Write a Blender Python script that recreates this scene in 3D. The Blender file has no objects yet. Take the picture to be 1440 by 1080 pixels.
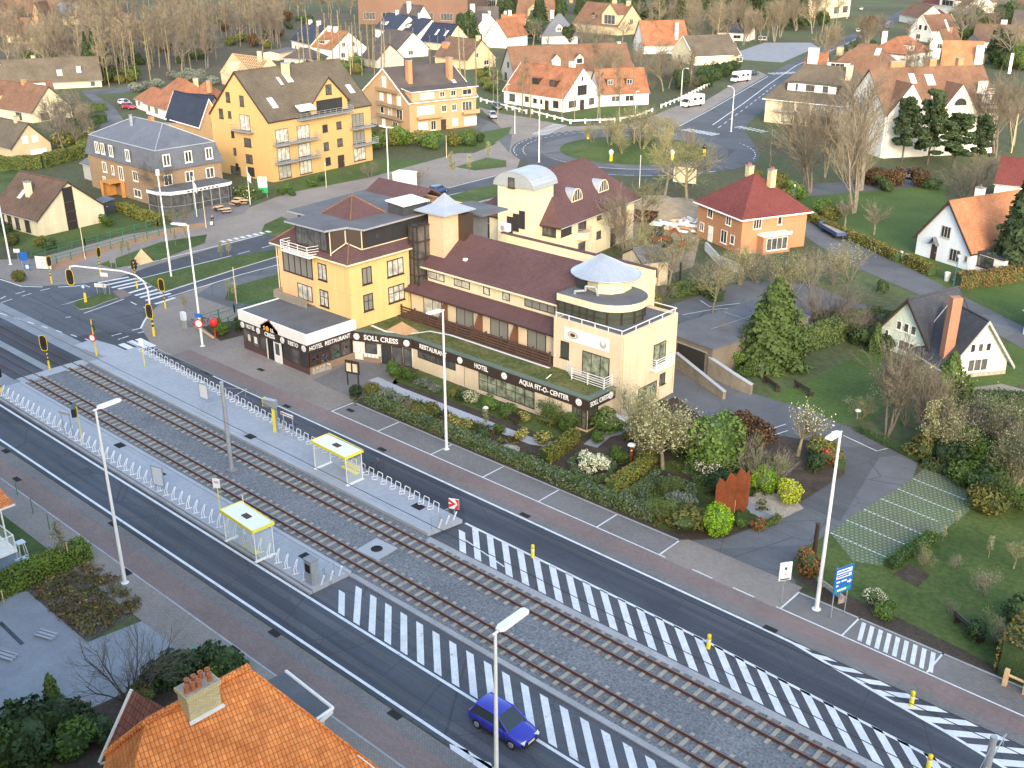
import bpy,math,random
import numpy as np
from mathutils import Vector,Matrix
SC=bpy.context.scene
COL=SC.collection
R=math.radians
random.seed(7)
F_,TH,CH=1488.0,math.atan(640/1488.0),40.0
_c,_s=math.cos(TH),math.sin(TH)
TX,TY=0.74241,-0.66995
def G(px,py,z=0.0):
 u=(px-720)/F_;v=(540-py)/F_
 y=_c+v*_s;dz=-_s+v*_c
 t=(z-CH)/dz
 return((u*TX+y*TY)*t,(-u*TY+y*TX)*t)
def GP(pts,z=0.0):return[G(x,y,z)for x,y in pts]
def tag(o,label=None,cat=None,group=None,kind=None):
 if label:o['label']=label
 if cat:o['category']=cat
 if group:o['group']=group
 if kind:o['kind']=kind
 return o
def thing(name,label,cat,loc=(0,0,0),rz=0.0,group=None):
 o=bpy.data.objects.new(name,None);COL.objects.link(o)
 o.empty_display_size=0.3
 o.location=(loc[0],loc[1],loc[2]if len(loc)>2 else 0.0);o.rotation_euler=(0,0,rz)
 return tag(o,label,cat,group)
def kids(o):return[c for c in COL.objects if c.parent is o]
KID={}
def reg(o,parent):
 if parent is not None:
  o.parent=parent;KID.setdefault(parent.name,[]).append(o)
def dup(src,loc,rz=0.0,label=None,group=None,sc=1.0):
 r=src.copy();COL.objects.link(r);r.location=(loc[0],loc[1],loc[2]if len(loc)>2 else 0.0)
 r.rotation_euler=(0,0,rz)
 r.scale=(sc,sc,sc)if not isinstance(sc,tuple)else sc
 if label:r['label']=label
 if group:r['group']=group
 for ch in KID.get(src.name,[]):
  c=ch.copy();COL.objects.link(c);reg(c,r)
  for g in KID.get(ch.name,[]):
   d=g.copy();COL.objects.link(d);reg(d,c)
 return r
class MB:
 """collects faces, builds ONE mesh object; UVs in metres along each face"""
 def __init__(s,M=None):s.v=[];s.f=[];s.mi=[];s.M=M;s.sm=[]
 def _a(s,p):
  p=Vector(p)
  if s.M is not None:p=s.M@p
  s.v.append(p);return len(s.v)-1
 def poly(s,pts,m=0,sm=False):
  s.f.append([s._a(p)for p in pts]);s.mi.append(m);s.sm.append(sm);return s
 def faces(s,pts,fs,m=0,sm=False):
  b=[s._a(p)for p in pts]
  for f in fs:s.f.append([b[i]for i in f]);s.mi.append(m);s.sm.append(sm)
  return s
 def box(s,x0,y0,z0,x1,y1,z1,m=0):
  if x0>x1:x0,x1=x1,x0
  if y0>y1:y0,y1=y1,y0
  if z0>z1:z0,z1=z1,z0
  p=[(x0,y0,z0),(x1,y0,z0),(x1,y1,z0),(x0,y1,z0),(x0,y0,z1),(x1,y0,z1),(x1,y1,z1),(x0,y1,z1)]
  return s.faces(p,[(3,2,1,0),(4,5,6,7),(0,1,5,4),(1,2,6,5),(2,3,7,6),(3,0,4,7)],m)
 def cbox(s,c,d,rz=0.0,m=0):
  cx,cy,cz=c;a,b,h=d[0]/2,d[1]/2,d[2]/2
  co,si=math.cos(rz),math.sin(rz)
  p=[(cx+x*co-y*si,cy+x*si+y*co,cz+z)for z in(-h,h)for x,y in((-a,-b),(a,-b),(a,b),(-a,b))]
  return s.faces(p,[(3,2,1,0),(4,5,6,7),(0,1,5,4),(1,2,6,5),(2,3,7,6),(3,0,4,7)],m)
 def prism(s,pts,z0,z1,m=0,mtop=None,bottom=False):
  a=sum(pts[i][0]*pts[(i+1)%len(pts)][1]-pts[(i+1)%len(pts)][0]*pts[i][1]for i in range(len(pts)))
  if a<0:pts=pts[::-1]
  n=len(pts)
  P=[(x,y,z0)for x,y in pts]+[(x,y,z1)for x,y in pts]
  s.faces(P,[(i,(i+1)%n,n+(i+1)%n,n+i)for i in range(n)],m)
  s.poly([(x,y,z1)for x,y in pts],m if mtop is None else mtop)
  if bottom:s.poly([(x,y,z0)for x,y in pts[::-1]],m)
  return s
 def flat(s,pts,z,m=0):
  a=sum(pts[i][0]*pts[(i+1)%len(pts)][1]-pts[(i+1)%len(pts)][0]*pts[i][1]for i in range(len(pts)))
  if a<0:pts=pts[::-1]
  return s.poly([(x,y,z)for x,y in pts],m)
 def tube(s,p0,p1,r0,r1=None,n=8,m=0,cap=True,sm=True):
  r1=r0 if r1 is None else r1
  p0=Vector(p0);p1=Vector(p1);d=(p1-p0)
  if d.length<1e-6:return s
  d.normalize();a=d.orthogonal().normalized();b=d.cross(a)
  P=[]
  for p,r in((p0,r0),(p1,r1)):
   for i in range(n):
    t=2*math.pi*i/n;P.append(p+a*(r*math.cos(t))+b*(r*math.sin(t)))
  s.faces(P,[(i,(i+1)%n,n+(i+1)%n,n+i)for i in range(n)],m,sm)
  if cap:s.poly(P[n:],m);s.poly(P[:n][::-1],m)
  return s
 def path(s,pts,r,n=6,m=0):
  for i in range(len(pts)-1):s.tube(pts[i],pts[i+1],r,r,n,m)
  return s
 def lathe(s,c,prof,n=16,m=0,a0=0.0,a1=2*math.pi,sm=True):
  full=abs(a1-a0-2*math.pi)<1e-6;k=n if full else n+1
  P=[]
  for r,z in prof:
   for i in range(k):
    t=a0+(a1-a0)*i/n;P.append((c[0]+r*math.cos(t),c[1]+r*math.sin(t),c[2]+z))
  fs=[]
  for j in range(len(prof)-1):
   for i in range(n):
    i2=(i+1)%k
    fs.append((j*k+i,j*k+i2,(j+1)*k+i2,(j+1)*k+i))
  return s.faces(P,fs,m,sm)
 def slab(s,polys,t,m=0,mside=None):
  """roof planes given a thickness t downwards"""
  key=lambda p:(round(p[0],3),round(p[1],3),round(p[2],3))
  cnt={}
  for P in polys:
   for i in range(len(P)):
    a,b=key(P[i]),key(P[(i+1)%len(P)]);cnt[(a,b)]=1
  for P in polys:
   s.poly(P,m);s.poly([(x,y,z-t)for x,y,z in P[::-1]],m if mside is None else mside)
   for i in range(len(P)):
    p,q=P[i],P[(i+1)%len(P)]
    if(key(q),key(p))not in cnt:
     s.poly([(p[0],p[1],p[2]-t),(q[0],q[1],q[2]-t),q,p],m if mside is None else mside)
  return s
 def build(s,name,mats,parent=None,label=None):
  me=bpy.data.meshes.new(name)
  me.from_pydata([tuple(p)for p in s.v],[],s.f)
  if not isinstance(mats,(list,tuple)):mats=[mats]
  for m in mats:me.materials.append(m)
  me.polygons.foreach_set('material_index',s.mi)
  me.polygons.foreach_set('use_smooth',s.sm)
  me.update()
  uv=me.uv_layers.new(name='UVMap')
  co=np.empty(len(me.vertices)*3);me.vertices.foreach_get('co',co);co=co.reshape(-1,3)
  nl=len(me.loops);lv=np.empty(nl,dtype=np.int32);me.loops.foreach_get('vertex_index',lv)
  nf=len(me.polygons);no=np.empty(nf*3);me.polygons.foreach_get('normal',no);no=no.reshape(-1,3)
  tot=np.empty(nf,dtype=np.int32);me.polygons.foreach_get('loop_total',tot)
  fl=np.repeat(np.arange(nf),tot)
  t=np.stack([-no[:,1],no[:,0],np.zeros(nf)],1);L=np.linalg.norm(t,axis=1)
  flatm=L<1e-3;t[flatm]=(1,0,0);L[flatm]=1;t/=L[:,None]
  b=np.cross(no,t)
  p=co[lv]
  U=np.stack([(p*t[fl]).sum(1),(p*b[fl]).sum(1)],1)
  uv.data.foreach_set('uv',U.ravel())
  o=bpy.data.objects.new(name,me);COL.objects.link(o)
  reg(o,parent)
  if label:o['label']=label
  return o
def raw_mesh(name,verts,faces,mats,mi=None,smooth=False):
 """numpy verts (n,3) and faces (m,k) of equal size k -> mesh data"""
 me=bpy.data.meshes.new(name)
 verts=np.asarray(verts,dtype=np.float32);faces=np.asarray(faces,dtype=np.int32)
 k=faces.shape[1]
 me.vertices.add(len(verts));me.vertices.foreach_set('co',verts.ravel())
 me.loops.add(faces.size);me.loops.foreach_set('vertex_index',faces.ravel())
 me.polygons.add(len(faces))
 me.polygons.foreach_set('loop_start',np.arange(0,faces.size,k,dtype=np.int32))
 me.polygons.foreach_set('loop_total',np.full(len(faces),k,dtype=np.int32))
 if not isinstance(mats,(list,tuple)):mats=[mats]
 for m in mats:me.materials.append(m)
 if mi is not None:me.polygons.foreach_set('material_index',np.asarray(mi,dtype=np.int32))
 me.polygons.foreach_set('use_smooth',np.full(len(faces),smooth))
 me.update();me.validate()
 return me
def obj(name,me,parent=None):
 o=bpy.data.objects.new(name,me);COL.objects.link(o);reg(o,parent);return o
def struct(mb,name,mats):return tag(mb.build(name,mats),kind='structure')
def _new(name):
 m=bpy.data.materials.new(name);m.use_nodes=True
 nt=m.node_tree;b=nt.nodes['Principled BSDF']
 return m,nt,b
def _mix(nt,a,b,fac,mode='MIX'):
 n=nt.nodes.new('ShaderNodeMix');n.data_type='RGBA';n.blend_type=mode
 for i,v in((0,fac),(6,a),(7,b)):
  if hasattr(v,'is_linked'):nt.links.new(v,n.inputs[i])
  else:n.inputs[i].default_value=v if i==0 else(v[0],v[1],v[2],1)
 return n.outputs[2]
def _noise(nt,vec,scale,detail=4,rough=.6):
 n=nt.nodes.new('ShaderNodeTexNoise');n.inputs['Scale'].default_value=scale
 n.inputs['Detail'].default_value=detail;n.inputs['Roughness'].default_value=rough
 if vec is not None:nt.links.new(vec,n.inputs['Vector'])
 return n.outputs['Fac']
def _ramp(nt,fac,lo,hi):
 n=nt.nodes.new('ShaderNodeMapRange');n.inputs[1].default_value=lo;n.inputs[2].default_value=hi
 nt.links.new(fac,n.inputs[0]);return n.outputs[0]
def _pos(nt):return nt.nodes.new('ShaderNodeNewGeometry').outputs['Position']
def _uv(nt):return nt.nodes.new('ShaderNodeTexCoord').outputs['UV']
def k(c,f):return tuple(max(0,x*f)for x in c[:3])
def _bump(nt,b,h,strength,dist=.02):
 n=nt.nodes.new('ShaderNodeBump');n.inputs['Strength'].default_value=strength
 n.inputs['Distance'].default_value=dist
 nt.links.new(h,n.inputs['Height']);nt.links.new(n.outputs[0],b.inputs['Normal'])
def mat(name,col,rough=.8,var=.18,scale=.6,fine=9.0,finev=.12,metal=0.0,bump=0.0,spec=.3,tint=None,rnd=0.0,streak=0.0,lane=0.0):
 m,nt,b=_new(name);P=_pos(nt)
 n1=_ramp(nt,_noise(nt,P,scale,5),.3,.7)
 c=_mix(nt,k(col,1-var),k(tint or col,1+var),n1)
 if finev:
  n2=_noise(nt,P,fine,3)
  f=_ramp(nt,n2,.25,.75)
  g=_mix(nt,(1-finev,)*3,(1+finev,)*3,f)
  c=_mix(nt,c,g,1.0,'MULTIPLY')
  if bump:_bump(nt,b,n2,bump)
 for amt,sc in((streak,(1.6,1.6,.12)),(lane,(.035,1.1,1))):
  if not amt:continue
  mp=nt.nodes.new('ShaderNodeMapping');mp.inputs['Scale'].default_value=sc;nt.links.new(P,mp.inputs['Vector'])
  g=_mix(nt,(1-amt,)*3,(1+amt*.6,)*3,_ramp(nt,_noise(nt,mp.outputs[0],1.0,5,.7),.3,.65));c=_mix(nt,c,g,1.0,'MULTIPLY')
 if lane:
  vo=nt.nodes.new('ShaderNodeTexVoronoi');vo.inputs['Scale'].default_value=.09;nt.links.new(P,vo.inputs['Vector'])
  sp=nt.nodes.new('ShaderNodeSeparateColor');nt.links.new(vo.outputs['Color'],sp.inputs[0])
  c=_mix(nt,c,_mix(nt,(.78,)*3,(1.14,)*3,sp.outputs[0]),1.0,'MULTIPLY')
  ve=nt.nodes.new('ShaderNodeTexVoronoi');ve.feature='DISTANCE_TO_EDGE';ve.inputs['Scale'].default_value=.22;nt.links.new(P,ve.inputs['Vector'])
  c=_mix(nt,k(col,.62),c,_ramp(nt,ve.outputs[0],.0,.010))
 if rnd:
  oi=nt.nodes.new('ShaderNodeObjectInfo').outputs['Random']
  g=_mix(nt,(1-rnd,)*3,(1+rnd,1+rnd*.9,1+rnd*.7),oi)
  c=_mix(nt,c,g,1.0,'MULTIPLY')
 nt.links.new(c,b.inputs['Base Color'])
 b.inputs['Roughness'].default_value=rough;b.inputs['Metallic'].default_value=metal
 b.inputs['Specular IOR Level'].default_value=spec
 return m
def bricks(name,c1,c2,mortar,w=.22,h=.075,ms=.012,off=.5,var=.25,scale=.25,tint=None,rough=.85,bump=.25,pos=False,rot=0.0,ripple=0.0):
 m,nt,b=_new(name)
 vec=_pos(nt)if pos else _uv(nt)
 if rot:
  mp=nt.nodes.new('ShaderNodeMapping');mp.inputs['Rotation'].default_value=(0,0,rot)
  nt.links.new(vec,mp.inputs['Vector']);vec=mp.outputs[0]
 t=nt.nodes.new('ShaderNodeTexBrick');t.offset=off
 nt.links.new(vec,t.inputs['Vector'])
 t.inputs['Color1'].default_value=(*c1,1);t.inputs['Color2'].default_value=(*c2,1);t.inputs['Mortar'].default_value=(*mortar,1)
 t.inputs['Scale'].default_value=1;t.inputs['Mortar Size'].default_value=ms
 t.inputs['Brick Width'].default_value=w;t.inputs['Row Height'].default_value=h;t.inputs['Bias'].default_value=0
 t.inputs['Mortar Smooth'].default_value=.3
 P=_pos(nt)
 n1=_ramp(nt,_noise(nt,P,scale,6,.65),.28,.72)
 g=_mix(nt,(1-var,)*3,tint or(1+var,)*3,n1)
 c=_mix(nt,t.outputs['Color'],g,1.0,'MULTIPLY')
 nt.links.new(c,b.inputs['Base Color'])
 inv=nt.nodes.new('ShaderNodeMath');inv.operation='SUBTRACT';inv.inputs[0].default_value=1
 nt.links.new(t.outputs['Fac'],inv.inputs[1])
 hgt=inv.outputs[0]
 if ripple:
  wv=nt.nodes.new('ShaderNodeTexWave');wv.wave_type='BANDS';wv.bands_direction='X'
  wv.inputs['Scale'].default_value=0.314/w;nt.links.new(vec,wv.inputs['Vector'])
  ad=nt.nodes.new('ShaderNodeMath');ad.operation='ADD'
  nt.links.new(wv.outputs['Fac'],ad.inputs[0]);nt.links.new(hgt,ad.inputs[1]);hgt=ad.outputs[0]
 if bump:_bump(nt,b,hgt,bump,.03)
 b.inputs['Roughness'].default_value=rough;b.inputs['Specular IOR Level'].default_value=.25
 return m
def leafm(name,c1,c2,rnd=.25,trans=.25,scale=.8):
 m,nt,b=_new(name);P=_pos(nt)
 n=_ramp(nt,_noise(nt,P,scale,3),.3,.7)
 c=_mix(nt,c1,c2,n)
 n2=_ramp(nt,_noise(nt,P,7.0,2),.25,.75)
 c=_mix(nt,c,_mix(nt,(.6,)*3,(1.4,)*3,n2),1.0,'MULTIPLY')
 oi=nt.nodes.new('ShaderNodeObjectInfo').outputs['Random']
 c=_mix(nt,c,_mix(nt,(1-rnd,)*3,(1+rnd,1+rnd,1+rnd*.5),oi),1.0,'MULTIPLY')
 nt.links.new(c,b.inputs['Base Color'])
 b.inputs['Roughness'].default_value=.7;b.inputs['Specular IOR Level'].default_value=.15
 return m
def glassm(name,dark,light,rough=.08):
 """window glazing: dark room or pale curtain behind, mirror-like surface"""
 m,nt,b=_new(name);P=_pos(nt)
 oi=nt.nodes.new('ShaderNodeObjectInfo').outputs['Random']
 uv=_uv(nt)
 n=_ramp(nt,_noise(nt,P,1.3,2),.35,.65)
 c=_mix(nt,dark,light,n)
 c=_mix(nt,c,k(dark,.7),_ramp(nt,oi,.55,.6))
 nt.links.new(c,b.inputs['Base Color'])
 b.inputs['Roughness'].default_value=rough;b.inputs['Specular IOR Level'].default_value=.6
 return m
def clearm(name,col=(.75,.85,.85),alpha=.25):
 m,nt,b=_new(name)
 b.inputs['Base Color'].default_value=(*col,1);b.inputs['Roughness'].default_value=.05
 b.inputs['Alpha'].default_value=alpha
 return m
def flatm(name,col,rough=.5,metal=0.0,spec=.4,coat=0.0):
 m,nt,b=_new(name)
 n=_noise(nt,_pos(nt),3.0,4)
 c=_mix(nt,k(col,.9),k(col,1.1),n);nt.links.new(c,b.inputs['Base Color'])
 b.inputs['Roughness'].default_value=rough;b.inputs['Metallic'].default_value=metal
 b.inputs['Specular IOR Level'].default_value=spec;b.inputs['Coat Weight'].default_value=coat
 return m
m_ground=mat('rough_ground',(.105,.092,.06),.95,.4,.03,1.2,.35,tint=(.06,.082,.032))
m_grass=mat('grass_lawn',(.048,.088,.020),.95,.3,.12,2.5,.35,bump=.4,tint=(.070,.100,.028))
m_lawn_dark=mat('lawn_yellow_green',(.062,.105,.026),.95,.25,.1,3.0,.3)  # yellow-green colour of the outlying lawns
m_soil=mat('soil',(.06,.048,.038),.95,.3,.5,6,.4,bump=.5)
m_mulch=mat('mulch_bed',(.10,.09,.085),.95,.3,.7,9,.5,bump=.6)
m_asph=mat('asphalt_dark',(.068,.078,.100),.85,.16,.12,9,.16,lane=.32)
m_asph2=mat('asphalt_worn',(.088,.097,.115),.88,.18,.09,8,.16,lane=.18)
m_asph3=mat('asphalt_pale',(.118,.125,.138),.9,.18,.15,8,.15,lane=.12)
m_conc=mat('concrete_light',(.36,.39,.43),.85,.10,.3,9,.08)
m_conc2=mat('concrete_grey',(.24,.26,.29),.85,.14,.4,8,.12)
m_kerb=mat('kerb_stone',(.33,.34,.36),.85,.15,.6,6,.15)
m_gravel=mat('ballast_gravel',(.165,.178,.195),.95,.14,.25,7,.55,bump=1.0)
m_white=mat('road_paint_white',(.62,.655,.69),.7,.12,1.1,8,.12)
def scuff(m):
 nt=m.node_tree;b=nt.nodes['Principled BSDF'];c=b.inputs['Base Color'].links[0].from_socket
 nt.links.new(_mix(nt,c,(.22,.235,.26),_ramp(nt,_noise(nt,_pos(nt),1.7,8,.75),.60,.70)),b.inputs['Base Color'])
scuff(m_white)
m_worn=mat('road_paint_worn',(.45,.47,.50),.8,.25,2.5,7,.3)
m_rpav=bricks('red_pavers',(.20,.148,.14),(.24,.185,.175),(.13,.115,.11),.22,.11,.012,.5,.2,.12,pos=True,bump=.1)
m_gpav=bricks('grey_pavers',(.17,.165,.165),(.22,.21,.21),(.10,.10,.10),.22,.11,.014,.5,.2,.12,pos=True,bump=.1)
m_bpav=bricks('buff_pavers',(.245,.218,.20),(.30,.27,.245),(.15,.138,.127),.22,.11,.014,.5,.2,.1,pos=True,bump=.1)
m_slabp=bricks('platform_paving',(.33,.36,.41),(.37,.40,.45),(.27,.30,.34),.3,.3,.01,0,.10,.2,pos=True,bump=.05)
m_grid=bricks('grass_grid_paving',(.23,.235,.205),(.27,.27,.24),(.12,.14,.075),.35,.35,.06,.5,.35,.12,pos=True,bump=.1,tint=(.75,1.0,.7))
m_yellow=mat('yellow_render',(.67,.495,.225),.85,.07,.2,5,.05,streak=.10)
m_yellow2=mat('peach_render',(.72,.46,.25),.85,.07,.2,5,.05,streak=.10)
m_cream=mat('cream_render',(.63,.53,.39),.85,.09,.25,5,.06,streak=.10)
m_cream2=mat('pale_yellow_render',(.64,.58,.42),.85,.09,.25,5,.06,streak=.10)
m_whitew=mat('white_render',(.76,.76,.73),.85,.07,.3,4,.05,streak=.05)
m_blueish=mat('pale_blue_and_shade',(.62,.70,.80),.85,.06,.3,4,.05,streak=.05)  # plain pale blue; on the white cottage it stands in for shade
m_green_w=mat('pale_green_and_shade',(.60,.70,.64),.85,.07,.3,4,.05,streak=.05)  # plain pale green; on the chalet walls it stands in for shade
m_greyw=mat('grey_render',(.38,.38,.38),.85,.1,.3,4,.08)
m_beige=mat('beige_brick_far',(.50,.42,.28),.85,.12,.4,6,.12)
m_apt=bricks('ochre_brick',(.50,.33,.15),(.57,.39,.185),(.52,.34,.14),.22,.075,.008,.5,.07,.15)
m_tan=bricks('tan_brick',(.38,.25,.135),(.47,.315,.18),(.40,.30,.20),.22,.075,.01,.5,.1,.2)
m_brown_b=bricks('brown_brick',(.27,.18,.11),(.34,.23,.14),(.26,.21,.16),.22,.075,.012,.5,.14,.2)
m_hall=bricks('dull_brown_brick',(.15,.085,.07),(.19,.11,.09),(.15,.12,.1),.22,.075,.012,.5,.14,.05)
m_red_b=bricks('red_brick',(.30,.13,.085),(.38,.17,.11),(.36,.24,.17),.22,.075,.012,.5,.14,.25)
m_or_b=bricks('orange_brick',(.36,.165,.085),(.43,.21,.11),(.40,.27,.18),.22,.075,.012,.5,.12,.25)
m_yb=bricks('yellow_brick',(.55,.47,.28),(.68,.60,.38),(.36,.33,.22),.24,.08,.012,.5,.18,.6,tint=(1.15,1.15,1.0))
m_purple=bricks('purple_roof_tile',(.098,.056,.062),(.122,.070,.074),(.07,.04,.04),.26,.3,.02,0,.16,.25,bump=.5,ripple=1)
m_brownr=bricks('brown_roof_tile',(.125,.085,.062),(.16,.105,.08),(.07,.05,.04),.26,.3,.02,0,.28,.3,bump=.5,ripple=1)
m_brownr2=bricks('warm_brown_roof_tile',(.165,.095,.066),(.20,.12,.082),(.1,.06,.045),.26,.3,.02,0,.28,.3,bump=.5,ripple=1)
m_greyr=bricks('grey_brown_roof_tile',(.115,.10,.078),(.145,.125,.098),(.07,.06,.05),.26,.3,.02,0,.26,.25,bump=.4,ripple=1)
m_redr=bricks('red_roof_tile',(.135,.040,.040),(.17,.052,.048),(.10,.03,.03),.26,.3,.02,0,.15,.3,bump=.5,ripple=1)
m_orr=bricks('orange_roof_tile',(.265,.12,.068),(.33,.15,.088),(.18,.08,.045),.26,.32,.02,0,.32,.5,bump=.5,ripple=1)
m_orr2=bricks('near_orange_pantile',(.72,.21,.06),(.90,.32,.10),(.40,.12,.05),.165,.26,.014,0,.34,.8,bump=.9,ripple=1,tint=(1.2,1.3,1.2))
m_orold=bricks('faded_orange_roof_tile',(.34,.155,.085),(.42,.20,.11),(.2,.09,.05),.26,.3,.02,0,.25,.4,bump=.5,ripple=1)
m_navy=bricks('navy_slate_roof',(.022,.028,.055),(.032,.038,.068),(.012,.015,.03),.3,.25,.012,.5,.2,.4,rough=.55,bump=.3)
m_slate=bricks('blue_grey_slate',(.115,.13,.165),(.14,.155,.19),(.075,.085,.11),.3,.22,.012,.5,.15,.3,rough=.6,bump=.25)
m_slate_d=bricks('dark_slate',(.05,.055,.07),(.065,.07,.085),(.03,.033,.04),.35,.3,.012,.5,.2,.3,rough=.65,bump=.3)
m_dkroof=mat('dark_shingle',(.085,.075,.075),.9,.2,.3,5,.2)
m_felt=mat('roof_felt',(.115,.12,.135),.85,.18,.4,6,.12)
m_zinc=mat('zinc_sheet',(.40,.44,.50),.42,.10,.5,4,.05,metal=.35)
m_gwhite=flatm('white_paint',(.80,.80,.78),.5)
m_frame_d=flatm('dark_brown_joinery',(.048,.034,.029),.45)
m_frame_w=flatm('white_joinery',(.78,.78,.76),.45)
m_brownw=mat('brown_timber',(.085,.05,.038),.7,.2,1,8,.2)
m_woodl=mat('new_timber',(.60,.42,.25),.75,.15,1,8,.15)
m_woodo=mat('orange_timber',(.52,.25,.08),.7,.15,1,8,.15)
m_glass=glassm('window_glass',(.05,.056,.064),(.11,.115,.12))
m_curt=glassm('curtained_glass',(.30,.31,.29),(.66,.66,.60),.2)
m_glassg=glassm('green_tinted_glass',(.08,.10,.08),(.34,.38,.28),.12)
m_clear=clearm('clear_glass_panel',alpha=.14)
m_steel=mat('galvanised_steel',(.42,.45,.48),.45,.1,1,8,.08,metal=.5)
m_polew=mat('lamp_post_white',(.74,.76,.78),.45,.05,.8,4,.04)
m_rail=mat('rusty_rail',(.12,.055,.04),.7,.2,.8,9,.2)
m_railtop=mat('polished_rail',(.30,.29,.28),.35,.1,.8,9,.1,metal=.7)
m_sleeper=mat('concrete_sleeper',(.33,.32,.28),.9,.2,1.2,6,.2)
m_yel=flatm('signal_yellow',(.75,.55,.02),.45)
m_yel2=flatm('shelter_yellow',(.80,.70,.06),.4)
m_black=flatm('black_paint',(.028,.028,.03),.4)
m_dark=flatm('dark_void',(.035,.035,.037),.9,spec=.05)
m_red=flatm('signal_red',(.62,.03,.03),.45)
m_blue=flatm('sign_blue',(.02,.14,.50),.4)
m_signw=flatm('sign_white',(.80,.80,.80),.4)
m_sgreen=flatm('sign_green',(.02,.32,.14),.4)
m_fgreen=mat('green_fence_paint',(.045,.17,.11),.5,.12,1,6,.1)
m_corten=mat('rusted_steel',(.19,.055,.022),.85,.25,.6,4,.25,bump=.2)
m_stone=mat('rough_stone',(.34,.31,.27),.9,.2,1.2,6,.25,bump=.4)
m_terr=flatm('terracotta',(.40,.14,.06),.7)
m_lum=flatm('lamp_glass',(.75,.78,.80),.25)
m_rubber=flatm('rubber',(.018,.018,.02),.8)
m_carglass=flatm('car_glass',(.03,.045,.055),.06,spec=.7)
m_cloth=mat('white_cloth',(.78,.78,.76),.9,.06,2,8,.05)
m_rubble=mat('rubble',(.38,.33,.30),.95,.35,1.5,4,.4)
def carpaint(name,c):return flatm(name,c,.3,.0,.5,.6)
def text(body,size,m,parent,o,t,up,name='lettering',ext=.02,off=.008,align='CENTER',sx=1.0):
 """flat raised letters: o centre point, t reading direction, up letter-up direction"""
 cu=bpy.data.curves.new(name,'FONT');cu.body=body;cu.size=size;cu.extrude=ext;cu.offset=off
 cu.align_x=align;cu.align_y='CENTER';cu.resolution_u=3
 tmp=bpy.data.objects.new('tmp',cu);COL.objects.link(tmp)
 bpy.context.view_layer.update()
 me=bpy.data.meshes.new_from_object(tmp.evaluated_get(bpy.context.evaluated_depsgraph_get()))
 bpy.data.objects.remove(tmp);bpy.data.curves.remove(cu)
 t=Vector(t).normalized();up=Vector(up).normalized();n=t.cross(up)
 me.transform(Matrix(((t.x*sx,up.x,n.x,o[0]),(t.y*sx,up.y,n.y,o[1]),(t.z*sx,up.z,n.z,o[2]),(0,0,0,1))))
 me.materials.clear();me.materials.append(m);me.name=name
 return obj(name,me,parent)
g=MB();g.flat([(-2600,-400),(1500,-400),(1500,2600),(-2600,2600)],0.0);struct(g,'ground',m_ground)
def sheet(name,pts,z,m):return struct(MB().flat(pts,z),name,m)
def rect(x0,y0,x1,y1):return[(x0,y0),(x1,y0),(x1,y1),(x0,y1)]
def strip(pts,w):
 """offset polyline to a band polygon"""
 L,Rr=[],[]
 for i,p in enumerate(pts):
  a=Vector(pts[max(i-1,0)]);b=Vector(pts[min(i+1,len(pts)-1)]);d=(b-a).normalized()
  n=Vector((-d.y,d.x));L.append((p[0]+n.x*w/2,p[1]+n.y*w/2));Rr.append((p[0]-n.x*w/2,p[1]-n.y*w/2))
 return L,Rr
def band(mb,pts,w,z,m=0,dash=None):
 if dash:
  on,offd=dash;pos=0.0
  for i in range(len(pts)-1):
   a=Vector(pts[i]);b=Vector(pts[i+1]);L=(b-a).length
   d=(b-a)/L;s=0.0
   while s<L:
    ph=(pos+s)%(on+offd)
    if ph<on:
     e=min(s+on-ph,L);band(mb,[a+d*s,a+d*e],w,z,m);s=e+1e-4
    else:s+=(on+offd)-ph+1e-4
   pos+=L
  return
 L,Rr=strip(pts,w)
 for i in range(len(pts)-1):
  mb.poly([(*Rr[i],z),(*Rr[i+1],z),(*L[i+1],z),(*L[i],z)],m)
def arc(c,r,a0,a1,n=24):return[(c[0]+r*math.cos(a0+(a1-a0)*i/n),c[1]+r*math.sin(a0+(a1-a0)*i/n))for i in range(n+1)]
sheet('lower_road',rect(-190,30.5,40,34.4),.030,m_asph)
g=MB();band(g,[(-190,29.95),(40,29.95)],.9,.055);struct(g,'gutter_strip',m_gpav)
sheet('cycle_path_lower',rect(-190,27.9,40,29.5),.050,m_rpav)
sheet('pavement_lower',rect(-190,25.4,40,27.75),.046,m_bpav)
g=MB();band(g,[(-190,27.82),(40,27.82)],.14,.058);struct(g,'edging_strip_lower',m_kerb)
up_edge=[(-97.2,50.3),(-80.4,49.2),(-65.4,48.3),(-48.0,47.55),(-47.6,47.55)]
sheet('upper_road',[(-150,46.9),(-97.2,46.9),(-48,44.2),(-19,43.9),(30,43.6),(30,51.0),(-96,51.0),(-150,51.0)],.026,m_asph)
sheet('gutter_strip_upper',rect(-93,51.0,40,51.75),.052,m_gpav)
sheet('cycle_path_upper',rect(-93,51.75,40,53.35),.048,m_rpav)
sheet('parking_strip',rect(-70.5,53.35,-34.5,56.0),.044,m_gpav)
sheet('driveway_apron',rect(-34.5,53.35,-25.2,56.6),.043,m_bpav)
sheet('parking_strip_right',rect(-25.2,53.35,20,55.75),.044,m_gpav)
fore=[(-70.5,53.35),(-70.5,56.2),(-72.5,61.0),(-73,65),(-108,63.5),(-110.5,68),(-109.2,60),*GP([(209,443),(198,462),(217,490)]),(-93,51.0),(-93,53.35)]
sheet('hotel_forecourt',fore,.040,m_bpav)
sheet('forecourt_dark_paving',GP([(440,535),(493,510),(560,512),(600,530),(545,548),(505,562),(478,553)]),.046,m_gpav)
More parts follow.
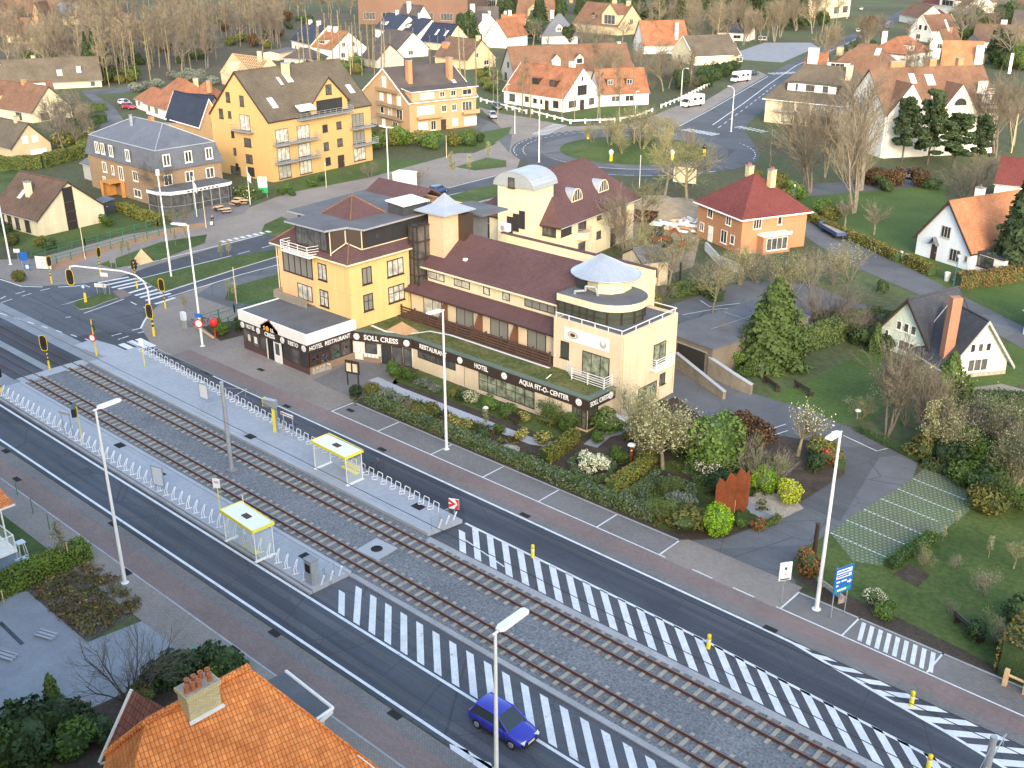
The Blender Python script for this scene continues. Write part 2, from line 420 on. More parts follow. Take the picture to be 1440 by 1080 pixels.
jun=[(-190,46.9),(-97.2,46.9),(-95.5,51.0),*GP([(217,490),(198,462),(209,443),(230,423)]),(-109.5,62),(-110.6,72),(-110.8,90),(-110.5,118),(-110.0,135),(-113,150),(-131,152),(-126.5,140),(-126,125),(-124.6,90),(-124.0,77),(-122.5,66),(-121,60.5),(-122.2,57),(-125,53),(-127.5,51.2),(-132,51.0),(-190,51)]
sheet('junction_and_cross_street',jun,.032,m_asph2)
med=[(-118.2,62.5),(-111.8,61.5),(-113.2,72),(-114.2,82),(-115.8,83.5),(-117.0,82),(-118.5,72)]
g=MB();g.prism(med,.0,.13,0,1);struct(g,'central_reservation',[m_kerb,m_grass])
med2=[(-121.2,113),(-118.0,110),(-115.6,113),(-115.2,126),(-117.2,137),(-121.4,137),(-122,125)]
g=MB();g.prism(med2,.0,.13,0,1);struct(g,'central_reservation_far',[m_kerb,m_grass])
sheet('pavement_west',[(-125,53),(-122.2,57),(-121,60.5),(-122.5,66),(-124.0,77),(-124.6,90),(-126,125),(-127,140),(-141,151),(-146,146),(-142,120),(-143,103),(-139,92),(-136.5,84),(-139,72),(-137,58),(-141,53.5),(-141,51),(-127.5,51.2)],.038,m_bpav)
sheet('lawn_strip_west',GP([(140,372),(225,341),(291,330),(288,342),(225,366),(160,378)]),.046,m_grass)
sheet('lawn_patch_west',GP([(366,330),(372,316),(396,305),(425,318),(410,335)]),.046,m_grass)
sheet('lawn_patch_near_stop',GP([(640,235),(685,222),(712,226),(712,235),(668,240)]),.046,m_grass)
sheet('pavement_east',[(-109.5,62),(-110.6,72),(-110.8,90),(-110.5,118),(-110,135),(-100,135),(-97,90),(-97,64)],.036,m_asph3)
sheet('lawn_beside_hotel',[(-107.5,68),(-108,100),(-99.5,100),(-97.5,66.5),(-104,65)],.045,m_grass)
RC=(-122.5,171.5)
sheet('roundabout_road',arc(RC,24.2,0,2*math.pi,64)[:-1],.034,m_asph2)
g=MB();g.prism(arc(RC,18.3,0,2*math.pi,56)[:-1],.0,.10,0,1);struct(g,'roundabout_apron',[m_kerb,m_asph3])
g=MB()
NR=10
P=[(RC[0],RC[1],1.3)];fs=[]
for j in range(1,NR+1):
 for i in range(48):
  a=2*math.pi*i/48;r=14.6*j/NR
  P.append((RC[0]+r*math.cos(a),RC[1]+r*math.sin(a),.12+1.2*math.cos(j/NR*math.pi/2)+.12*math.sin(i*1.7+j)*(j<NR)))
for i in range(48):fs.append((0,1+i,1+(i+1)%48))
for j in range(NR-1):
 for i in range(48):fs.append((1+j*48+i,1+(j+1)*48+i,1+(j+1)*48+(i+1)%48,1+j*48+(i+1)%48))
g.faces(P,fs,0,True);struct(g,'roundabout_mound',m_grass)
sheet('corner_house_pavement',GP([(672,150),(705,160),(748,166),(802,178),(866,176),(905,170),(932,157),(962,145),(990,152),(962,178),(930,186),(880,188),(800,188),(752,194),(716,206),(690,200),(716,190)]),.0245,m_bpav)
sheet('west_roundabout_pavement',GP([(560,262),(640,226),(690,206),(722,190),(735,214),(726,240),(712,262),(690,262),(600,282)]),.026,m_bpav)
sheet('wood_floor',GP([(90,124),(160,121),(250,116),(312,110),(420,96),(520,100),(640,84),(660,50),(520,20),(0,8),(0,90)]),.012,mat('leaf_litter',(.085,.075,.05),.95,.3,.08,2,.35))
sheet('tram_verge',rect(-190,34.42,-97.02,37.58),.033,m_conc2)
def road(name,L,Rr,z,m):return sheet(name,L+Rr[::-1],z,m)
road('far_road',[(-128,190),*GP([(1000,152),(1040,128),(1080,105),(1120,84),(1180,56),(1240,28),(1290,4)])],[(-106,190),*GP([(1045,180),(1078,150),(1112,112),(1142,86),(1200,62),(1265,30),(1315,4)])],.028,m_asph2)
road('far_pavement',GP([(940,172),(985,146),(1025,122),(1066,100)]),GP([(966,180),(1000,153),(1040,129),(1080,106)]),.027,m_bpav)
sheet('far_square',GP([(1040,72),(1075,60),(1140,60),(1150,66),(1100,88),(1040,84)]),.024,m_conc2)
road('side_street',GP([(640,150),(675,165),(700,176),(720,190)]),GP([(640,166),(668,182),(700,196),(716,215)]),.029,m_asph3)
road('apartment_street',GP([(560,260),(640,235),(700,205)]),GP([(575,275),(650,252),(715,225)]),.025,m_bpav)
right_far=GP([(1055,250),(1085,276),(1110,297),(1170,326),(1230,356),(1290,383),(1370,425),(1440,460),(1560,520)])
right_near=GP([(1020,262),(1075,290),(1115,320),(1150,345),(1200,375),(1300,418),(1370,452),(1440,492),(1560,555)])
road('right_street',right_far,right_near,.030,m_asph3)
sheet('verge_right_street',GP([(1125,312),(1290,388),(1440,465),(1440,450),(1290,372),(1135,300)]),.022,m_grass)
sheet('lane_to_flats',GP([(1110,262),(1180,256),(1300,250),(1310,262),(1180,272),(1112,278)]),.021,m_asph3)
sheet('left_lane',GP([(120,125),(160,150),(175,170),(150,186),(140,180),(150,160),(118,132)]),.025,m_asph3)
sheet('wood_lane',GP([(115,127),(160,124),(230,118),(232,124),(160,132),(118,134)]),.024,m_asph3)
drive=GP([(957,762),(1020,757),(1080,735),(1153,690),(1187,668),(1188,642),(1150,622),(1090,612),(1010,592),(935,575),(938,520),(950,500),(1000,530),(1056,553),(1130,575),(1182,597),(1202,603),(1269,635),(1292,647),(1284,672),(1262,688),(1238,702),(1214,716),(1190,732),(1168,750),(1136,768),(1116,786),(1112,806),(1120,822),(1095,850)])
sheet('driveway',drive,.036,m_asph3)
sheet('grass_grid_parking',GP([(1168,750),(1190,732),(1214,716),(1238,702),(1262,688),(1284,672),(1305,655),(1345,668),(1386,700),(1330,745),(1250,797),(1200,790)]),.034,m_grid)
sheet('lawn_right',GP([(1116,800),(1136,768),(1168,750),(1200,790),(1250,797),(1386,700),(1560,720),(1700,900),(1600,1010),(1420,962),(1250,890),(1130,828)]),.030,m_grass)
sheet('soil_bed_right',GP([(1118,812),(1160,845),(1260,893),(1420,962),(1425,950),(1265,870),(1180,832),(1128,805)]),.0385,m_soil)
sheet('lawn_cottage',GP([(1060,575),(1090,555),(1130,540),(1245,480),(1290,520),(1230,590),(1180,595)]),.020,m_lawn_dark)
sheet('lawn_big_right',GP([(1110,275),(1190,268),(1330,262),(1330,330),(1290,375),(1200,335),(1130,300)]),.019,m_lawn_dark)
sheet('lawn_cottage_right',GP([(1360,560),(1440,540),(1440,480),(1380,490)]),.019,m_lawn_dark)
sheet('lawn_cottage_white',GP([(1280,380),(1300,360),(1440,350),(1440,455),(1370,425)]),.018,m_lawn_dark)
sheet('rear_car_park',GP([(940,430),(1050,395),(1140,400),(1240,440),(1215,458),(1165,474),(1112,488),(1045,478),(965,470)]),.023,m_asph3)
sheet('building_plot',GP([(880,330),(905,285),(960,290),(985,330),(975,375),(930,390),(890,375)]),.020,mat('sand',(.25,.21,.16),.95,.2,.5,4,.25))
garden=[*GP([(498,572),(505,562),(545,548),(590,520)]),(-73.0,64.9),(-50,65.2),(-49.4,69),(-49,77),*GP([(990,590),(1090,612),(1150,622),(1186,642),(1186,666),(1153,688),(1080,733),(1020,755),(960,760)]),(-36,56.1),(-69.5,56.1)]
sheet('garden_soil',garden,.050,m_soil)
sheet('garden_lawn',[(-72,63.4),(-71,62),(-62,62.4),(-52,62.6),(-50,65),(-72.8,65)],.056,m_grass)
g=MB();band(g,GP([(525,533),(560,549),(640,580),(700,603),(750,622),(785,628)]),1.15,.062);struct(g,'garden_path',m_conc)
g=MB();band(g,GP([(830,628),(850,612),(880,605),(905,600)]),1.3,.062);struct(g,'garden_path_side',m_conc2)
sheet('garden_lawn_east',GP([(860,690),(900,668),(935,650),(1000,640),(1090,700),(1060,735),(1000,750),(930,745)]),.057,m_grass)
sheet('garden_gravel',GP([(1050,700),(1075,690),(1120,705),(1130,716),(1090,735),(1055,722)]),.060,m_stone)
g=MB();band(g,GP([(930,668),(975,678),(1010,688),(1040,703),(1085,733)]),1.0,.064);struct(g,'garden_path_east',m_conc2)
g=MB();band(g,[(-69.8,56.02),(-34.6,56.02)],.18,.07);band(g,[(-25,55.85),(20,55.85)],.18,.07);struct(g,'parking_kerb',m_kerb)
sheet('left_forecourt',GP([(-60,850),(38,832),(123,904),(210,870),(225,861),(284,906),(230,950),(120,1000),(-60,1100)]),.042,m_conc2)
sheet('left_bed',GP([(38,832),(60,822),(125,790),(165,815),(200,855),(123,904)]),.038,m_mulch)
sheet('left_lawn',GP([(-60,700),(20,700),(60,735),(125,775),(60,800),(-60,840)]),.036,m_grass)
sheet('left_terrace',GP([(-60,775),(5,757),(40,790),(20,808),(-60,850)]),.040,m_conc2)
sheet('bed_behind_roof',GP([(60,1060),(130,990),(240,935),(300,912),(345,945),(300,990),(120,1100)]),.037,m_soil)
sheet('chalet_patio',GP([(1355,547),(1408,540),(1440,548),(1440,560),(1370,566)]),.024,m_bpav)
sheet('left_garden_lawns',[(-215,62),(-150,58.5),(-139,58.5),(-141,80),(-150,83),(-150,78),(-215,85)],.016,m_grass)
sheet('apartment_lawn',GP([(400,262),(440,245),(470,237),(515,254),(470,268),(432,272)]),.030,m_lawn_dark)
sheet('apartment_lawn_far',GP([(488,235),(545,222),(615,228),(560,243),(500,248)]),.031,m_lawn_dark)
sheet('corner_house_lawn',GP([(752,160),(790,166),(850,150),(905,152),(915,158),(870,168),(800,173),(760,170)]),.030,m_lawn_dark)
sheet('block_lawn',GP([(590,192),(676,186),(720,178),(715,188),(690,205),(640,212)]),.030,m_lawn_dark)
BX0,BX1=-97.0,30.0
g=MB();g.box(BX0,37.75,-.05,BX1,44.45,.10);struct(g,'track_ballast',m_gravel)
sheet('tram_street_bed',rect(-190,37.6,-97.0,46.9),.034,m_conc2)
for nm,y0,y1 in(('tram_lane_lower',37.6,40.6),('tram_lane_upper',41.4,44.6)):sheet(nm,rect(-190,y0,-98.6,y1),.040,m_asph)
g=MB();g.box(-98.6,37.8,.0,-96.9,44.4,.075);struct(g,'pedestrian_crossing_slabs',m_conc)
g=MB();g.prism([(-97,34.7),(-48.7,34.5),(-48.5,37.3),(-97,37.3)],0,.30);struct(g,'platform_lower',m_slabp)
g=MB();g.prism([(-97,44.75),(-48.2,44.55),(-47.7,47.45),(-65.4,48.2),(-80.4,49.1),(-97.2,50.1)],0,.30);struct(g,'platform_upper',m_slabp)
g=MB();g.box(-97,37.32,0,-48.5,37.62,.33);g.box(-97,44.42,0,-48.2,44.72,.33);struct(g,'platform_edge_stones',m_conc)
g=MB()
g.prism([(-97,34.45),(-48.7,34.25),(-48.7,34.46),(-97,34.66)],0,.2)
g.box(-48.5,37.35,0,30,37.72,.13);g.box(-47.9,43.9,0,30,44.40,.14)
struct(g,'kerb_stones',m_kerb)
g=MB()
band(g,[(-95,36.9),(-71,36.6)],.28,.305);band(g,[(-93,45.4),(-77,45.2),(-72,45.1)],.28,.305)
band(g,[(-95,35.9),(-72,35.9)],.10,.306)
struct(g,'tactile_paving_strips',m_conc)
g=MB()
for x,y in((-70.5,36.4),(-77.5,36.9),(-70.8,45.2),(-51.5,46.6),(-52.2,36.7)):g.flat(rect(x-.5,y-.35,x+.5,y+.35),.308)
for x,y in((-60,27.6),(-47.5,27.6),(-78.5,28.6),(-47,30.2),(-66.5,30.2),(-84,30.2),(-36,30.2),(-74,51.4),(-61,51.4),(-45,51.3),(-24.5,51.1),(-69,54.7),(-83,55)):g.flat(rect(x-.45,y-.22,x+.45,y+.22),.068)
struct(g,'drain_covers',m_dark)
sheet('hatched_island_lower',rect(-48.6,34.4,30,37.35),.036,m_asph2)
sheet('hatched_island_upper',[(-47.7,44.4),(30,44.2),(30,45.6),(-14,46.95),(-47.5,47.5)],.036,m_asph2)
g=MB();ZM=.045
band(g,[(-190,30.86),(40,30.86)],.2,ZM);band(g,[(-190,34.05),(40,34.0)],.2,ZM)
for i in range(50):
 x=-48.75+i*1.46;y1=36.95;y0=34.25;x1=x+2.95
 if x<-48.4:y1=35.9;x+=1.0
 g.poly([(x1,y0,ZM),(x1+.62,y0,ZM),(x+.62,y1,ZM),(x,y1,ZM)])
band(g,[(-47.5,47.55),(-27,47.4),(-14,46.95),(4,46.2)],.2,ZM)
for i in range(36):
 x=-48.2+i*1.46;y1=47.45-max(0,x+27)*.033;x1=x+(y1-44.6)*1.06
 if x<-47.9:x+=.95;y1=46.6
 g.poly([(x1,44.6,ZM),(x1+.64,44.6,ZM),(x+.64,y1,ZM),(x,y1,ZM)])
band(g,[(-46,45.9),(-41.5,45.2)],.1,ZM+.004)
band(g,[(-96,51.0),(-25.5,50.85)],.2,ZM)
h3=GP([(1060,880),(1115,905),(1182,945),(1250,985),(1330,1030),(1420,1085),(1500,1130)])
band(g,[(-25.5,50.85)]+h3[1:],.2,ZM)
dl=(Vector(h3[-1])-Vector(h3[1])).normalized()
for i in range(17):
 p=Vector(h3[1])+dl*(-1.6+i*1.42);hh=min(1.75,.30+.17*i);e=p+Vector((hh*1.45,hh))
 e.y=min(e.y,50.95);g.poly([(p.x,p.y,ZM+.004),(p.x+dl.x*.72,p.y+dl.y*.72,ZM+.004),(e.x+dl.x*.72,e.y+dl.y*.3,ZM+.004),(e.x,e.y,ZM+.004)])
for(a,b)in(((632,1047),(658,1056)),((662,1064),(690,1074))):
 A,B=G(*a),G(*b);g.poly([(A[0],A[1],ZM),(A[0]+.6,A[1]-.45,ZM),(B[0]+.9,B[1]-.5,ZM),(B[0],B[1],ZM)])
for pl in([(0,393),(30,403),(60,404)],[(82,404),(104,403),(119,401)],[(209,443),(203,452),(198,462),(186,465)],[(217,490),(262,512),(300,529)]):band(g,GP(pl),.22,ZM)
for a,b in(((0,441),(10,444)),((20,447),(28,450)),((39,453),(48,456)),((59,459),(67,462)),((79,465),(87,468)),((100,471),(108,474)),((120,477),(130,481)),((22,414),(35,410)),((31,417),(44,413)),((57,409),(70,406)),((0,421),(8,417)),((2,426),(17,421)),((157,473),(171,469)),((166,478),(181,473)),((194,469),(202,467)),((80,432),(92,428)),((100,446),(92,447)),((184,425),(192,429)),((202,432),(210,436)),((120,402),(126,404))):band(g,GP([a,b]),.16,ZM)
band(g,GP([(80,432),(118,420),(150,411)]),.12,ZM);band(g,GP([(118,441),(150,430),(174,421)]),.16,ZM)
zb=[((138,398),(181,390)),((146,402),(192,392)),((157,405),(204,394)),((166,407),(208,398)),((180,413),(213,403)),((190,416),(224,407)),((197,419),(232,410)),((205,423),(240,413)),((218,428),(246,419))]
for a,b in zb:band(g,GP([a,b]),.5,ZM)
for a,b in(((158,488),(178,500)),((170,484),(192,494)),((182,480),(205,490)),((194,477),(216,488))):band(g,GP([a,b]),.7,ZM)
band(g,GP([(182,502),(222,491)]),.4,ZM)
band(g,[(-124.2,64),(-124.4,80),(-124.8,88)],.18,ZM);band(g,[(-118.8,62),(-118.9,76)],.18,ZM);band(g,[(-118.9,77),(-119.5,92)],.14,ZM,dash=(2,2))
band(g,[(-111.6,61),(-113.3,73),(-114,80)],.18,ZM);band(g,[(-114.2,81),(-115,96)],.14,ZM,dash=(2,2));band(g,[(-109.8,61),(-110.9,72),(-111,90),(-110.8,118)],.18,ZM)
band(g,[(-125.5,110),(-126,124),(-126.6,136)],.18,ZM);band(g,[(-122.3,112),(-122,126),(-121.7,136)],.18,ZM);band(g,[(-115.2,112),(-115,126)],.16,ZM)
for i in range(8):g.flat(rect(-126.2+.05*i,79+i*1.05,-125.2+.05*i,79.55+i*1.05),ZM+.01)
band(g,arc(RC,21.8,R(150),R(235),40),.16,ZM,dash=(1,1));band(g,arc(RC,23.6,R(150),R(235),40),.16,ZM,dash=(1,1))
band(g,arc(RC,23.4,R(270),R(345),40),.16,ZM,dash=(2,1.2));band(g,arc(RC,23.4,R(20),R(60),40),.16,ZM,dash=(1,1))
def zebra(a,b,n,L,w=.5):
 A,B=Vector(a),Vector(b);d=(B-A).normalized();q=Vector((-d.y,d.x))
 for i in range(n):c=A+(B-A)*(i+.5)/n;band(g,[c-q*L/2,c+q*L/2],w,ZM+.004)
zebra(G(757,190),G(788,175),9,3.4);zebra(G(962,182),G(1008,190),9,3.0);zebra(G(1036,178),G(1078,186),7,2.6)
fl=GP([(1002,176),(1045,146),(1082,118),(1120,92),(1190,62),(1252,30)]);band(g,fl,.25,ZM)
fl=GP([(955,178),(1000,154),(1040,130.5),(1080,107.5)]);band(g,fl,.22,ZM)
fl=GP([(1010,180),(1054,148),(1092,118)]);band(g,fl,.2,ZM,dash=(3,3))
zebra(G(1082,104),G(1122,102),7,4,.6)
band(g,[(-70.2,53.45),(-34.0,53.5)],.11,.066);band(g,[(-31.8,53.5),(-27,53.45)],.11,.066,dash=(1.6,1.6));band(g,[(-25.4,53.45),(25,53.3)],.11,.066)
for x in(-70.1,-63.9,-57.3,-51.4,-45.6,-40.0,-34.5,-25.1,-20.9,-15.6,-9.8,-4):g.flat(rect(x-.06,53.5,x+.06,55.95),.070)
for i in range(9):
 x=-20.6+i*.55;g.poly([(x+.6,53.65,.071),(x+.88,53.65,.071),(x+.28,55.6,.071),(x,55.6,.071)])
for a,b in(((1284,674),(1359,704)),((1262,688),(1341,720)),((1239,702),(1319,734)),((1215,717),(1297,752)),((1190,732),(1272,766)),((1168,750),(1250,786))):band(g,GP([a,b]),.1,.050,dash=(.25,.12))
band(g,GP([(1186,613),(1233,635),(1248,631)]),.1,.050);band(g,GP([(1060,612),(1105,597)]),.1,.05);band(g,GP([(1065,620),(1108,606)]),.1,.05)
band(g,GP([(960,443),(1000,436),(1045,432)]),.12,.05);band(g,GP([(985,423),(998,432),(1040,427)]),.12,.05)
struct(g,'road_markings',m_white)
g=MB()
band(g,[(-190,31.7),(40,31.7)],.55,.0345);band(g,[(-190,33.2),(40,33.2)],.55,.0345)
band(g,[(-30,49.2),(30,47.8)],.35,.0345);band(g,[(-93,50.3),(30,49.6)],.5,.034)
struct(g,'tyre_tracks',m_asph2)
isl=GP([(103,430),(110,424),(125,419),(148,411),(160,416),(166,420),(150,425),(128,434),(112,436)])
g=MB();g.prism(isl,0,.13,0,1);struct(g,'traffic_island',[m_kerb,m_grass])
g=MB();g.flat(GP([(158,410),(172,407),(186,415),(170,421)]),.048);struct(g,'island_red_paving',m_rpav)
g=MB();g.prism(GP([(104,487),(130,478),(162,487),(190,500),(160,505),(140,500)]),0,.11);struct(g,'crossing_refuge',m_slabp)
def track(yc,label,x0=-97.0,x1=30.0):
 t=thing('tram_track',label,'tram track',(x0,yc,.10))
 for s in(-1,1):
  g=MB();L=x1-x0
  g.box(0,s*.535-.075,.06,L,s*.535+.075,.075);g.box(0,s*.535-.03,.0,L,s*.535+.03,.165);g.box(0,s*.535-.055,.165,L,s*.535+.055,.215)
  o=g.build('rail',[m_rail],t)
  g=MB();g.box(0,s*.535-.02,.2155,L,s*.535+.02,.219);g.build('rail_head',m_railtop,o)
 sm=MB();sm.box(-.12,-1.0,-.1,.12,1.0,.055);sm=sm.build('sleeper',m_sleeper,t)
 sm.location.x=.3
 n=int((x1-x0)/.82);vis=[]
 rest=MB()
 for i in range(1,n):
  x=.3+i*.82
  if i<98:
   c=sm.copy();COL.objects.link(c);reg(c,t);c.location=(x,random.uniform(-.02,.02),0);c.rotation_euler.z=random.uniform(-.02,.02)
  else:rest.box(x-.12,-1,-.1,x+.12,1,.055)
 tag(rest.build('sleepers',m_sleeper,t),kind='stuff')
track(38.98,'lower tram track with rusty rails on concrete sleepers, next to the lower platform')
track(42.90,'upper tram track with rusty rails on concrete sleepers, next to the upper platform')
for i,(y,lb)in enumerate(((38.98,'pair of tram rails sunk in the dark road beyond the crossing, nearer the camera'),(42.9,'pair of tram rails sunk in the dark road beyond the crossing, nearer the junction'))):
 t=thing('street_rails',lb,'tram rails',(-140,y,.04))
 for s in(-1,1):g=MB();g.box(-50,s*.535-.06,0,43,s*.535+.06,.05);g.build('rail',m_rail,t)
def lamp_post(px,py,H,arms,label,r=.13,kind='flat',loc=None,al=1.7,cat='lamp post'):
 x,y=loc or G(px,py)
 t=thing('lamp_post',label,cat,(x,y,0))
 g=MB();g.tube((0,0,0),(0,0,.06),r*2.2,r*2.0,10);g.tube((0,0,.05),(0,0,H),r,r*.55,10);g.build('pole',m_polew,t)
 for a in arms:
  d=Vector((math.cos(a),math.sin(a),0));p=Vector((-d.y,d.x,0))
  if kind=='flat':
   g=MB();a0=Vector((0,0,H-.02));g.tube(a0-d*.15,a0+d*.35+Vector((0,0,.05)),.06,.06,8)
   P=[]
   for s,w,h in((.15,.15,.10),(.35,.24,.15),(al-.15,.24,.12),(al,.16,.06)):
    c=a0+d*s+Vector((0,0,.08+.05*s));P.append([c-p*w-Vector((0,0,h*.4)),c+p*w-Vector((0,0,h*.4)),c+p*w*.8+Vector((0,0,h*.6)),c-p*w*.8+Vector((0,0,h*.6))])
   for i in range(3):
    for j in range(4):g.poly([P[i][j],P[i][(j+1)%4],P[i+1][(j+1)%4],P[i+1][j]])
   g.poly(P[0][::-1]);g.poly(P[-1])
   hd=g.build('lamp_head',m_polew,t)
   g=MB();g.poly([c+d*0+Vector((0,0,-.012))for c in(P[1][0],P[2][0],P[2][1],P[1][1])]);g.build('lamp_glass',m_lum,hd)
  else:
   g=MB();pts=[Vector((0,0,H-.05)),Vector((0,0,H+.4))+d*.25,Vector((0,0,H+.7))+d*.8,Vector((0,0,H+.75))+d*1.5]
   g.path(pts,.05,6);hd=g.build('lamp_arm',m_polew,t)
   g=MB();g.cbox(tuple(pts[-1]+d*.3),(.8,.3,.16),a);g.build('lamp_head',m_polew,hd)
 return t
UP,DN,LF,RT=R(90),R(-90),R(180),0
lamp_post(176,820,12.7,[UP],'tall white lamp post on the lower pavement beside the dark planting bed')
lamp_post(628,632,12.3,[DN],'tall white lamp post at the parking bays in front of the hotel')
lamp_post(1148,857,12.6,[DN],'tall white lamp post beside the blue direction sign and car park entrance',r=.145)
xx=G(697,890,12.7)
lamp_post(0,0,12.7,[UP],'tall white lamp post rising beside the blue car',loc=(xx[0],26.9),al=2.0)
lamp_post(285,487,12.9,[R(215)],'tall white lamp post with a round no entry sign by the hotel forecourt corner')
lamp_post(241,390,13.0,[R(150),R(330)],'tall white lamp post in the central grass strip of the cross street')
lamp_post(15,372,13.0,[DN],'tall white lamp post at the far left edge beside the information boards')
lamp_post(547,262,9.8,[RT,LF],'white lamp post with twin heads in front of the ochre apartment block')
lamp_post(758,228,11.5,[RT,LF],'white lamp post rising behind the barrel roofed villa at the roundabout')
lamp_post(1028,185,8.5,[R(160)],'curved grey lamp post at the far right side of the roundabout',kind='hook')
lamp_post(957,150,8.5,[R(-20)],'curved lamp post beside the first white motorhome',kind='hook')
lamp_post(1191,26,9,[R(-20)],'curved lamp post by the red sign far up the road',kind='hook')
lamp_post(724,188,6.0,[R(0)],'short lamp post at the bend of the side street',r=.07,al=.8)
lamp_post(713,155,6.0,[R(0)],'short lamp post beside the left end of the white picket fence',r=.07,al=.8)
lamp_post(893,170,6.5,[R(0)],'short lamp post at the right end of the white picket fence',r=.07,al=.8)
def thin_post(px,py,H,label,m=None,r=.06,nm='post',cat='post'):
 x,y=G(px,py);g=MB();g.tube((0,0,0),(0,0,H),r,r*.8,8);g.tube((0,0,H),(0,0,H+.06),r*1.2,r*.5,8)
 o=g.build(nm,m or m_cream2);o.location=(x,y,0);return tag(o,label,cat)
thin_post(120,365,4.6,'yellowish post standing in the ramp between the green railings')
thin_post(290,321,4.6,'yellowish post at the right end of the green railings')
thin_post(333,428,4.4,'yellowish post on the grass strip beside the hotel')
thin_post(459,264,4.2,'yellowish post on the lawn edge of the ochre block')
thin_post(628,222,4.2,'yellowish post before the brick block hedge')
thin_post(1083,220,5.0,'grey post at the right edge of the roundabout',m_steel)
thin_post(899,265,5.5,'white post beside the villa at the roundabout',m_polew)
thin_post(956,398,2.6,'short black post at the entrance to the building plot',m_black,.12)
thin_post(1412,160,9.5,'tall wooden pole beside the far right lane',m_brownw,.14)
thin_post(1422,215,7.5,'leaning wooden pole at the right edge behind the pines',m_woodl,.12)
def blue_lantern(px,py,H,label):
 x,y=G(px,py);t=thing('street_lantern',label,'street lantern',(x,y))
 g=MB();g.tube((0,0,0),(0,0,H),.06,.045,8);g.build('pole',flatm('lantern_blue',(.03,.10,.25),.5),t)
 g=MB();g.lathe((0,0,H),[(.08,0),(.2,.35),(.2,.4)],8);g.build('lantern',m_lum,t)
 g=MB();g.lathe((0,0,H+.4),[(.26,0),(.05,.22),(.0,.25)],8);g.build('cap',m_black,t)
blue_lantern(1114,297,3.8,'blue street lantern beside the square brick house')
blue_lantern(1340,407,4.0,'blue street lantern in front of the white cottage')
def cat_mast(x,y,H,label,arms=True):
 t=thing('catenary_mast',label,'mast',(x,y))
 g=MB();g.box(-.35,-.35,0,.35,.35,.22);g.build('base',m_conc2,t)
 g=MB();g.tube((0,0,.2),(0,0,H),.19,.15,12);g.build('mast',m_steel,t)
 if arms:
  for s in(-1,1):
   g=MB();g.tube((0,s*.1,H-1.6),(0,s*2.2,H-1.3),.03,.03,6);g.tube((0,s*.1,H-.5),(0,s*2.2,H-1.3),.014,.014,4);g.tube((0,s*2.0,H-1.3),(0,s*2.0,H-1.95),.018,.018,5);g.build('bracket',m_steel,t)
cat_mast(-67.1,40.8,7.8,'grey overhead line mast standing in the ballast between the tracks')
cm=G(1391,1046,7.8);cat_mast(cm[0],40.85,7.8,'grey overhead line mast at the lower right corner')
for y,lb in((38.98,'thin contact wire above the lower track'),(42.9,'thin contact wire above the upper track')):
 g=MB();g.tube((-190,y,5.9),(30,y,5.9),.02,.02,4);tag(g.build('contact_wire',m_black),lb,'overhead wire')
def sig_head(g_parent,c,a,big=1.0,lit='red',rim=True):
 """c centre, a facing angle"""
 d=Vector((math.cos(a),math.sin(a),0));p=Vector((-d.y,d.x,0));c=Vector(c)
 w,h,e=.30*big,.62*big,.1
 ring=lambda w,h,off:[c+d*off+p*(w*math.copysign(abs(math.cos(t))**.55,math.cos(t)))+Vector((0,0,h*math.copysign(abs(math.sin(t))**.7,math.sin(t))))for t in[2*math.pi*i/20 for i in range(20)]]
 g=MB()
 A=ring(w*1.16,h*1.07,.0);B=ring(w*1.16,h*1.07,-.05)
 for i in range(20):j=(i+1)%20;g.poly([A[i],A[j],B[j],B[i]])
 g.poly(A);g.poly(B[::-1]);g.tube(c-d*.05,c-d*.25,.12,.12,8)
 hd=g.build('signal_head',m_black,g_parent)
 if rim:
  A=ring(w*1.18,h*1.08,.004);B=ring(w*.98,h*.98,.004);g=MB()
  for i in range(20):j=(i+1)%20;g.poly([A[i],A[j],B[j],B[i]])
  g.build('rim',m_yel,hd)
 for kx,(z,col)in enumerate(((.36,(.10,.015,.015)),(0,(.05,.03,.01)),(-.36,(.015,.06,.045)))):
  g=MB();o=c+d*.02+Vector((0,0,z*big));g.poly([o+p*(.13*big*math.cos(t))+Vector((0,0,.13*big*math.sin(t)))for t in[2*math.pi*i/14 for i in range(14)]])
  g.tube(o-d*.02+Vector((0,0,.10*big)),o+d*.16+Vector((0,0,.12*big)),.03,.03,5)
  g.build('lens',flatm('lens_%d'%kx,col,.3),hd)
def striped_pole(t,H,r=.06,y0=0.0,black=True):
 g=MB();z=0.0
 segs=[(0,1.0,0)]+([(1.0+i*.2,1.2+i*.2,(i+1)%2)for i in range(int((H-1.0)/.2))]if black else[(1.0,H,0)])
 for a,b,m in segs:g.tube((0,0,a),(0,0,b),r if a else r*1.7,r if a else r*1.5,10,m)
 g.build('pole',[m_yel,m_black],t)
def traffic_light(px,py,H,label,heads,black=True,big=1.0):
 x,y=G(px,py);t=thing('traffic_light',label,'traffic light',(x,y));striped_pole(t,H,black=black)
 for a,z in heads:d=(math.cos(a)*.22,math.sin(a)*.22);sig_head(t,(d[0],d[1],z),a,big)
 return t
CAM=lambda px,py:math.atan2(-G(px,py)[1],-G(px,py)[0])
traffic_light(142,388,3.7,'striped traffic light at the start of the far zebra crossing',[(R(20),3.1)])
traffic_light(193,406,3.7,'striped traffic light on the central strip at the zebra',[(R(60),3.0),(R(150),3.0)])
traffic_light(233,434,3.6,'yellow rimmed traffic light at the near end of the zebra',[(R(-65),2.9)],big=1.15)
traffic_light(73,399,3.6,'striped traffic light beside the white information board',[(R(10),2.9)])
t=traffic_light(136,500,3.9,'yellow traffic light pole with round no entry sign on the crossing refuge',[(R(60),3.2)],black=False)
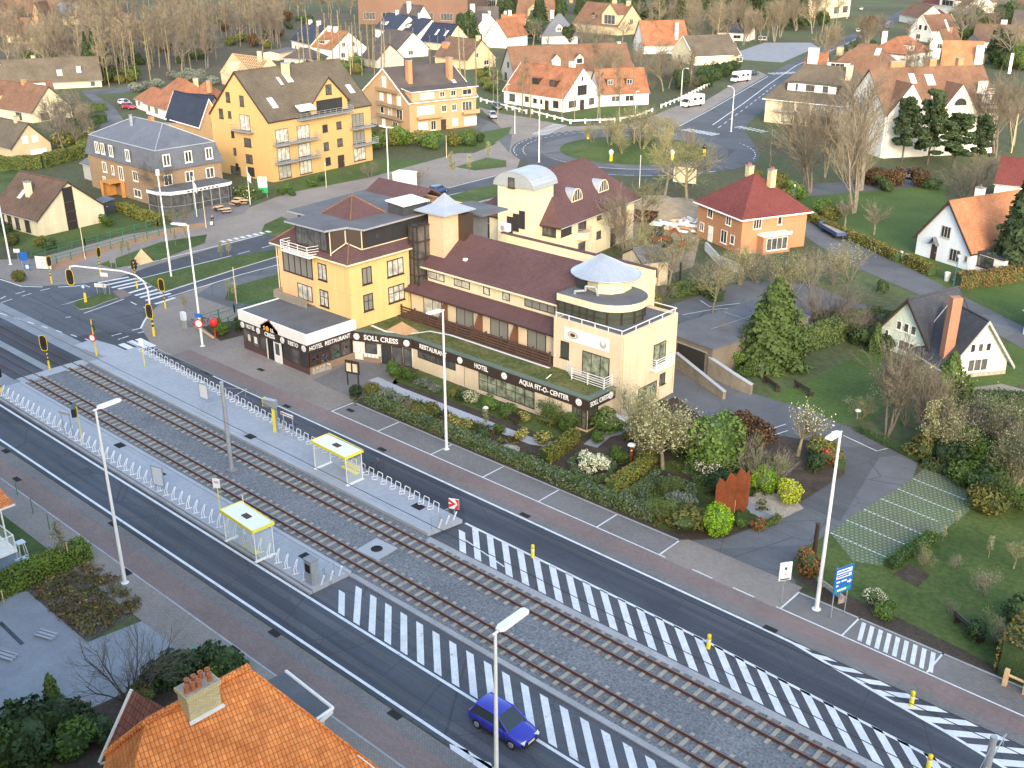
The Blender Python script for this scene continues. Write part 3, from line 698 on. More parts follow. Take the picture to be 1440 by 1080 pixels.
def disc_sign(parent,c,a,r,m1,m2,bar=False):
 d=Vector((math.cos(a),math.sin(a),0));p=Vector((-d.y,d.x,0));c=Vector(c)
 g=MB();g.tube(c-d*.015,c+d*.0,r,r,20,0);o=g.build('sign_plate',m1,parent)
 g=MB();g.poly([c+d*.006+p*(r*.72*math.cos(t))+Vector((0,0,r*.72*math.sin(t)))for t in[2*math.pi*i/20 for i in range(20)]])if not bar else g.poly([c+d*.006+p*x+Vector((0,0,z))for x,z in((-r*.7,-r*.2),(r*.7,-r*.2),(r*.7,r*.2),(-r*.7,r*.2))])
 g.build('sign_mark',m2,o)
disc_sign(t,(.1,-.22,2.0),R(-65),.42,m_red,m_signw)
traffic_light(70,520,3.3,'yellow rimmed tram signal on the narrow refuge between the tracks',[(R(-60),2.9)],big=1.25)
traffic_light(3,558,3.0,'striped signal post at the left end of the lower platform',[(R(120),2.4)],big=.8)
x,y=G(217,473);t=thing('traffic_light','curved white mast arm signal reaching over the junction from the hotel corner','traffic light',(x,y))
g=MB()
for a,b,m in[(0,1.1,0)]+[(1.1+i*.25,1.35+i*.25,(i+1)%2)for i in range(5)]:g.tube((0,0,a),(0,0,b),.15 if a==0 else .11,.13 if a==0 else .11,10,m)
g.build('pole',[m_yel,m_black],t)
ex,ey=G(97,375,7.4);e=Vector((ex-x,ey-y,7.2));d=Vector((e.x,e.y,0));Ld=d.length;d.normalize()
pts=[(0,0,2.3),(0,0,5.2),tuple(d*.3+Vector((0,0,6.1))),tuple(d*1.2+Vector((0,0,6.8))),tuple(d*2.6+Vector((0,0,7.15))),tuple(d*(Ld-.6)+Vector((0,0,7.5))),tuple(d*(Ld-.1)+Vector((0,0,7.4))),tuple(d*Ld+Vector((0,0,7.0)))]
g=MB();g.path(pts,.09,8);g.build('mast_arm',m_polew,t)
sig_head(t,tuple(d*Ld+Vector((.1,-.15,6.3))),R(-60),1.35);sig_head(t,(.1,-.24,2.9),R(-65),1.25);sig_head(t,(-.3,0,2.8),R(170),1.0)
def board(px,py,w,h,z,a,label,m=None,legs=2,nm='sign_board',cat='sign',mleg=None,back=.05,dz=0):
 x,y=G(px,py);t=thing(nm,label,cat,(x,y,dz),a+math.pi/2)
 g=MB();g.box(-w/2,-back,z,w/2,0,z+h);g.build('panel',m or m_signw,t)
 for s in([-.38*w,.38*w]if legs==2 else[0]):
  g=MB();g.tube((s,.05,0),(s,.05,z+h),.04,.04,8);g.build('leg',mleg or m_steel,t)
 return t
def mark(t,x0,z0,x1,z1,m,y=-.055,nm='panel_mark'):
 g=MB();g.poly([(x0,y,z0),(x1,y,z0),(x1,y,z1),(x0,y,z1)]);return g.build(nm,m,t)
def wr(t,body,size,x,z,m,y=-.06,sx=1.0):return text(body,size,m,t,(x,y,z),(1,0,0),(0,0,1),ext=.004,off=.004,sx=sx)
t=board(1178,868,1.5,1.9,1.9,R(-20),'blue direction sign with white and green panels on two legs',m_blue)
for z0,z1,m in((3.35,3.65,m_signw),(3.02,3.25,m_signw),(2.02,2.28,m_sgreen)):mark(t,-.65,z0,.6,z1,m)
for x0,z,w in((-.6,3.45,.9),(-.6,3.1,1.0)):mark(t,x0,z,x0+w,z+.1,m_blue,-.058)
for x0,z,w in((-.6,2.72,.3),(-.2,2.72,.45),(-.6,2.45,.2)):mark(t,x0,z,x0+w,z+.12,m_signw,-.058)
g=MB();g.poly([(.3,-.06,2.55),(.5,-.06,2.55),(.5,-.06,2.45),(.68,-.06,2.62),(.5,-.06,2.79),(.5,-.06,2.69),(.3,-.06,2.69)]);g.build('arrow',m_signw,t)
mark(t,-.45,2.08,.3,2.22,m_signw,-.058)
t=board(1099,848,.85,1.35,1.75,R(-35),'white framed notice panel on a single pole by the car park entrance',legs=1)
mark(t,-.3,1.95,.3,3.0,m_lum);mark(t,-.08,2.55,.08,2.75,m_black,-.057);mark(t,-.06,2.2,.06,2.28,m_red,-.057);mark(t,-.34,1.8,.34,1.9,m_black,-.057)
t=board(143,414,1.5,.45,.9,R(-60),'low white name board on the grass traffic island',m_signw);mark(t,-.6,1.05,.6,1.15,m_cream2)
t=board(151,416,.95,.45,2.4,R(-60),'raised white plate sign on the traffic island tip',m_signw)
t=board(160,377,.9,.7,.7,R(-60),'small grey framed board on the western lawn strip',m_conc2)
t=board(204,520,.5,.65,2.6,R(-60),'small white plate on a pole at the start of the upper platform',legs=1,mleg=m_yel2)
t=board(63,382,2.1,1.6,.4,R(-60),'wide white information board with pale map by the western pavement',m_signw)
for i in range(9):mark(t,-.9+(i%3)*.62,.5+(i//3)*.48,-.45+(i%3)*.62,.8+(i//3)*.48,[m_lum,m_blueish,m_green_w][(i*2)%3])
t=board(36,378,1.0,1.1,1.1,R(-50),'blue information sign at the far left corner',m_blue)
t=board(27,372,.8,.5,1.6,R(-50),'small white plate beside the blue information sign',m_signw,1)
t=board(40,383,.7,.7,.4,R(-50),'small blue and white route plate near the left information boards',m_blue,1);mark(t,-.2,.5,.2,1.0,m_signw)
t=board(371,278,1.5,2.6,.8,R(-50),'tall white and green advertising board before the ochre block',m_signw);mark(t,-.75,.8,.75,1.7,m_sgreen);mark(t,-.2,2.6,.2,3.0,m_greyw)
t=board(290,578,1.3,1.5,.9,R(-85),'grey framed timetable panel at the middle of the upper platform',m_steel,dz=.3);mark(t,-.55,1.0,.55,2.3,m_lum)
t=board(226,696,1.2,1.7,.5,R(-75),'glass timetable panel with steel frame on the lower platform',m_steel,dz=.3);mark(t,-.5,.6,.5,2.1,m_blueish)
t=board(407,620,1.5,.28,2.0,R(-85),'white stop name board on two legs near the yellow post',m_signw,dz=.3);mark(t,-.7,2.05,-.45,2.23,m_red);mark(t,-.35,2.09,.6,2.18,m_greyw)
t=board(97,617,1.3,.22,2.0,R(-75),'purple grey stop name board on two legs on the lower platform',m_greyw,dz=.3)
t=board(311,733,.55,.75,2.5,R(-60),'white stop flag on a yellow pole beside the lower shelter',m_signw,1,mleg=m_yel2,dz=.3);mark(t,-.18,2.9,.18,3.05,m_greyw)
t=board(116,627,1.15,.75,2.6,R(-120),'black electronic display on a yellow column on the lower platform',m_black,1,mleg=m_yel2,nm='display_board',back=.35,dz=.3)
x,y=G(389,612);t=thing('stop_column','yellow information column with grey cantilever head on the upper platform','information column',(x,y,.3),R(15))
g=MB();g.box(-.22,-.1,0,.1,.1,2.9,0);g.box(.1,-.1,0,.22,.1,2.9,1);g.build('column',[m_yel2,m_steel],t)
g=MB();g.box(-1.0,-.22,2.35,.25,.22,3.0,0);g.box(-1.06,-.22,2.3,-1.0,.22,3.05,1);g.build('display',[m_steel,m_yel2],t)
for px,py,z,lb in((751,222,0,'fat bottle shaped yellow marker with dark cap at the top of the roundabout'),(908+2,190,0,'yellow marker with orange cap at the far side of the roundabout'),(992,222,0,'yellow marker with black cap at the right of the roundabout'),(861,230,0,'yellow marker with white cap at the near side of the roundabout'),(947,230,0,'yellow marker with white cap near the right front of the roundabout')):
 x,y=G(px-2,py-2)if px!=751 else G(827,197);t=thing('traffic_marker',lb,'traffic marker',(x,y))
 g=MB();g.lathe((0,0,0),[(.3,0),(.28,1.3),(.18,1.45)],12);g.build('body',m_yel,t)
 g=MB();g.lathe((0,0,1.3),[(.12,0),(.42,.3),(.42,.8),(.0,1.1)],12);g.build('cap',m_black if 'dark' in lb or 'black' in lb else m_signw if 'white' in lb else m_woodo,t)
def bollard(x,y,label,h=1.05,r=.13):
 t=thing('marker_post',label,'bollard',(x,y));g=MB();g.lathe((0,0,0),[(r,0),(r,h*.72)],12);g.build('body',m_yel2,t)
 g=MB();g.lathe((0,0,h*.72),[(r*.9,0),(r*.9,.02),(r,.03),(r*.95,h*.24),(0,h*.29)],12);g.build('top',m_yel,t)
 g=MB();g.lathe((0,0,h*.60),[(r+.006,0),(r+.006,.09)],12);g.build('reflector',m_signw,t)
for px,py,lb in((749,784,'yellow marker post in the upper hatching, nearest the platform end'),(996,912,'yellow marker post halfway along the upper hatching'),(1281,993,'yellow marker post in the right hand hatching beside the pavement'),(1305,1083,'yellow marker post at the bottom edge of the upper hatching')):
 x,y=G(px,py);bollard(x,y,lb)
x,y=G(121,426);t=thing('marker_post','yellow marker post with blue arrow plate on the traffic island','bollard',(x,y))
g=MB();g.lathe((0,0,0),[(.16,0),(.14,1.2),(.05,1.25)],10);g.build('body',m_yel,t);g=MB();g.tube((0,0,1.2),(0,0,2.0),.03,.03,6);g.build('pole',m_steel,t);disc_sign(t,(0,-.05,2.0),R(-60),.28,m_blue,m_signw)
x,y=G(285,487);t=thing('round_sign','round red and white prohibition sign with blue plate on the lamp post by the forecourt','sign',(x+.12,y-.22,0))
disc_sign(t,(0,0,2.6),R(-60),.5,m_red,m_signw)
g=MB();g.cbox((0,.03,3.5),(.7,.04,.45),R(30));g.build('blue_plate',m_blue,t)
x,y=G(303,474);t=thing('post_box','red round headed post box on a leg by the hotel fence','post box',(x,y))
g=MB();g.tube((0,0,0),(0,0,1.3),.09,.09,8);g.build('leg',m_red,t);g=MB();g.lathe((0,0,1.2),[(.1,0),(.42,.12),(.45,.6),(.3,.85),(0,.95)],14);g.build('box',m_red,t)
x,y=G(260,462);t=thing('machine_post','white and blue service post beside the parked bicycles','service post',(x,y));g=MB();g.box(-.25,-.15,0,.25,.15,1.0);g.build('body',m_steel,t);g=MB();g.box(-.3,-.2,1.0,.3,.2,1.9);g.build('screen',m_blueish,t)
x,y=G(201,368);t=tag(MB().faces([(-1.1,-.9,0),(1.1,-.9,0),(1.1,.9,0),(-1.1,.9,0),(0,0,1.7)],[(0,1,4),(1,2,4),(2,3,4),(3,0,4)]).build('pyramid',m_woodl),'small pale wooden pyramid on the western lawn strip','sculpture');t.location=(x,y,.04)
x,y=G(440,824);t=thing('ticket_machine','grey ticket machine at the end of the lower platform','ticket machine',(x,y,.3));g=MB();g.box(-.38,-.3,0,.38,.3,1.75);g.build('body',m_steel,t);g=MB();g.box(-.42,-.34,1.752,.42,.34,1.83);g.build('lid',m_conc2,t);g=MB();g.box(-.25,-.32,.9,.25,-.303,1.5);g.build('screen',m_dark,t)
for ex,y0,y1,lb in((-49.0,34.9,36.9,'galvanised tube railing across the end of the lower platform'),(-48.4,45.0,47.0,'galvanised tube railing across the end of the upper platform')):
 t=thing('end_railing',lb,'railing',(ex,y0,.3))
 for k_ in range(2):
  a=k_*.9;g=MB();pts=[(0,a,0),(0,a,.95),(.05,a+.08,1.0),(0,a+.7,1.0),(0,a+.78,.95),(0,a+.78,0)];g.path(pts,.03,6);g.path([(0,a,.5),(0,a+.78,.5)],.02,5);g.build('hoop',m_steel,t)
for i in range(3):
 for x0,y0,lb in((-48.9,35.0,'slanted white reflector post at the lower platform end'),(-48.3,45.2,'slanted white reflector post at the upper platform end')):
  g=MB();g.tube((0,0,0),(.25,.1,.75),.06,.06,8);o=g.build('reflector_post',m_signw);o.location=(x0+.15,y0+.25+i*.75,.3);tag(o,lb,'reflector post',lb.replace('slanted white reflector post','slanted white reflector posts'))
x,y=G(639,733);t=thing('warning_sign','red and white chevron sign at the tip of the upper platform','sign',(x,y,.3),R(-65)+math.pi/2)
g=MB();g.tube((0,.05,0),(0,.05,1.6),.035,.035,6);g.build('leg',m_steel,t);g=MB();g.box(-.4,-.03,.75,.4,0,1.6);g.build('panel',m_signw,t)
g=MB();g.poly([(-.4,-.035,1.1),(-.4,-.035,.8),(.15,-.035,1.17),(-.4,-.035,1.55),(-.4,-.035,1.3),(-.15,-.035,1.17)]);g.poly([(0,-.035,.76),(.38,-.035,.76),(.38,-.035,1.55),(0.1,-.035,1.55),(.3,-.035,1.17)]);g.build('chevron',m_red,t)
x,y=G(530,775);t=thing('inspection_slab','square concrete slab with round black manhole between the tracks','manhole',(x,y,.1),R(3));g=MB();g.box(-1.05,-1.0,0,1.05,1.0,.09);g.build('slab',m_conc,t);g=MB();g.lathe((0,0,.095),[(0.0,.005),(.42,.005),(.42,0)],20);g.build('cover',m_dark,t)
def shelter(corners,label,facing):
 P=[Vector(G(a,b,2.75))for a,b in corners];c=sum(P,Vector((0,0)))/4
 ux=(P[2]-P[1]).normalized();L=(P[2]-P[1]).length;W=(P[1]-P[0]).length;W=max(1.5,min(W,2.0));L=max(3.6,min(4.3,L))
 t=thing('tram_shelter',label,'shelter',(c.x,c.y,.3),math.atan2(ux.y,ux.x))
 zt=2.45
 g=MB();g.box(-L/2,-W/2,zt,L/2,W/2,zt+.07);roof=g.build('roof',m_lum,t)
 g=MB();e=.07
 g.box(-L/2-e,-W/2-e,zt-.1,L/2+e,-W/2-.002,zt+.12);g.box(-L/2-e,W/2+.002,zt-.1,L/2+e,W/2+e,zt+.12);g.box(-L/2-e,-W/2,zt-.1,-L/2-.002,W/2,zt+.118);g.box(L/2+.002,-W/2,zt-.1,L/2+e,W/2,zt+.118);g.build('rim',m_yel2,roof)
 g=MB();g.box(-.35,-.22,zt+.071,.35,.22,zt+.12);g.build('hatch',m_brownw,roof)
 for sx in(-1,1):
  for sy in(-1,1):g=MB();g.tube((sx*(L/2-.08),sy*(W/2-.1),0),(sx*(L/2-.08),sy*(W/2-.1),zt-.1),.045,.045,8);g.build('post',m_polew,t)
 s=1 if facing<0 else-1
 g=MB();g.box(-L/2+.15,s*(W/2-.10),.15,L/2-.15,s*(W/2-.09),2.2);g.build('glass_panel',m_clear,t)
 for sx in(-1,1):g=MB();g.box(sx*(L/2-.08)-.006,-W/2+.2,.15,sx*(L/2-.08)+.006,W/2-.2,2.1);g.build('glass_panel',m_clear,t)
 g=MB();g.box(-.1,s*(W/2-.55),.45,L/2-.3,s*(W/2-.2),.5);g.box(-.1,s*(W/2-.2),.62,L/2-.3,s*(W/2-.16),.95);g.build('bench',m_yel2,t)
 for sx in(-1,1):g=MB();g.box(sx*(L/2-.1)-.12,-W/2,0,sx*(L/2-.1)+.12,W/2,.06);g.build('footing',m_signw,t)
 if s<0:
  for a in(-.2,.9):g=MB();g.box(a,-W/2+.112,.5,a+.7,-W/2+.125,1.9);g.build('poster',m_blueish,t)
  g=MB();g.tube((-L/2+.3,W/2,zt),(-L/2+.3,W/2,zt+.7),.03,.03,6);g.build('aerial',m_signw,t)
 return t
shelter([(440,620),(461,609),(508,632),(487,650)],'yellow rimmed glass tram shelter on the upper platform',-1)
shelter([(310,717),(339,706),(384,735),(356,752)],'yellow rimmed glass tram shelter on the lower platform',1)
def rack_proto(kind):
 t=thing('bicycle_rack','x','bicycle rack')
 g=MB()
 if kind=='hoop':
  g.path([(-.3,0,0),(-.3,.1,.55),(-.26,.12,.68),(.26,.12,.68),(.3,.1,.55),(.3,0,0)],.032,6);g.build('hoop',m_polew,t)
  g=MB();g.path([(-.3,0,.02),(-.45,-.35,.05),(-.45,-.4,.3),(-.3,-.05,.3)],.03,5);g.build('foot',m_polew,t)
 else:
  g.path([(0,-.15,0),(-.1,-.1,.4),(-.35,.35,.8),(-.3,.4,.82),(-.05,.05,.42),(.1,.0,0)],.032,6);g.build('hoop',m_polew,t)
  g=MB();g.path([(-.1,-.25,.02),(.12,.2,.02)],.035,5);g.build('foot',m_polew,t)
 return t
pr=rack_proto('lean');n=0
xs=[-95.0+i*1.0 for i in range(46)]
for i,x in enumerate(xs):
 if-61.5<x<-61.4:continue
 lb='slanted white tube bicycle rack in the row along the lower platform'
 if n==0:pr.location=(x,34.95,.3);tag(pr,lb,None,'bicycle racks along the lower platform')
 else:dup(pr,(x,34.95,.3),0,lb,'bicycle racks along the lower platform')
 n+=1
pr=rack_proto('hoop')
for i in range(42):
 x=-95.2+i*1.1;ye=np.interp(x,[-97,-80.4,-65.4,-48],[49.9,48.9,48.0,47.2])-.25
 lb='white hoop bicycle rack in the row along the upper platform'
 if i==0:pr.location=(x,ye,.3);tag(pr,lb,None,'bicycle racks along the upper platform')
 else:dup(pr,(x,ye,.3),-.05,lb,'bicycle racks along the upper platform')
def bicycle(x,y,z,a,label):
 t=thing('bicycle',label,'bicycle',(x,y,z),a)
 for s in(-.5,.5):
  g=MB();pts=[(s+.33*math.cos(q),0,.34+.33*math.sin(q))for q in[2*math.pi*i/16 for i in range(17)]];g.path(pts,.022,5)
  for i in range(0,16,2):g.tube((s,0,.34),pts[i],.006,.006,3)
  g.build('wheel',m_black,t)
 g=MB();A,B,C_,D=(-.5,0,.34),(-.05,0,.32),(-.2,0,.82),(.38,0,.82);g.path([A,B,D,C_,B],.02,5);g.path([A,C_],.015,5);g.path([(.5,0,.34),D,(.36,0,1.0)],.02,5);g.build('frame',m_frame_d,t)
 g=MB();g.path([(.3,-.26,1.02),(.38,0,1.02),(.3,.26,1.02)],.015,5);g.build('handlebar',m_steel,t)
 g=MB();g.cbox((-.22,0,.9),(.28,.16,.07));g.tube((-.2,0,.8),(-.22,0,.88),.015,.015,5);g.build('saddle',m_black,t)
x,y=G(527,668);bicycle(x,y,.3,R(70),'dark bicycle leaning in the rack beside the upper shelter')
x,y=G(274,461);bicycle(x,y,.04,R(20),'dark bicycle at the fence corner, next to the service post')
x,y=G(290,458);bicycle(x,y,.04,R(30),'dark bicycle at the fence corner, nearer the lamp post')
def railing(pts,label,h=1.0,m=None,post=1.8,nm='railing',bars=2,pairs=False,z=0.0):
 t=thing(nm,label,'railing',(pts[0][0],pts[0][1],z));o=Vector(pts[0]);m=m or m_fgreen
 P=[Vector(p)-o for p in pts]
 for i in range(len(P)-1):
  a,b=P[i],P[i+1];g=MB()
  for j in range(bars):zz=h-.02-j*(h*.42);g.tube((a.x,a.y,zz),(b.x,b.y,zz),.035,.035,5)
  g.build('rail',m,t)
  L=(b-a).length;n=max(1,int(L/post))
  for q in range(n+1):
   p=a+(b-a)*(q/n);g=MB();g.box(p.x-.05,p.y-.05,0,p.x+.05,p.y+.05,h+.05);g.build('post',m,t)
 return t
railing(GP([(45,366),(120,346),(222,318)]),'green metal railing on the upper side of the western ramp',1.05)
railing(GP([(222,318),(262,306),(288,304)]),'green metal railing section near the pavement cafe',1.05)
railing(GP([(60,377),(120,360),(240,328)]),'green metal railing on the lower side of the western ramp',1.05)
sheet('ramp_brick_path',GP([(62,372),(150,345),(290,310),(290,318),(150,354),(75,382)]),.044,m_or_b if False else bricks('orange_pavers',(.36,.20,.11),(.44,.26,.15),(.22,.15,.10),.22,.11,.012,.5,.15,.3,pos=True))
railing(GP([(285,455),(330,440),(400,425)]),'green metal railing along the grass strip beside the hotel',1.0)
railing(GP([(305,464),(338,450),(348,446)]),'short green railing beside the hotel terrace',.9)
g=MB();w=GP([(276,462),(300,478)]);a,b=w;g.tube((a[0],a[1],.25),(b[0],b[1],.25),.14,.14,6);tag(g.build('timber_edging',m_woodl),'low timber edging along the planting at the fence corner','timber edging')
sheet('planting_fence_corner',GP([(284,460),(345,448),(350,470),(310,480)]),.046,m_soil)
def picket(pts,label,h=.9):
 t=thing('picket_fence',label,'fence',(pts[0][0],pts[0][1],0));o=Vector(pts[0]);P=[Vector(p)-o for p in pts]
 for i in range(len(P)-1):
  a,b=P[i],P[i+1];d=b-a;g=MB();ang=math.atan2(d.y,d.x);c=(a+b)/2;g.cbox((c.x,c.y,h*.75),(d.length,.08,.35),ang);g.build('rail',m_gwhite,t)
  n=max(1,int(d.length/3))
  for q in range(n+1):p=a+d*(q/n);g=MB();g.cbox((p.x,p.y,h*.55),(.32,.32,h*1.1),ang);g.build('post',m_gwhite,t)
picket(GP([(676,143),(702,150),(740,160)]),'white low fence along the side street before the corner house')
picket(GP([(748,160),(802,174),(864,172)]),'white low fence in front of the white corner house gable')
picket(GP([(872,171),(900,165),(917,158)]),'white low fence right of the corner house path')
picket(GP([(930,152),(960,140),(998,120)]),'white low fence running up beside the motorhome')
def car(x,y,a,paint,label,L=4.0,W=1.68,H=1.45,z=.03,van=False,cat='car'):
 t=thing('parked_car' if 'driving' not in label else 'moving_car',label,cat,(x,y,z),a)
 h=L/2
 st=[(-h,.72,.42,.78),(-h+.08,.80,.30,.86),(-h+.5,.84,.24,.90),(-h+1.4,.85,.22,.91),(.3,.85,.22,.90),(h-1.15,.84,.22,.88),(h-.5,.82,.24,.78),(h-.12,.76,.30,.68),(h,.64,.42,.58)]
 sc=W/1.7;P=[];g=MB()
 for sx,hw,zb,zt in st:
  hw*=sc;P+=[(sx,-hw*.94,zb),(sx,-hw,zb+.18),(sx,-hw,zt-.14),(sx,-hw*.93,zt-.02),(sx,-hw*.5,zt+.03),(sx,hw*.5,zt+.03),(sx,hw*.93,zt-.02),(sx,hw,zt-.14),(sx,hw,zb+.18),(sx,hw*.94,zb)]
 n=10;fs=[]
 for i in range(len(st)-1):
  for j in range(n):j2=(j+1)%n;fs.append((i*n+j,i*n+j2,(i+1)*n+j2,(i+1)*n+j))
 g.faces(P,fs,0,True);g.poly(P[:n]);g.poly(P[-n:][::-1])
 body=g.build('body',paint,t)
 zb=.86;b0,b1=-h+.18,h-.95;r0,r1=-h+.55,h-1.85
 wb,wr_=.80*sc,.62*sc
 base=[(b0,-wb,zb),(b1,-wb*.96,zb-.02),(b1,wb*.96,zb-.02),(b0,wb,zb)];mid=[(b0+.1,-wb,zb+.05),(b1-.1,-wb*.96,zb+.03),(b1-.1,wb*.96,zb+.03),(b0+.1,wb,zb+.05)]
 roof=[(r0,-wr_,H-.04),(r1,-wr_,H-.04),(r1,wr_,H-.04),(r0,wr_,H-.04)]
 g=MB()
 for i in range(4):j=(i+1)%4;g.poly([base[i],base[j],roof[j],roof[i]])
 g.build('windows',m_carglass,t)
 g=MB();N=6;P=[]
 for i in range(N+1):
  u=i/N;xx=r0-.12+(r1-r0+.2)*u;hz=H-.03+.06*math.sin(math.pi*u)
  P+=[(xx,-wr_-.02,H-.08+.02*math.sin(math.pi*u)),(xx,-wr_*.7,hz-.01),(xx,0,hz+.01),(xx,wr_*.7,hz-.01),(xx,wr_+.02,H-.08+.02*math.sin(math.pi*u))]
 g.faces(P,[(i*5+j,(i+1)*5+j,(i+1)*5+j+1,i*5+j+1)for i in range(N)for j in range(4)],0,True)
 for i in range(4):g.tube(base[i],roof[i],.045,.04,6)
 for s in(-1,1):g.tube((-.05,s*wb,zb),(-.12,s*wr_,H-.05),.035,.035,5);g.tube((r0,s*wr_,H-.06),(r1,s*wr_,H-.06),.03,.03,5)
 g.build('roof',paint,t)
 for sx in(-h+.72,h-.72):
  for sy in(-1,1):
   yy=sy*(W/2-.02);g=MB()
   g.tube((sx,yy-sy*.2,.30),(sx,yy+sy*.03,.30),.30,.30,16);w=g.build('wheel',m_rubber,t)
   g=MB();g.tube((sx,yy+sy*.02,.30),(sx,yy+sy*.04,.30),.19,.18,12);g.build('rim',m_steel,w)
 for sy in(-1,1):
  g=MB();g.cbox((h-.16,sy*.52*sc,.60),(.3,.34,.14),-sy*.35);g.build('headlight',m_signw,t)
  g=MB();g.cbox((-h+.06,sy*.60*sc,.70),(.1,.2,.26));g.build('tail_light',m_red,t)
  g=MB();g.cbox((h-1.35,sy*(W/2+.06),.93),(.16,.18,.13));g.build('mirror',paint,t)
 g=MB();g.cbox((h+.0,0,.44),(.06,.5,.12));g.cbox((-h-.0,0,.6),(.06,.5,.12));g.build('number_plate',m_cream2,t)
 g=MB();g.cbox((h-.05,0,.30),(.12,1.1*sc,.10));g.cbox((h-.09,0,.60),(.1,.62*sc,.08));g.build('grille',m_black,t)
 for sy in(-1,1):
  yy=sy*(W/2+.004);g=MB();g.box(-h+1.05,yy-.01,.25,h-1.05,yy+.012,.36);g.build('sill_trim',m_black,t)
  g=MB();[g.box(xx,yy-.012,.38,xx+.018,yy+.006,.80)for xx in(-h+1.18,-.1,h-1.2)];g.build('door_seam',m_black,t)
  g=MB();[g.box(xx,yy-.01,.70,xx+.16,yy+.03,.735)for xx in(-.42,-.42+.95)];g.build('door_handle',paint,t)
 return t
x,y=G(697,1041);car(x-.15,y+.80,R(1),carpaint('car_blue',(.03,.035,.40)),'blue hatchback driving right along the lower road',3.9,1.66,1.5)
def carpx(px,py,a,col,label,**kw):x,y=G(px,py);return car(x,y,R(a),carpaint('paint_'+label.split()[0]+label.split()[1],col),label,**kw)
carpx(181,153,5,(.45,.02,.04),'red car parked at the lane by the orange roofed house')
carpx(176,148,5,(.70,.72,.74),'white car parked behind the red car')
carpx(693,166,-40,(.38,.42,.48),'silver car parked in the side street by the brick block')
carpx(699,153,-35,(.04,.05,.10),'dark car parked beyond the silver car in the side street')
carpx(1275,247,170,(.03,.035,.07),'dark car parked under the pines')
carpx(1282,252,170,(.66,.68,.68),'white car parked under the pines, nearer than the dark one')
carpx(616,272,100,(.04,.09,.25),'blue car on the far carriageway behind the hotel')
carpx(1058,106,70,(.05,.06,.09),'dark car parked behind the second motorhome')
carpx(1207,45,110,(.7,.72,.74),'white car far up the road by the trees')
carpx(1233,27,110,(.06,.05,.05),'dark car at the top of the far road')
carpx(1248,40,110,(.02,.10,.40),'bright blue van standing near the white houses far up the road',H=2.0)
carpx(1211,14,110,(.6,.6,.62),'grey car at the end of the far road')
def motorhome(px,py,a,label):
 x,y=G(px,py);t=thing('motorhome',label,'motorhome',(x,y,.03),R(a))
 g=MB();g.box(-3.2,-1.05,.5,1.6,1.05,2.85);g.poly([(1.6,-1.05,1.9),(2.7,-1.0,2.1),(2.7,1.0,2.1),(1.6,1.05,1.9)]);g.poly([(1.6,-1.05,2.85),(2.5,-1.0,2.75),(2.7,-1.0,2.1),(1.6,-1.05,1.9)]);g.poly([(1.6,1.05,1.9),(2.7,1.0,2.1),(2.5,1.0,2.75),(1.6,1.05,2.85)]);g.poly([(2.7,-1.0,2.1),(2.5,-1.0,2.75),(2.5,1.0,2.75),(2.7,1.0,2.1)]);g.poly([(1.6,1.05,2.85),(2.5,1.0,2.75),(2.5,-1,2.75),(1.6,-1.05,2.85)]);g.build('living_box',m_gwhite,t)
 g=MB();g.faces([(1.6,-.95,.4),(3.2,-.9,.4),(3.2,-.9,1.0),(2.6,-.9,1.2),(2.0,-.9,1.95),(1.6,-.95,1.95),(1.6,.95,.4),(3.2,.9,.4),(3.2,.9,1.0),(2.6,.9,1.2),(2.0,.9,1.95),(1.6,.95,1.95)],[(0,1,2,3,4,5),(11,10,9,8,7,6),(1,7,8,2),(2,8,9,3),(0,6,7,1)]);g.build('cab',m_gwhite,t)
 g=MB();g.poly([(2.62,-.85,1.22),(2.62,.85,1.22),(2.06,.85,1.92),(2.06,-.85,1.92)]);
 for s in(-1,1):g.poly([(1.7,s*.962,1.2),(2.5,s*.935,1.2),(2.0,s*.935,1.8),(1.7,s*.962,1.8)][::s])
 g.build('windscreen',m_carglass,t)
 for xx in(-2.4,-.4):
  for s in(-1,1):g=MB();g.box(xx,s*1.051-.01,1.6,xx+1.1,s*1.051+.01,2.2);g.build('side_window',m_carglass,t)
 for sx in(-1.9,2.2):
  for sy in(-1,1):g=MB();g.tube((sx,sy*.8,.34),(sx,sy*1.07,.34),.34,.34,14);g.build('wheel',m_rubber,t)
 g=MB();g.box(-3.21,-1.06,1.1,1.6,-1.055,1.35);g.box(-3.21,1.055,1.1,1.6,1.06,1.35);g.build('stripe',m_blueish,t)
motorhome(973,150,-100,'white motorhome with bicycle on its tail, parked along the far road nearest the roundabout')
motorhome(1041,115,-100,'white motorhome parked further up the road ahead of a dark car')
x,y=G(984,146);bicycle(x,y,.7,R(0),'bicycle hung on the back of the nearer motorhome')
x,y=G(1172,330);t=thing('boat_trailer','blue flatbed trailer with sandy load parked along the right lane','trailer',(x,y,.03),math.atan2(-.61,.79))
g=MB();g.box(-2.9,-1.0,.55,2.9,1.0,.75,0);g.box(-2.9,-1.0,.75,2.9,-.94,1.05,0);g.box(-2.9,.94,.75,2.9,1.0,1.05,0);g.box(-2.9,-.94,.75,-2.84,.94,1.25,0);g.box(2.84,-.94,.75,2.9,.94,1.05,0);g.build('bed',flatm('trailer_blue',(.05,.09,.22),.5),t)
g=MB();g.box(-2.4,-.8,.75,2.5,.8,.95);g.build('load',m_stone,t)
for sx in(-1.6,1.8):
 for sy in(-1,1):g=MB();g.tube((sx,sy*.72,.38),(sx,sy*.95,.38),.38,.38,14);g.build('wheel',m_rubber,t)
g=MB();g.path([(2.9,-.3,.6),(4.1,0,.5),(2.9,.3,.6)],.05,6);g.build('drawbar',m_black,t)
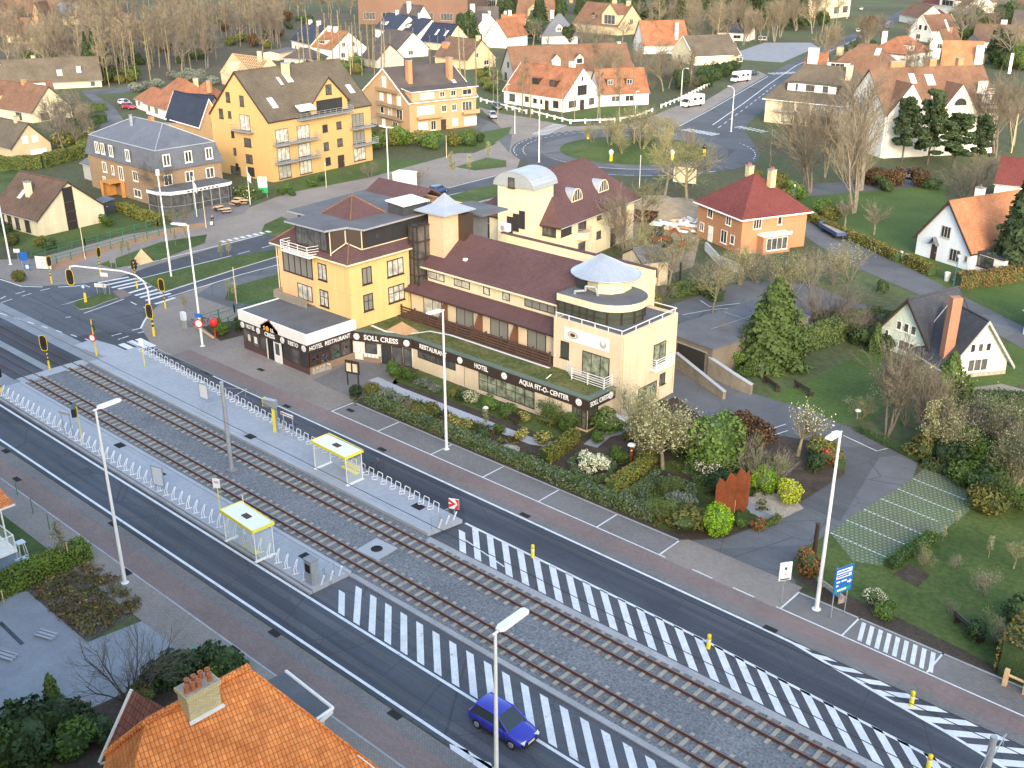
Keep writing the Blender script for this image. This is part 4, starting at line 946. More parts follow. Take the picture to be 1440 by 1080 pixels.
x,y=G(570,270);t=thing('white_kiosk','white box kiosk with a dark picture on its front behind the hotel roof','kiosk',(x,y),R(20));g=MB();g.box(-1.6,-1.2,.3,1.6,1.2,3.2);g.build('box',m_gwhite,t);g=MB();g.box(.3,-1.23,.8,1.3,-1.205,1.8);g.build('picture',m_greyw,t);g=MB();g.box(-1.7,-1.3,3.202,1.7,1.3,3.34);g.build('roof',m_lum,t)
x,y=G(925,345);t=thing('wheel_loader','small digger with pale green cab and rusty red arm on the building plot','digger',(x,y,.03),R(15))
g=MB();g.box(-1.6,-.7,.7,1.4,.7,1.4);g.build('chassis',m_corten,t)
g=MB();g.box(-1.0,-.75,1.4,.5,.75,2.9);g.build('cab',m_carglass,t);g=MB();g.box(-1.1,-.85,2.9,.6,.85,3.05);g.build('cab_roof',m_green_w,t)
for sx,r in((-1.2,.75),(1.2,.6)):
 for sy in(-1,1):g=MB();g.tube((sx,sy*.75,r),(sx,sy*1.15,r),r,r,16);g.build('wheel',m_rubber,t)
g=MB();g.path([(1.2,0,1.3),(2.4,0,2.6),(3.4,0,1.4)],.14,6,0);g.box(3.1,-.9,.4,3.8,.9,1.1,0);g.build('loader_arm',m_corten,t)
x,y=G(905,312);t=thing('skip_container','rust brown open skip on the building plot','skip',(x,y,.03),R(20))
g=MB();P0=[(-1.4,-.8,.1),(1.4,-.8,.1),(1.4,.8,.1),(-1.4,.8,.1)];P1=[(-2.0,-1.0,1.5),(2.0,-1.0,1.5),(2.0,1.0,1.5),(-2.0,1.0,1.5)]
for i in range(4):j=(i+1)%4;g.poly([P0[i],P0[j],P1[j],P1[i]]);g.poly([P1[i],P1[j],P0[j],P0[i]][::1])
g.poly([(a,b,.9)for a,b,c in P1]);g.build('skip',m_brownw,t);g=MB();g.path([P1[0],P1[1],P1[2],P1[3],P1[0]],.07,6);g.build('rim',m_rail,t)
x,y=G(960,250);t=board(962,262,4.0,2.6,.6,R(-75),'large pale hoarding board at the edge of the building plot',m_cream2,nm='hoarding',cat='hoarding')
def heap(px,py,r,h,m,label,nm,cat,seed=1,n=26):
 rn=random.Random(seed);g=MB();x,y=G(px,py)
 P=[(0,0,h)];K=18
 for j in range(1,5):
  for i in range(K):a=2*math.pi*i/K;rr=r*j/4*(1+.18*rn.uniform(-1,1));P.append((rr*math.cos(a),rr*math.sin(a),max(0,h*(1-(j/4)**1.5)+.14*h*rn.uniform(-1,1)*(j<4))))
 fs=[(0,1+i,1+(i+1)%K)for i in range(K)]
 for j in range(3):
  for i in range(K):fs.append((1+j*K+i,1+(j+1)*K+i,1+(j+1)*K+(i+1)%K,1+j*K+(i+1)%K))
 g.faces(P,fs,0,True);o=g.build(nm,m);o.location=(x,y,0);return tag(o,label,cat)
heap(930,298,8,2.2,mat('sand_heap',(.30,.25,.18),.95,.2,.6,4,.25),'heap of pale sand on the building plot','sand_heap','sand heap',3)
rn=random.Random(5);t=thing('rubble_pile','pile of broken planks and debris beside the brick house','rubble pile',(*G(972,322),0))
for nm,m in(('debris',m_signw),('debris',m_woodl),('debris',m_greyw),('debris',m_blueish),('debris',m_or_b)):
 g=MB()
 for i in range(26):g.cbox((rn.gauss(0,2.2),rn.gauss(0,2.0),rn.uniform(.1,1.0)),(rn.uniform(.3,1.8),rn.uniform(.15,.6),rn.uniform(.08,.4)),rn.uniform(0,3))
 g.build(nm,m,t)
c=Vector(G(1027,722));t=thing('steel_sculpture','rusted sheet steel sculpture of folded upright plates in the hotel garden','sculpture',(c.x,c.y,.05),R(62))
zs=[2.6,3.1,2.9,3.4,3.2,3.6,3.3,3.5]
for i in range(7):
 x0=-1.5+i*.42;w=.30 if i%2 else-.30
 g=MB();a,b=(x0,w*.5),(x0+.42,-w*.5);n=Vector((-(b[1]-a[1]),b[0]-a[0],0)).normalized()*.02
 P=[Vector((a[0],a[1],0)),Vector((b[0],b[1],0)),Vector((b[0],b[1],zs[i+1]-.15)),Vector((a[0],a[1],zs[i]))]
 g.poly([p+n for p in P][::-1]);g.poly([p-n for p in P])
 for q in range(4):r_=(q+1)%4;g.poly([P[q]-n,P[r_]-n,P[r_]+n,P[q]+n][::-1])
 g.build('plate',m_corten,t)
g=MB();g.cbox((1.5,.35,1.3),(.6,.04,2.6),.4);g.build('plate',m_corten,t)
thin_post(1145,778,2.4,'square rusty steel pillar at the corner of the grass car park',m_frame_d,.18,'steel_pillar','pillar')
thin_post(1032,722,1.1,'short pale stake beside the rusted sculpture',m_woodl,.05,'stake')
def bench(px,py,a,label,m=None,L=2.4):
 x,y=G(px,py);t=thing('garden_bench',label,'bench',(x,y,.05),R(a));m=m or m_frame_d
 g=MB();[g.box(-L/2,-.25+i*.16,.42,L/2,-.12+i*.16,.47)for i in range(3)];g.build('seat',m,t)
 g=MB();[g.box(-L/2,.25,.55+i*.17,L/2,.29,.68+i*.17)for i in range(2)];g.build('backrest',m,t)
 for s in(-L/2+.1,L/2-.18):g=MB();g.box(s,-.25,0,s+.08,.25,.42);g.box(s,.2,.42,s+.08,.26,.9);g.build('leg',m,t)
bench(1130,552,155,'dark garden bench near the ramp wall');bench(1085,545,150,'dark slatted bench against the end of the ramp wall')
bench(1168,838,158,'stone bench beside the large lamp post',m_stone,2.2);bench(720,594,-10,'small dark bench against the hotel garden wall',None,1.6)
bench(951,677,200,'dark low bench on the garden terrace under the blossoming tree',None,2.2);bench(1362,890,150,'dark bench in the lawn at the lower right',None,2.4)
for px,py,lb in((914,435,'white rubbish bin at the lane verge, left of the pair'),(943,447,'white rubbish bin at the lane verge, right of the pair'),(1113,525,'white bin at the foot of the blue lantern')):
 x,y=G(960+px/3,220+py/3);t=thing('waste_bin',lb,'bin',(x,y));g=MB();g.lathe((0,0,0),[(.28,0),(.36,1.05)],12);g.build('body',m_gwhite,t);g=MB();g.lathe((0,0,1.05),[(.38,0),(.38,.06),(0,.14)],12);g.build('lid',m_gwhite,t)
x,y=G(497,543);t=thing('menu_board','dark menu display case with lit pages on two posts in front of the hotel','menu board',(x,y,.05),R(-72)+math.pi/2)
g=MB();g.box(-.75,-.08,1.25,.75,.08,2.55);g.poly([(-.75,-.085,2.55),(.75,-.085,2.55),(0,-.085,2.62)]);g.build('case',m_frame_d,t)
for s in(-.35,.35):mark(t,s-.26,1.45,s+.26,2.3,m_cream2,-.088,'menu_page');
for s in(-.6,.6):g=MB();g.box(s-.05,-.05,0,s+.05,.05,1.25);g.build('leg',m_frame_d,t)
x,y=G(715,636);g=MB();g.lathe((0,0,.05),[(.28,.0),(.95,.0),(.95,.28),(.28,.28),(.28,0)],20);o=g.build('millstone',m_stone);o.location=(x,y,0);tag(o,'old round millstone with dark centre lying in the hotel flower bed','millstone')
x,y=G(887,650);t=thing('garden_pump','rust brown garden pillar with white cap on the terrace','garden ornament',(x,y,.05));g=MB();g.tube((0,0,0),(0,0,1.5),.16,.14,8);g.build('pillar',m_corten,t);g=MB();g.lathe((0,0,1.5),[(.35,0),(.3,.12),(0,.2)],10);g.build('cap',m_signw,t)
for px,py,lb in((683,586,'white garden lamp on a stalk by the hotel lawn'),(1205,590,'white bowl lamp in the cottage flower bed')):
 x,y=G(px,py);t=thing('garden_lamp',lb,'garden lamp',(x,y,.05));g=MB();g.tube((0,0,0),(0,0,.8),.04,.04,6);g.build('stalk',m_steel,t);g=MB();g.lathe((0,0,.8),[(.28,0),(.2,.12),(0,.2)],10);g.build('shade',m_signw,t)
x,y=G(870,598);t=thing('garden_table','white patio table beside the hotel end wall','table',(x,y,.05));g=MB();g.box(-.9,-.45,.7,.9,.45,.76);g.build('top',m_signw,t)
for sx in(-.75,.75):
 for sy in(-.35,.35):g=MB();g.tube((sx,sy,0),(sx,sy,.7),.03,.03,6);g.build('leg',m_steel,t)
x,y=G(1160,650);t=thing('red_lantern','red round lantern on a stalk in the shrubbery by the car park','garden ornament',(*G(1160,654),.05));g=MB();g.tube((0,0,0),(0,0,1.1),.03,.03,6);g.build('stalk',m_black,t);g=MB();g.lathe((0,0,1.0),[(.05,0),(.2,.1),(.2,.28),(.05,.38)],12);g.build('lantern',flatm('lantern_red',(.30,.03,.03),.5),t)
a,b=G(1412,964),G(1470,990);t=thing('timber_fence','weathered timber post and rail fence at the lower right edge','fence',(a[0],a[1],0));d=Vector(b)-Vector(a)
for i in range(3):p=d*(i/2);g=MB();g.box(p.x-.12,p.y-.12,0,p.x+.12,p.y+.12,1.15);g.build('post',m_woodl,t)
g=MB();g.tube((0,0,.8),(d.x,d.y,.8),.09,.09,6);g.build('rail',m_woodl,t)
x,y=G(35,795);t=thing('patio_ornament','white timber tripod stand on the terrace at the lower left','garden ornament',(x,y,.05));g=MB();g.box(-.45,-.45,.35,.45,.45,.42);g.build('base',m_blueish,t);g=MB();g.box(-.28,-.28,1.75,.28,.28,1.82);g.build('top',m_blueish,t)
for sx in(-1,1):
 for sy in(-1,1):g=MB();g.tube((sx*.3,sy*.3,.42),(sx*.18,sy*.18,1.75),.035,.035,6);g.build('leg',m_signw,t)
for px,py,lb in((6,850,'short lamp with white head at the left bed'),):thin_post(px,py,1.0,lb,m_woodl,.05,'garden_post','garden light')
for px,py in((25,697),(47,723),(70,745)):thin_post(px,py,1.3,'thin dark green fence post along the lower left lawn',m_fgreen,.035,'fence_post','fence post')['group']='fence posts along the lower left lawn'
for px,py,lb in((64,896,'white folded loungers lying on the grey forecourt'),(8,925,'white folded loungers at the left edge of the forecourt')):
 x,y=G(px,py);t=thing('folded_lounger',lb,'lounger',(x,y,.05),R(20));g=MB();[g.box(-.9,-.3+i*.32,0.0,.9,-.05+i*.32,.12+.05*i)for i in range(3)];g.build('slats',m_conc,t);g=MB();g.path([(-.9,-.35,.2),(.9,-.35,.2),(.9,.6,.28),(-.9,.6,.28),(-.9,-.35,.2)],.03,5);g.build('frame',m_steel,t);t.scale=(.75,.75,.75)
g=MB();w=GP([(0,876),(32,907)]);a,b=w;band(g,[a,b],.25,.055);struct(g,'forecourt_drain',m_asph)
for px,py,m,lb in((276,937,m_sgreen,'green wheeled rubbish bin behind the orange roof'),(293,930,m_black,'black wheeled rubbish bin behind the orange roof')):
 x,y=G(px,py);t=thing('wheeled_bin',lb,'bin',(x,y,.04),R(30));g=MB();P0=[(-.25,-.3),(.25,-.3),(.25,.3),(-.25,.3)];g.faces([(a*.8,b*.8,.05)for a,b in P0]+[(a,b,1.0)for a,b in P0],[(0,1,5,4),(1,2,6,5),(2,3,7,6),(3,0,4,7),(4,5,6,7)]);g.build('body',m,t);g=MB();g.box(-.28,-.34,1.0,.28,.34,1.07);g.build('lid',m,t)
def flag(px,py,H,label):
 x,y=G(px,py);t=thing('flag_pole',label,'flag',(x,y));g=MB();g.tube((0,0,0),(0,0,H),.06,.04,8);g.build('pole',m_polew,t)
 g=MB();P=[]
 for i in range(6):u=i/5;P+=[(.05+u*.6,-.1*math.sin(u*5),H-.2-u*1.3),(.05+u*.55,-.1*math.sin(u*5)+.05,H-1.9-u*.7)]
 g.faces(P,[(2*i,2*i+1,2*i+3,2*i+2)for i in range(5)],0,True);g.build('cloth',m_cloth,t)
flag(277,305,6.2,'white flag hanging on a pole before the glazed cafe');flag(352,288,6.0,'white flag hanging on a pole near the advertising board')
def skinned(name,joints,edges,m,parent,root=0):
 me=bpy.data.meshes.new(name);me.from_pydata([j[:3]for j in joints],edges,[]);o=bpy.data.objects.new(name,me);COL.objects.link(o)
 md=o.modifiers.new('s','SKIN');
 for i,v in enumerate(me.skin_vertices[0].data):v.radius=(joints[i][3],joints[i][3]if len(joints[i])<5 else joints[i][4]);v.use_root=(i==root)
 o.modifiers.new('u','SUBSURF').levels=1
 bpy.context.view_layer.update()
 nm=bpy.data.meshes.new_from_object(o.evaluated_get(bpy.context.evaluated_depsgraph_get()))
 bpy.data.objects.remove(o);nm.materials.clear();nm.materials.append(m);nm.polygons.foreach_set('use_smooth',[True]*len(nm.polygons));nm.name=name
 return obj(name,nm,parent)
m_skin=flatm('skin',(.50,.31,.23),.6)
x,y=G(299.5,319);t=thing('person','person in dark jacket and blue trousers walking by the cafe with a pale bag','person',(x,y,.04),R(-60))
J=[(0,0,.95,.13),(0,.01,1.2,.14),(0,0,1.42,.12),(0,.02,1.53,.055),(0,.04,1.64,.095),(.01,.05,1.72,.08),(.20,0,1.40,.055),(.26,-.02,1.14,.045),(.25,.12,.92,.035),(.25,.16,.84,.03),(-.20,0,1.40,.055),(-.26,.04,1.14,.045),(-.26,-.08,.92,.035),(-.26,-.11,.84,.03),(.09,0,.90,.09),(.10,.14,.50,.065),(.10,.10,.10,.045),(.10,.24,.05,.04),(-.09,0,.90,.09),(-.10,-.05,.50,.065),(-.10,-.24,.14,.045),(-.10,-.12,.05,.04)]
E_=[(0,1),(1,2),(2,3),(3,4),(4,5),(2,6),(6,7),(7,8),(8,9),(2,10),(10,11),(11,12),(12,13),(0,14),(14,15),(15,16),(16,17),(0,18),(18,19),(19,20),(20,21)]
skinned('body',J,E_,m_skin,t)
g_=[0,1,2,6,7,8,10,11,12];mp={v:i for i,v in enumerate(g_)}
skinned('jacket',[(J[i][0],J[i][1],J[i][2],J[i][3]+.03)for i in g_],[(mp[a],mp[b])for a,b in E_ if a in mp and b in mp],m_black,t)
g_=[0,14,15,16,18,19,20];mp={v:i for i,v in enumerate(g_)}
skinned('trousers',[(J[i][0],J[i][1],J[i][2],J[i][3]+.025)for i in g_],[(mp[a],mp[b])for a,b in E_ if a in mp and b in mp],flatm('denim',(.07,.09,.16),.8),t)
skinned('hair',[(0,.0,1.66,.09),(0,.0,1.75,.08)],[(0,1)],m_frame_d,t)
x2=G(299.5,319);tag(MB().cbox((0,0,.22),(.16,.35,.44)).build('carrier_bag',m_signw),'pale carrier bag held by the walking person','bag');bpy.data.objects['carrier_bag'].location=(x+.14,y-.28,.42)
def obox(g,O,t,u0,u1,z0,z1,d0,d1,m=0):
 """box on a facade: u along t, z up, d outwards"""
 O=Vector((O[0],O[1],0));t=Vector((t[0],t[1],0)).normalized();n=Vector((t.y,-t.x,0))
 P=[O+t*u+n*d+Vector((0,0,z))for z in(z0,z1)for u,d in((u0,d1),(u1,d1),(u1,d0),(u0,d0))]
 g.faces(P,[(3,2,1,0),(4,5,6,7),(0,1,5,4),(1,2,6,5),(2,3,7,6),(3,0,4,7)],m)
def window(parent,O,t,u,z,w,h,nx=2,nz=1,fm=None,gm=None,sill=True,fr=.07,nm='window',lab=None,M=None,d=0.0):
 fm=fm or m_frame_w;gm=gm or m_glass;g=MB(M)
 u0,u1=u-w/2,u+w/2
 obox(g,O,t,u0,u0+fr,z,z+h,d,d+.06);obox(g,O,t,u1-fr,u1,z,z+h,d,d+.06)
 obox(g,O,t,u0+fr,u1-fr,z,z+fr,d,d+.058);obox(g,O,t,u0+fr,u1-fr,z+h-fr,z+h,d,d+.058)
 for i in range(1,nx):c=u0+w*i/nx;obox(g,O,t,c-fr*.4,c+fr*.4,z+fr,z+h-fr,d,d+.052)
 for i in range(1,nz):c=z+h*i/nz*(1.15 if nz==2 else 1);obox(g,O,t,u0+fr,u1-fr,c-fr*.35,c+fr*.35,d,d+.050)
 if sill:obox(g,O,t,u0-.06,u1+.06,z-.08,z-.003,d,d+.13)
 f=g.build(nm,fm,parent)
 if lab:f['label']=lab
 g=MB(M);OO=Vector((O[0],O[1],0));tt=Vector((t[0],t[1],0)).normalized();n=Vector((tt.y,-tt.x,0))
 P=[OO+tt*a+n*(d+.022)+Vector((0,0,b))for a,b in((u0+fr*.5,z+fr*.5),(u1-fr*.5,z+fr*.5),(u1-fr*.5,z+h-fr*.5),(u0+fr*.5,z+h-fr*.5))]
 g.poly(P);g.build('pane',gm,f)
 return f
def chimney(parent,x,y,w,d,z0,z1,m,pots=0,cap=True):
 g=MB();g.box(x-w/2,y-d/2,z0,x+w/2,y+d/2,z1);c=g.build('chimney',m,parent)
 if cap:g=MB();g.box(x-w/2-.06,y-d/2-.06,z1+.002,x+w/2+.06,y+d/2+.06,z1+.12);g.build('cap',m_conc2 if m not in(m_whitew,)else m_gwhite,c)
 for i in range(pots):g=MB();xx=x-w/2+w*(i+.5)/pots;g.lathe((xx,y,z1+.12),[(.12,0),(.1,.3),(.12,.32),(.08,.32),(.08,.1)],10);g.build('pot',m_terr,c)
 return c
def house(name,label,A,B,depth,eave,ridge,axis='x',wall=None,roof=None,over=.35,hip=0.0,hiph=None,wins=(),chims=(),doors=(),dorms=(),lights=(),group=None,cat='house',verge=None,fm=None,gm=None,plinth=None,roofpart=True,back_eave=None):
 """A, B: left and right corner of the facade turned to the sea; depth runs away from it.
    axis 'x': ridge along the facade; 'y': gable end is the facade. hip: inset of ridge ends."""
 A=Vector(A);B=Vector(B);w=(B-A).length;rz=math.atan2(B.y-A.y,B.x-A.x)
 t=thing(name,label,cat,(A.x,A.y,0),rz,group)
 wall=wall or m_cream;roof=roof or m_brownr
 W,Lr=(depth,w)if axis=='x' else(w,depth)
 def T(a,b,z):return(a,b,z)if axis=='x' else(w-b,a,z)
 mid=W/2;sl=(ridge-eave)/mid
 full=hiph is None
 g=MB();zb=-.1
 for b in(0,W):
  q=[T(0,b,zb),T(Lr,b,zb),T(Lr,b,eave),T(0,b,eave)];g.poly(q if b==0 else q[::-1])
 for a in(0,Lr):
  zt=eave if(hip and full)else(ridge if not hip else hiph)
  if hip and full:q=[T(a,W,zb),T(a,0,zb),T(a,0,eave),T(a,W,eave)]
  elif not hip:q=[T(a,W,zb),T(a,0,zb),T(a,0,eave),T(a,mid,ridge-.02),T(a,W,eave)]
  else:bb=(hiph-eave)/sl;q=[T(a,W,zb),T(a,0,zb),T(a,0,eave),T(a,bb,hiph),T(a,W-bb,hiph),T(a,W,eave)]
  g.poly(q if a==0 else q[::-1])
 g.build('wall',wall,t)
 if plinth:
  g=MB();g.box(-.03,-.03,-.1,w+.03,depth+.03,.45);g.build('plinth',plinth,t)
 o=over;ze=eave-sl*o;zr=ridge;polys=[]
 if not hip:
  polys=[[T(-o,-o,ze),T(Lr+o,-o,ze),T(Lr+o,mid,zr),T(-o,mid,zr)],[T(Lr+o,W+o,ze),T(-o,W+o,ze),T(-o,mid,zr),T(Lr+o,mid,zr)]]
 elif full:
  r0,r1=hip,Lr-hip
  if r1-r0<.05:r0=r1=Lr/2
  f1=[T(-o,-o,ze),T(Lr+o,-o,ze),T(r1,mid,zr),T(r0,mid,zr)];f2=[T(Lr+o,W+o,ze),T(-o,W+o,ze),T(r0,mid,zr),T(r1,mid,zr)]
  if r0==r1:f1.pop();f2.pop()
  polys=[f1,f2,[T(-o,W+o,ze),T(-o,-o,ze),T(r0,mid,zr)],[T(Lr+o,-o,ze),T(Lr+o,W+o,ze),T(r1,mid,zr)]]
 else:
  bb=(hiph-eave)/sl;zh=hiph;hh=hip
  polys=[[T(-o,-o,ze),T(Lr+o,-o,ze),T(Lr+o,bb,zh),T(Lr-hh,mid,zr),T(hh,mid,zr),T(-o,bb,zh)],[T(Lr+o,W+o,ze),T(-o,W+o,ze),T(-o,W-bb,zh),T(hh,mid,zr),T(Lr-hh,mid,zr),T(Lr+o,W-bb,zh)],[T(-o,W-bb,zh),T(-o,bb,zh),T(hh,mid,zr)],[T(Lr+o,bb,zh),T(Lr+o,W-bb,zh),T(Lr-hh,mid,zr)]]
 g=MB();polys=[[(x,y,z+.12)for x,y,z in P]for P in polys]
 g.slab(polys,.2,0,1);rf=g.build('roof',[roof,verge or m_frame_d],t)
 g=MB()
 if hip and full:e0,e1=(r0,r1)
 elif hip:e0,e1=hip,Lr-hip
 else:e0,e1=-o,Lr+o
 if e1-e0>.3:g.tube(T(e0,mid,zr+.13),T(e1,mid,zr+.13),.12,.12,6);g.build('ridge_tiles',roof,rf)
 if verge and not hip:
  for a in(-o-.06,Lr+o+.06):
   g=MB()
   for b0,z0,b1,z1 in((-o,ze,mid,zr),(mid,zr,W+o,ze)):
    P=[T(a+s,b,z+dz)for s in(-.05,.05)for b,z,dz in((b0,z0,-.16),(b1,z1,-.16),(b1,z1,.18),(b0,z0,.18))]
    g.faces(P,[(0,1,2,3),(7,6,5,4),(0,4,5,1),(1,5,6,2),(2,6,7,3),(3,7,4,0)])
   g.build('verge_board',verge,rf)
 g=MB()
 for b in(-o-.06,W+o+.06):g.tube(T(-o,b,ze+.0),T(Lr+o,b,ze+.0),.07,.07,6)
 g.build('gutter',m_greyw if verge is None else verge,rf)
 FC={'F':((0,0),(1,0)),'R':((w,0),(0,1)),'B':((w,depth),(-1,0)),'L':((0,depth),(0,-1))}
 for wd in wins:
  f,u,z,ww,hh=wd[:5];nx=wd[5]if len(wd)>5 else 2;kw=wd[6]if len(wd)>6 else{}
  O,tt=FC[f];kw=dict(kw);kw.setdefault('fm',fm);kw.setdefault('gm',gm)
  window(t,O,tt,u,z,ww,hh,nx,**kw)
 for f,u,ww,hh,m in doors:
  O,tt=FC[f];g=MB();obox(g,O,tt,u-ww/2,u+ww/2,0,hh,0,.05);dd=g.build('door',m,t)
  g=MB();obox(g,O,tt,u+ww/2-.2,u+ww/2-.12,hh*.45,hh*.52,.05,.1);g.build('handle',m_steel,dd)
 for a,b,cw,cd,z1,m,*pp in chims:
  x,y,_=T(a,b,0);zb=eave+sl*min(b,W-b)-.6;chimney(rf,x,y,cw,cd,zb,z1,m,pp[0]if pp else 0)
 for sd,a,b,ww,ln in lights:
  g=MB();bb=b;P=[]
  for da,db in((-ww/2,0),(ww/2,0),(ww/2,ln),(-ww/2,ln)):
   B_=bb+db;z=eave+sl*B_+.17;P.append(T(a+da,B_ if sd==0 else W-B_,z))
  if sd:P=P[::-1]
  g.poly([Vector(p)+Vector((0,0,.05))for p in P]);
  for i in range(4):j=(i+1)%4;g.tube(Vector(P[i])+Vector((0,0,.05)),Vector(P[j])+Vector((0,0,.05)),.05,.05,4,1)
  g.build('roof_window',[m_lum if sd==0 else m_glass,m_greyw],rf)
 for sd,a,b,ww,hh,kind,wm,rm in dorms:
  z0=eave+sl*b;zt=z0+hh;bk=min(mid,(zt-eave)/sl)
  TT=(lambda A_,B_,z:T(A_,B_,z))if sd==0 else(lambda A_,B_,z:T(2*a-A_,W-B_,z))
  a0,a1=a-ww/2,a+ww/2;g=MB()
  if kind=='gable':
   zp=zt+ww*.45;g.poly([TT(a0,b,z0),TT(a1,b,z0),TT(a1,b,zt),TT(a,b,zp),TT(a0,b,zt)])
  else:g.poly([TT(a0,b,z0),TT(a1,b,z0),TT(a1,b,zt),TT(a0,b,zt)])
  g.poly([TT(a1,b,z0),TT(a1,bk,zt),TT(a1,b,zt)]);g.poly([TT(a0,b,z0),TT(a0,b,zt),TT(a0,bk,zt)])
  dm=g.build('dormer',wm,t)
  g=MB();e=.15
  if kind=='gable':
   bk2=min(mid,(zp-eave)/sl);g.slab([[TT(a0-e,b-e,zt-e*.8),TT(a,b-e,zp+.08),TT(a,bk2,zp+.08),TT(a0-e,bk,zt-e*.8)],[TT(a,b-e,zp+.08),TT(a1+e,b-e,zt-e*.8),TT(a1+e,bk,zt-e*.8),TT(a,bk2,zp+.08)]],.1)
  elif kind=='shed':
   g.slab([[TT(a0-e,b-e,zt+.0),TT(a1+e,b-e,zt+.0),TT(a1+e,min(mid,bk+1.2),zt+.5),TT(a0-e,min(mid,bk+1.2),zt+.5)]],.1)
  else:g.slab([[TT(a0-e,b-e,zt+.06),TT(a1+e,b-e,zt+.06),TT(a1+e,bk,zt+.06),TT(a0-e,bk,zt+.06)]],.1)
  g.build('dormer_roof',rm,dm)
  p0=TT(a0,b,0);p1=TT(a1,b,0);tt=(p1[0]-p0[0],p1[1]-p0[1])
  window(dm,p0,tt,ww/2,z0+.25,ww*.7,hh-.4,2 if ww<2.5 else 3,sill=False,fm=fm,gm=gm)
  for o_ in KID.get(dm.name,[]):
   if o_.name.startswith('window'):
    for c in list(KID.get(o_.name,[])):c.parent=dm;KID[dm.name].append(c)
    KID[o_.name]=[]
 return t
HO=Vector((-68,66,0));HM=Matrix.Translation(-HO)
H_=thing('hotel_building','yellow seaside hotel with purple tiled roofs, white fascia restaurant pavilion and long black sign band','hotel',tuple(HO))
def HB():return MB(HM)
def hp(name,g,m,parent=None,label=None):return g.build(name,m,parent or H_,label)
def hw(O,t,u,z,w,h,nx=2,nz=1,parent=None,**kw):
 kw.setdefault('fm',m_frame_d);kw.setdefault('gm',m_curt);return window(parent or H_,O,t,u,z,w,h,nx,nz,M=HM,**kw)
def ht(body,size,o,t,parent,m=None,sx=1.0):return text(body,size,m or m_signw,parent,tuple(Vector(o)-HO),(t[0],t[1],0),(0,0,1),ext=.02,off=.012,sx=sx)
def hdisc(o,t,parent,r=.33):
 t=Vector((t[0],t[1],0)).normalized();n=Vector((t.y,-t.x,0));o=Vector(o);g=HB();g.tube(o,o+n*.03,r,r,18)
 d=hp('emblem_disc',g,m_signw,parent);g=HB()
 for i in range(7):
  a0,a1=.9*i,.9*(i+1);r0,r1=r*.12*i*.9,r*.12*(i+1)*.9
  p=[o+n*.034+t*(rr*math.cos(a))+Vector((0,0,rr*math.sin(a)))for rr,a in((r0,a0),(r1,a1))]
  g.tube(p[0],p[1],.022,.022,4)
 hp('emblem_mark',g,m_greyw,parent)
def XY(px,py,Y):
 """point of the vertical plane y=Y seen at a pixel"""
 a=Vector((*G(px,py,0),0));c=Vector((0,0,CH));s=Y/a.y;p=c+(a-c)*s;return p.x,p.z
x0,x1,y0,y1=-89.3,-78.3,57.3,63.3
g=HB();g.box(x0+.1,y0+.1,0,x1-.1,y1,.62);hp('pavilion_plinth',g,m_purple)
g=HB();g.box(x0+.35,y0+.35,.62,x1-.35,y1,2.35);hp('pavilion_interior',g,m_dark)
g=HB();g.box(x0-.05,y0-.05,2.32,x1+.05,y1,3.18);sb=hp('sign_band',g,m_frame_d)
g=HB();g.box(x0-.12,y0-.12,3.2,x1+.12,y1+.1,4.15);g.box(x0-.12,y0-.12,4.15,x1+.12,y0+.13,4.25);g.box(x1-.13,y0+.13,4.15,x1+.12,y1,4.25);g.box(x0-.12,y0+.13,4.15,x0+.13,y1+2.4,4.25);hp('white_fascia',g,m_gwhite)
g=HB();g.poly([(x0+.13,y0+.13,4.2),(x1-.13,y0+.13,4.2),(x1-.13,y1,4.2),(x0+.13,y1+2.4,4.2)]);hp('pavilion_roof',g,m_felt)
g=HB();g.box(x0,y1,0,x0+2.6,y1+2.2,4.1);hp('pavilion_side_wall',g,m_whitew)
for u,w in((.85,1.35),(2.25,1.35),(3.6,1.25)):hw((x0,y0+.14),(1,0),u,.62,w,1.72,1,1,gm=m_glass,sill=False,fm=m_brownw,fr=.1)
for u,w in((7.55,1.25),(8.9,1.35),(10.25,1.35)):hw((x0,y0+.14),(1,0),u,.62,w,1.72,1,1,gm=m_glass,sill=False,fm=m_brownw,fr=.1)
g=HB();g.box(x0+4.35,y0+.05,0,x0+5.45,y0+.12,2.3);hp('open_doorway',g,m_dark)
g=HB();g.box(x0+5.5,y0-.02,.05,x0+6.75,y0+.05,2.32);dd=hp('door',g,m_gwhite);g=HB();g.box(x0+5.8,y0-.04,.9,x0+6.45,y0-.021,2.1);hp('door_glass',g,m_glass,dd)
g=HB();g.box(x0+4.3,y0-.02,0,x0+4.4,y0+.1,2.3);hp('door_post',g,m_gwhite)
for i in range(4):
 f=hw((x1-.14,y0),(0,1),.9+i*1.28,.75,1.2,1.6,1,1,gm=m_glass,sill=False,fm=m_brownw,fr=.09)
 o=Vector((x1-.09,y0+.9+i*1.28,1.3))
 g=HB();rn=random.Random(i)
 for q in range(16):g.cbox((o.x,o.y+rn.uniform(-.42,.42),o.z+rn.uniform(-.4,.35)),(.02,rn.uniform(.08,.3),rn.uniform(.06,.22)),0)
 hp('display_plants',g,[m_brownw,m_felt,m_fgreen,m_felt][i],f)
 g=HB();g.box(o.x+.012,o.y-.35,o.z+.36,o.x+.022,o.y+.25,o.z+.46);hp('display_strip',g,m_redr,f)
g=HB();g.box(x1-.12,y0+.2,0,x1+.0,y1-.2,.74);hp('side_plinth',g,m_brown_b)
for px_,w_ in((.55,.5),(1.3,.5)):g=HB();g.box(x0+.2+px_*1.4,y0+.1,1.1,x0+.2+px_*1.4+w_,y0+.118,1.8);hp('window_poster',g,m_cream2 if px_<1 else m_signw)
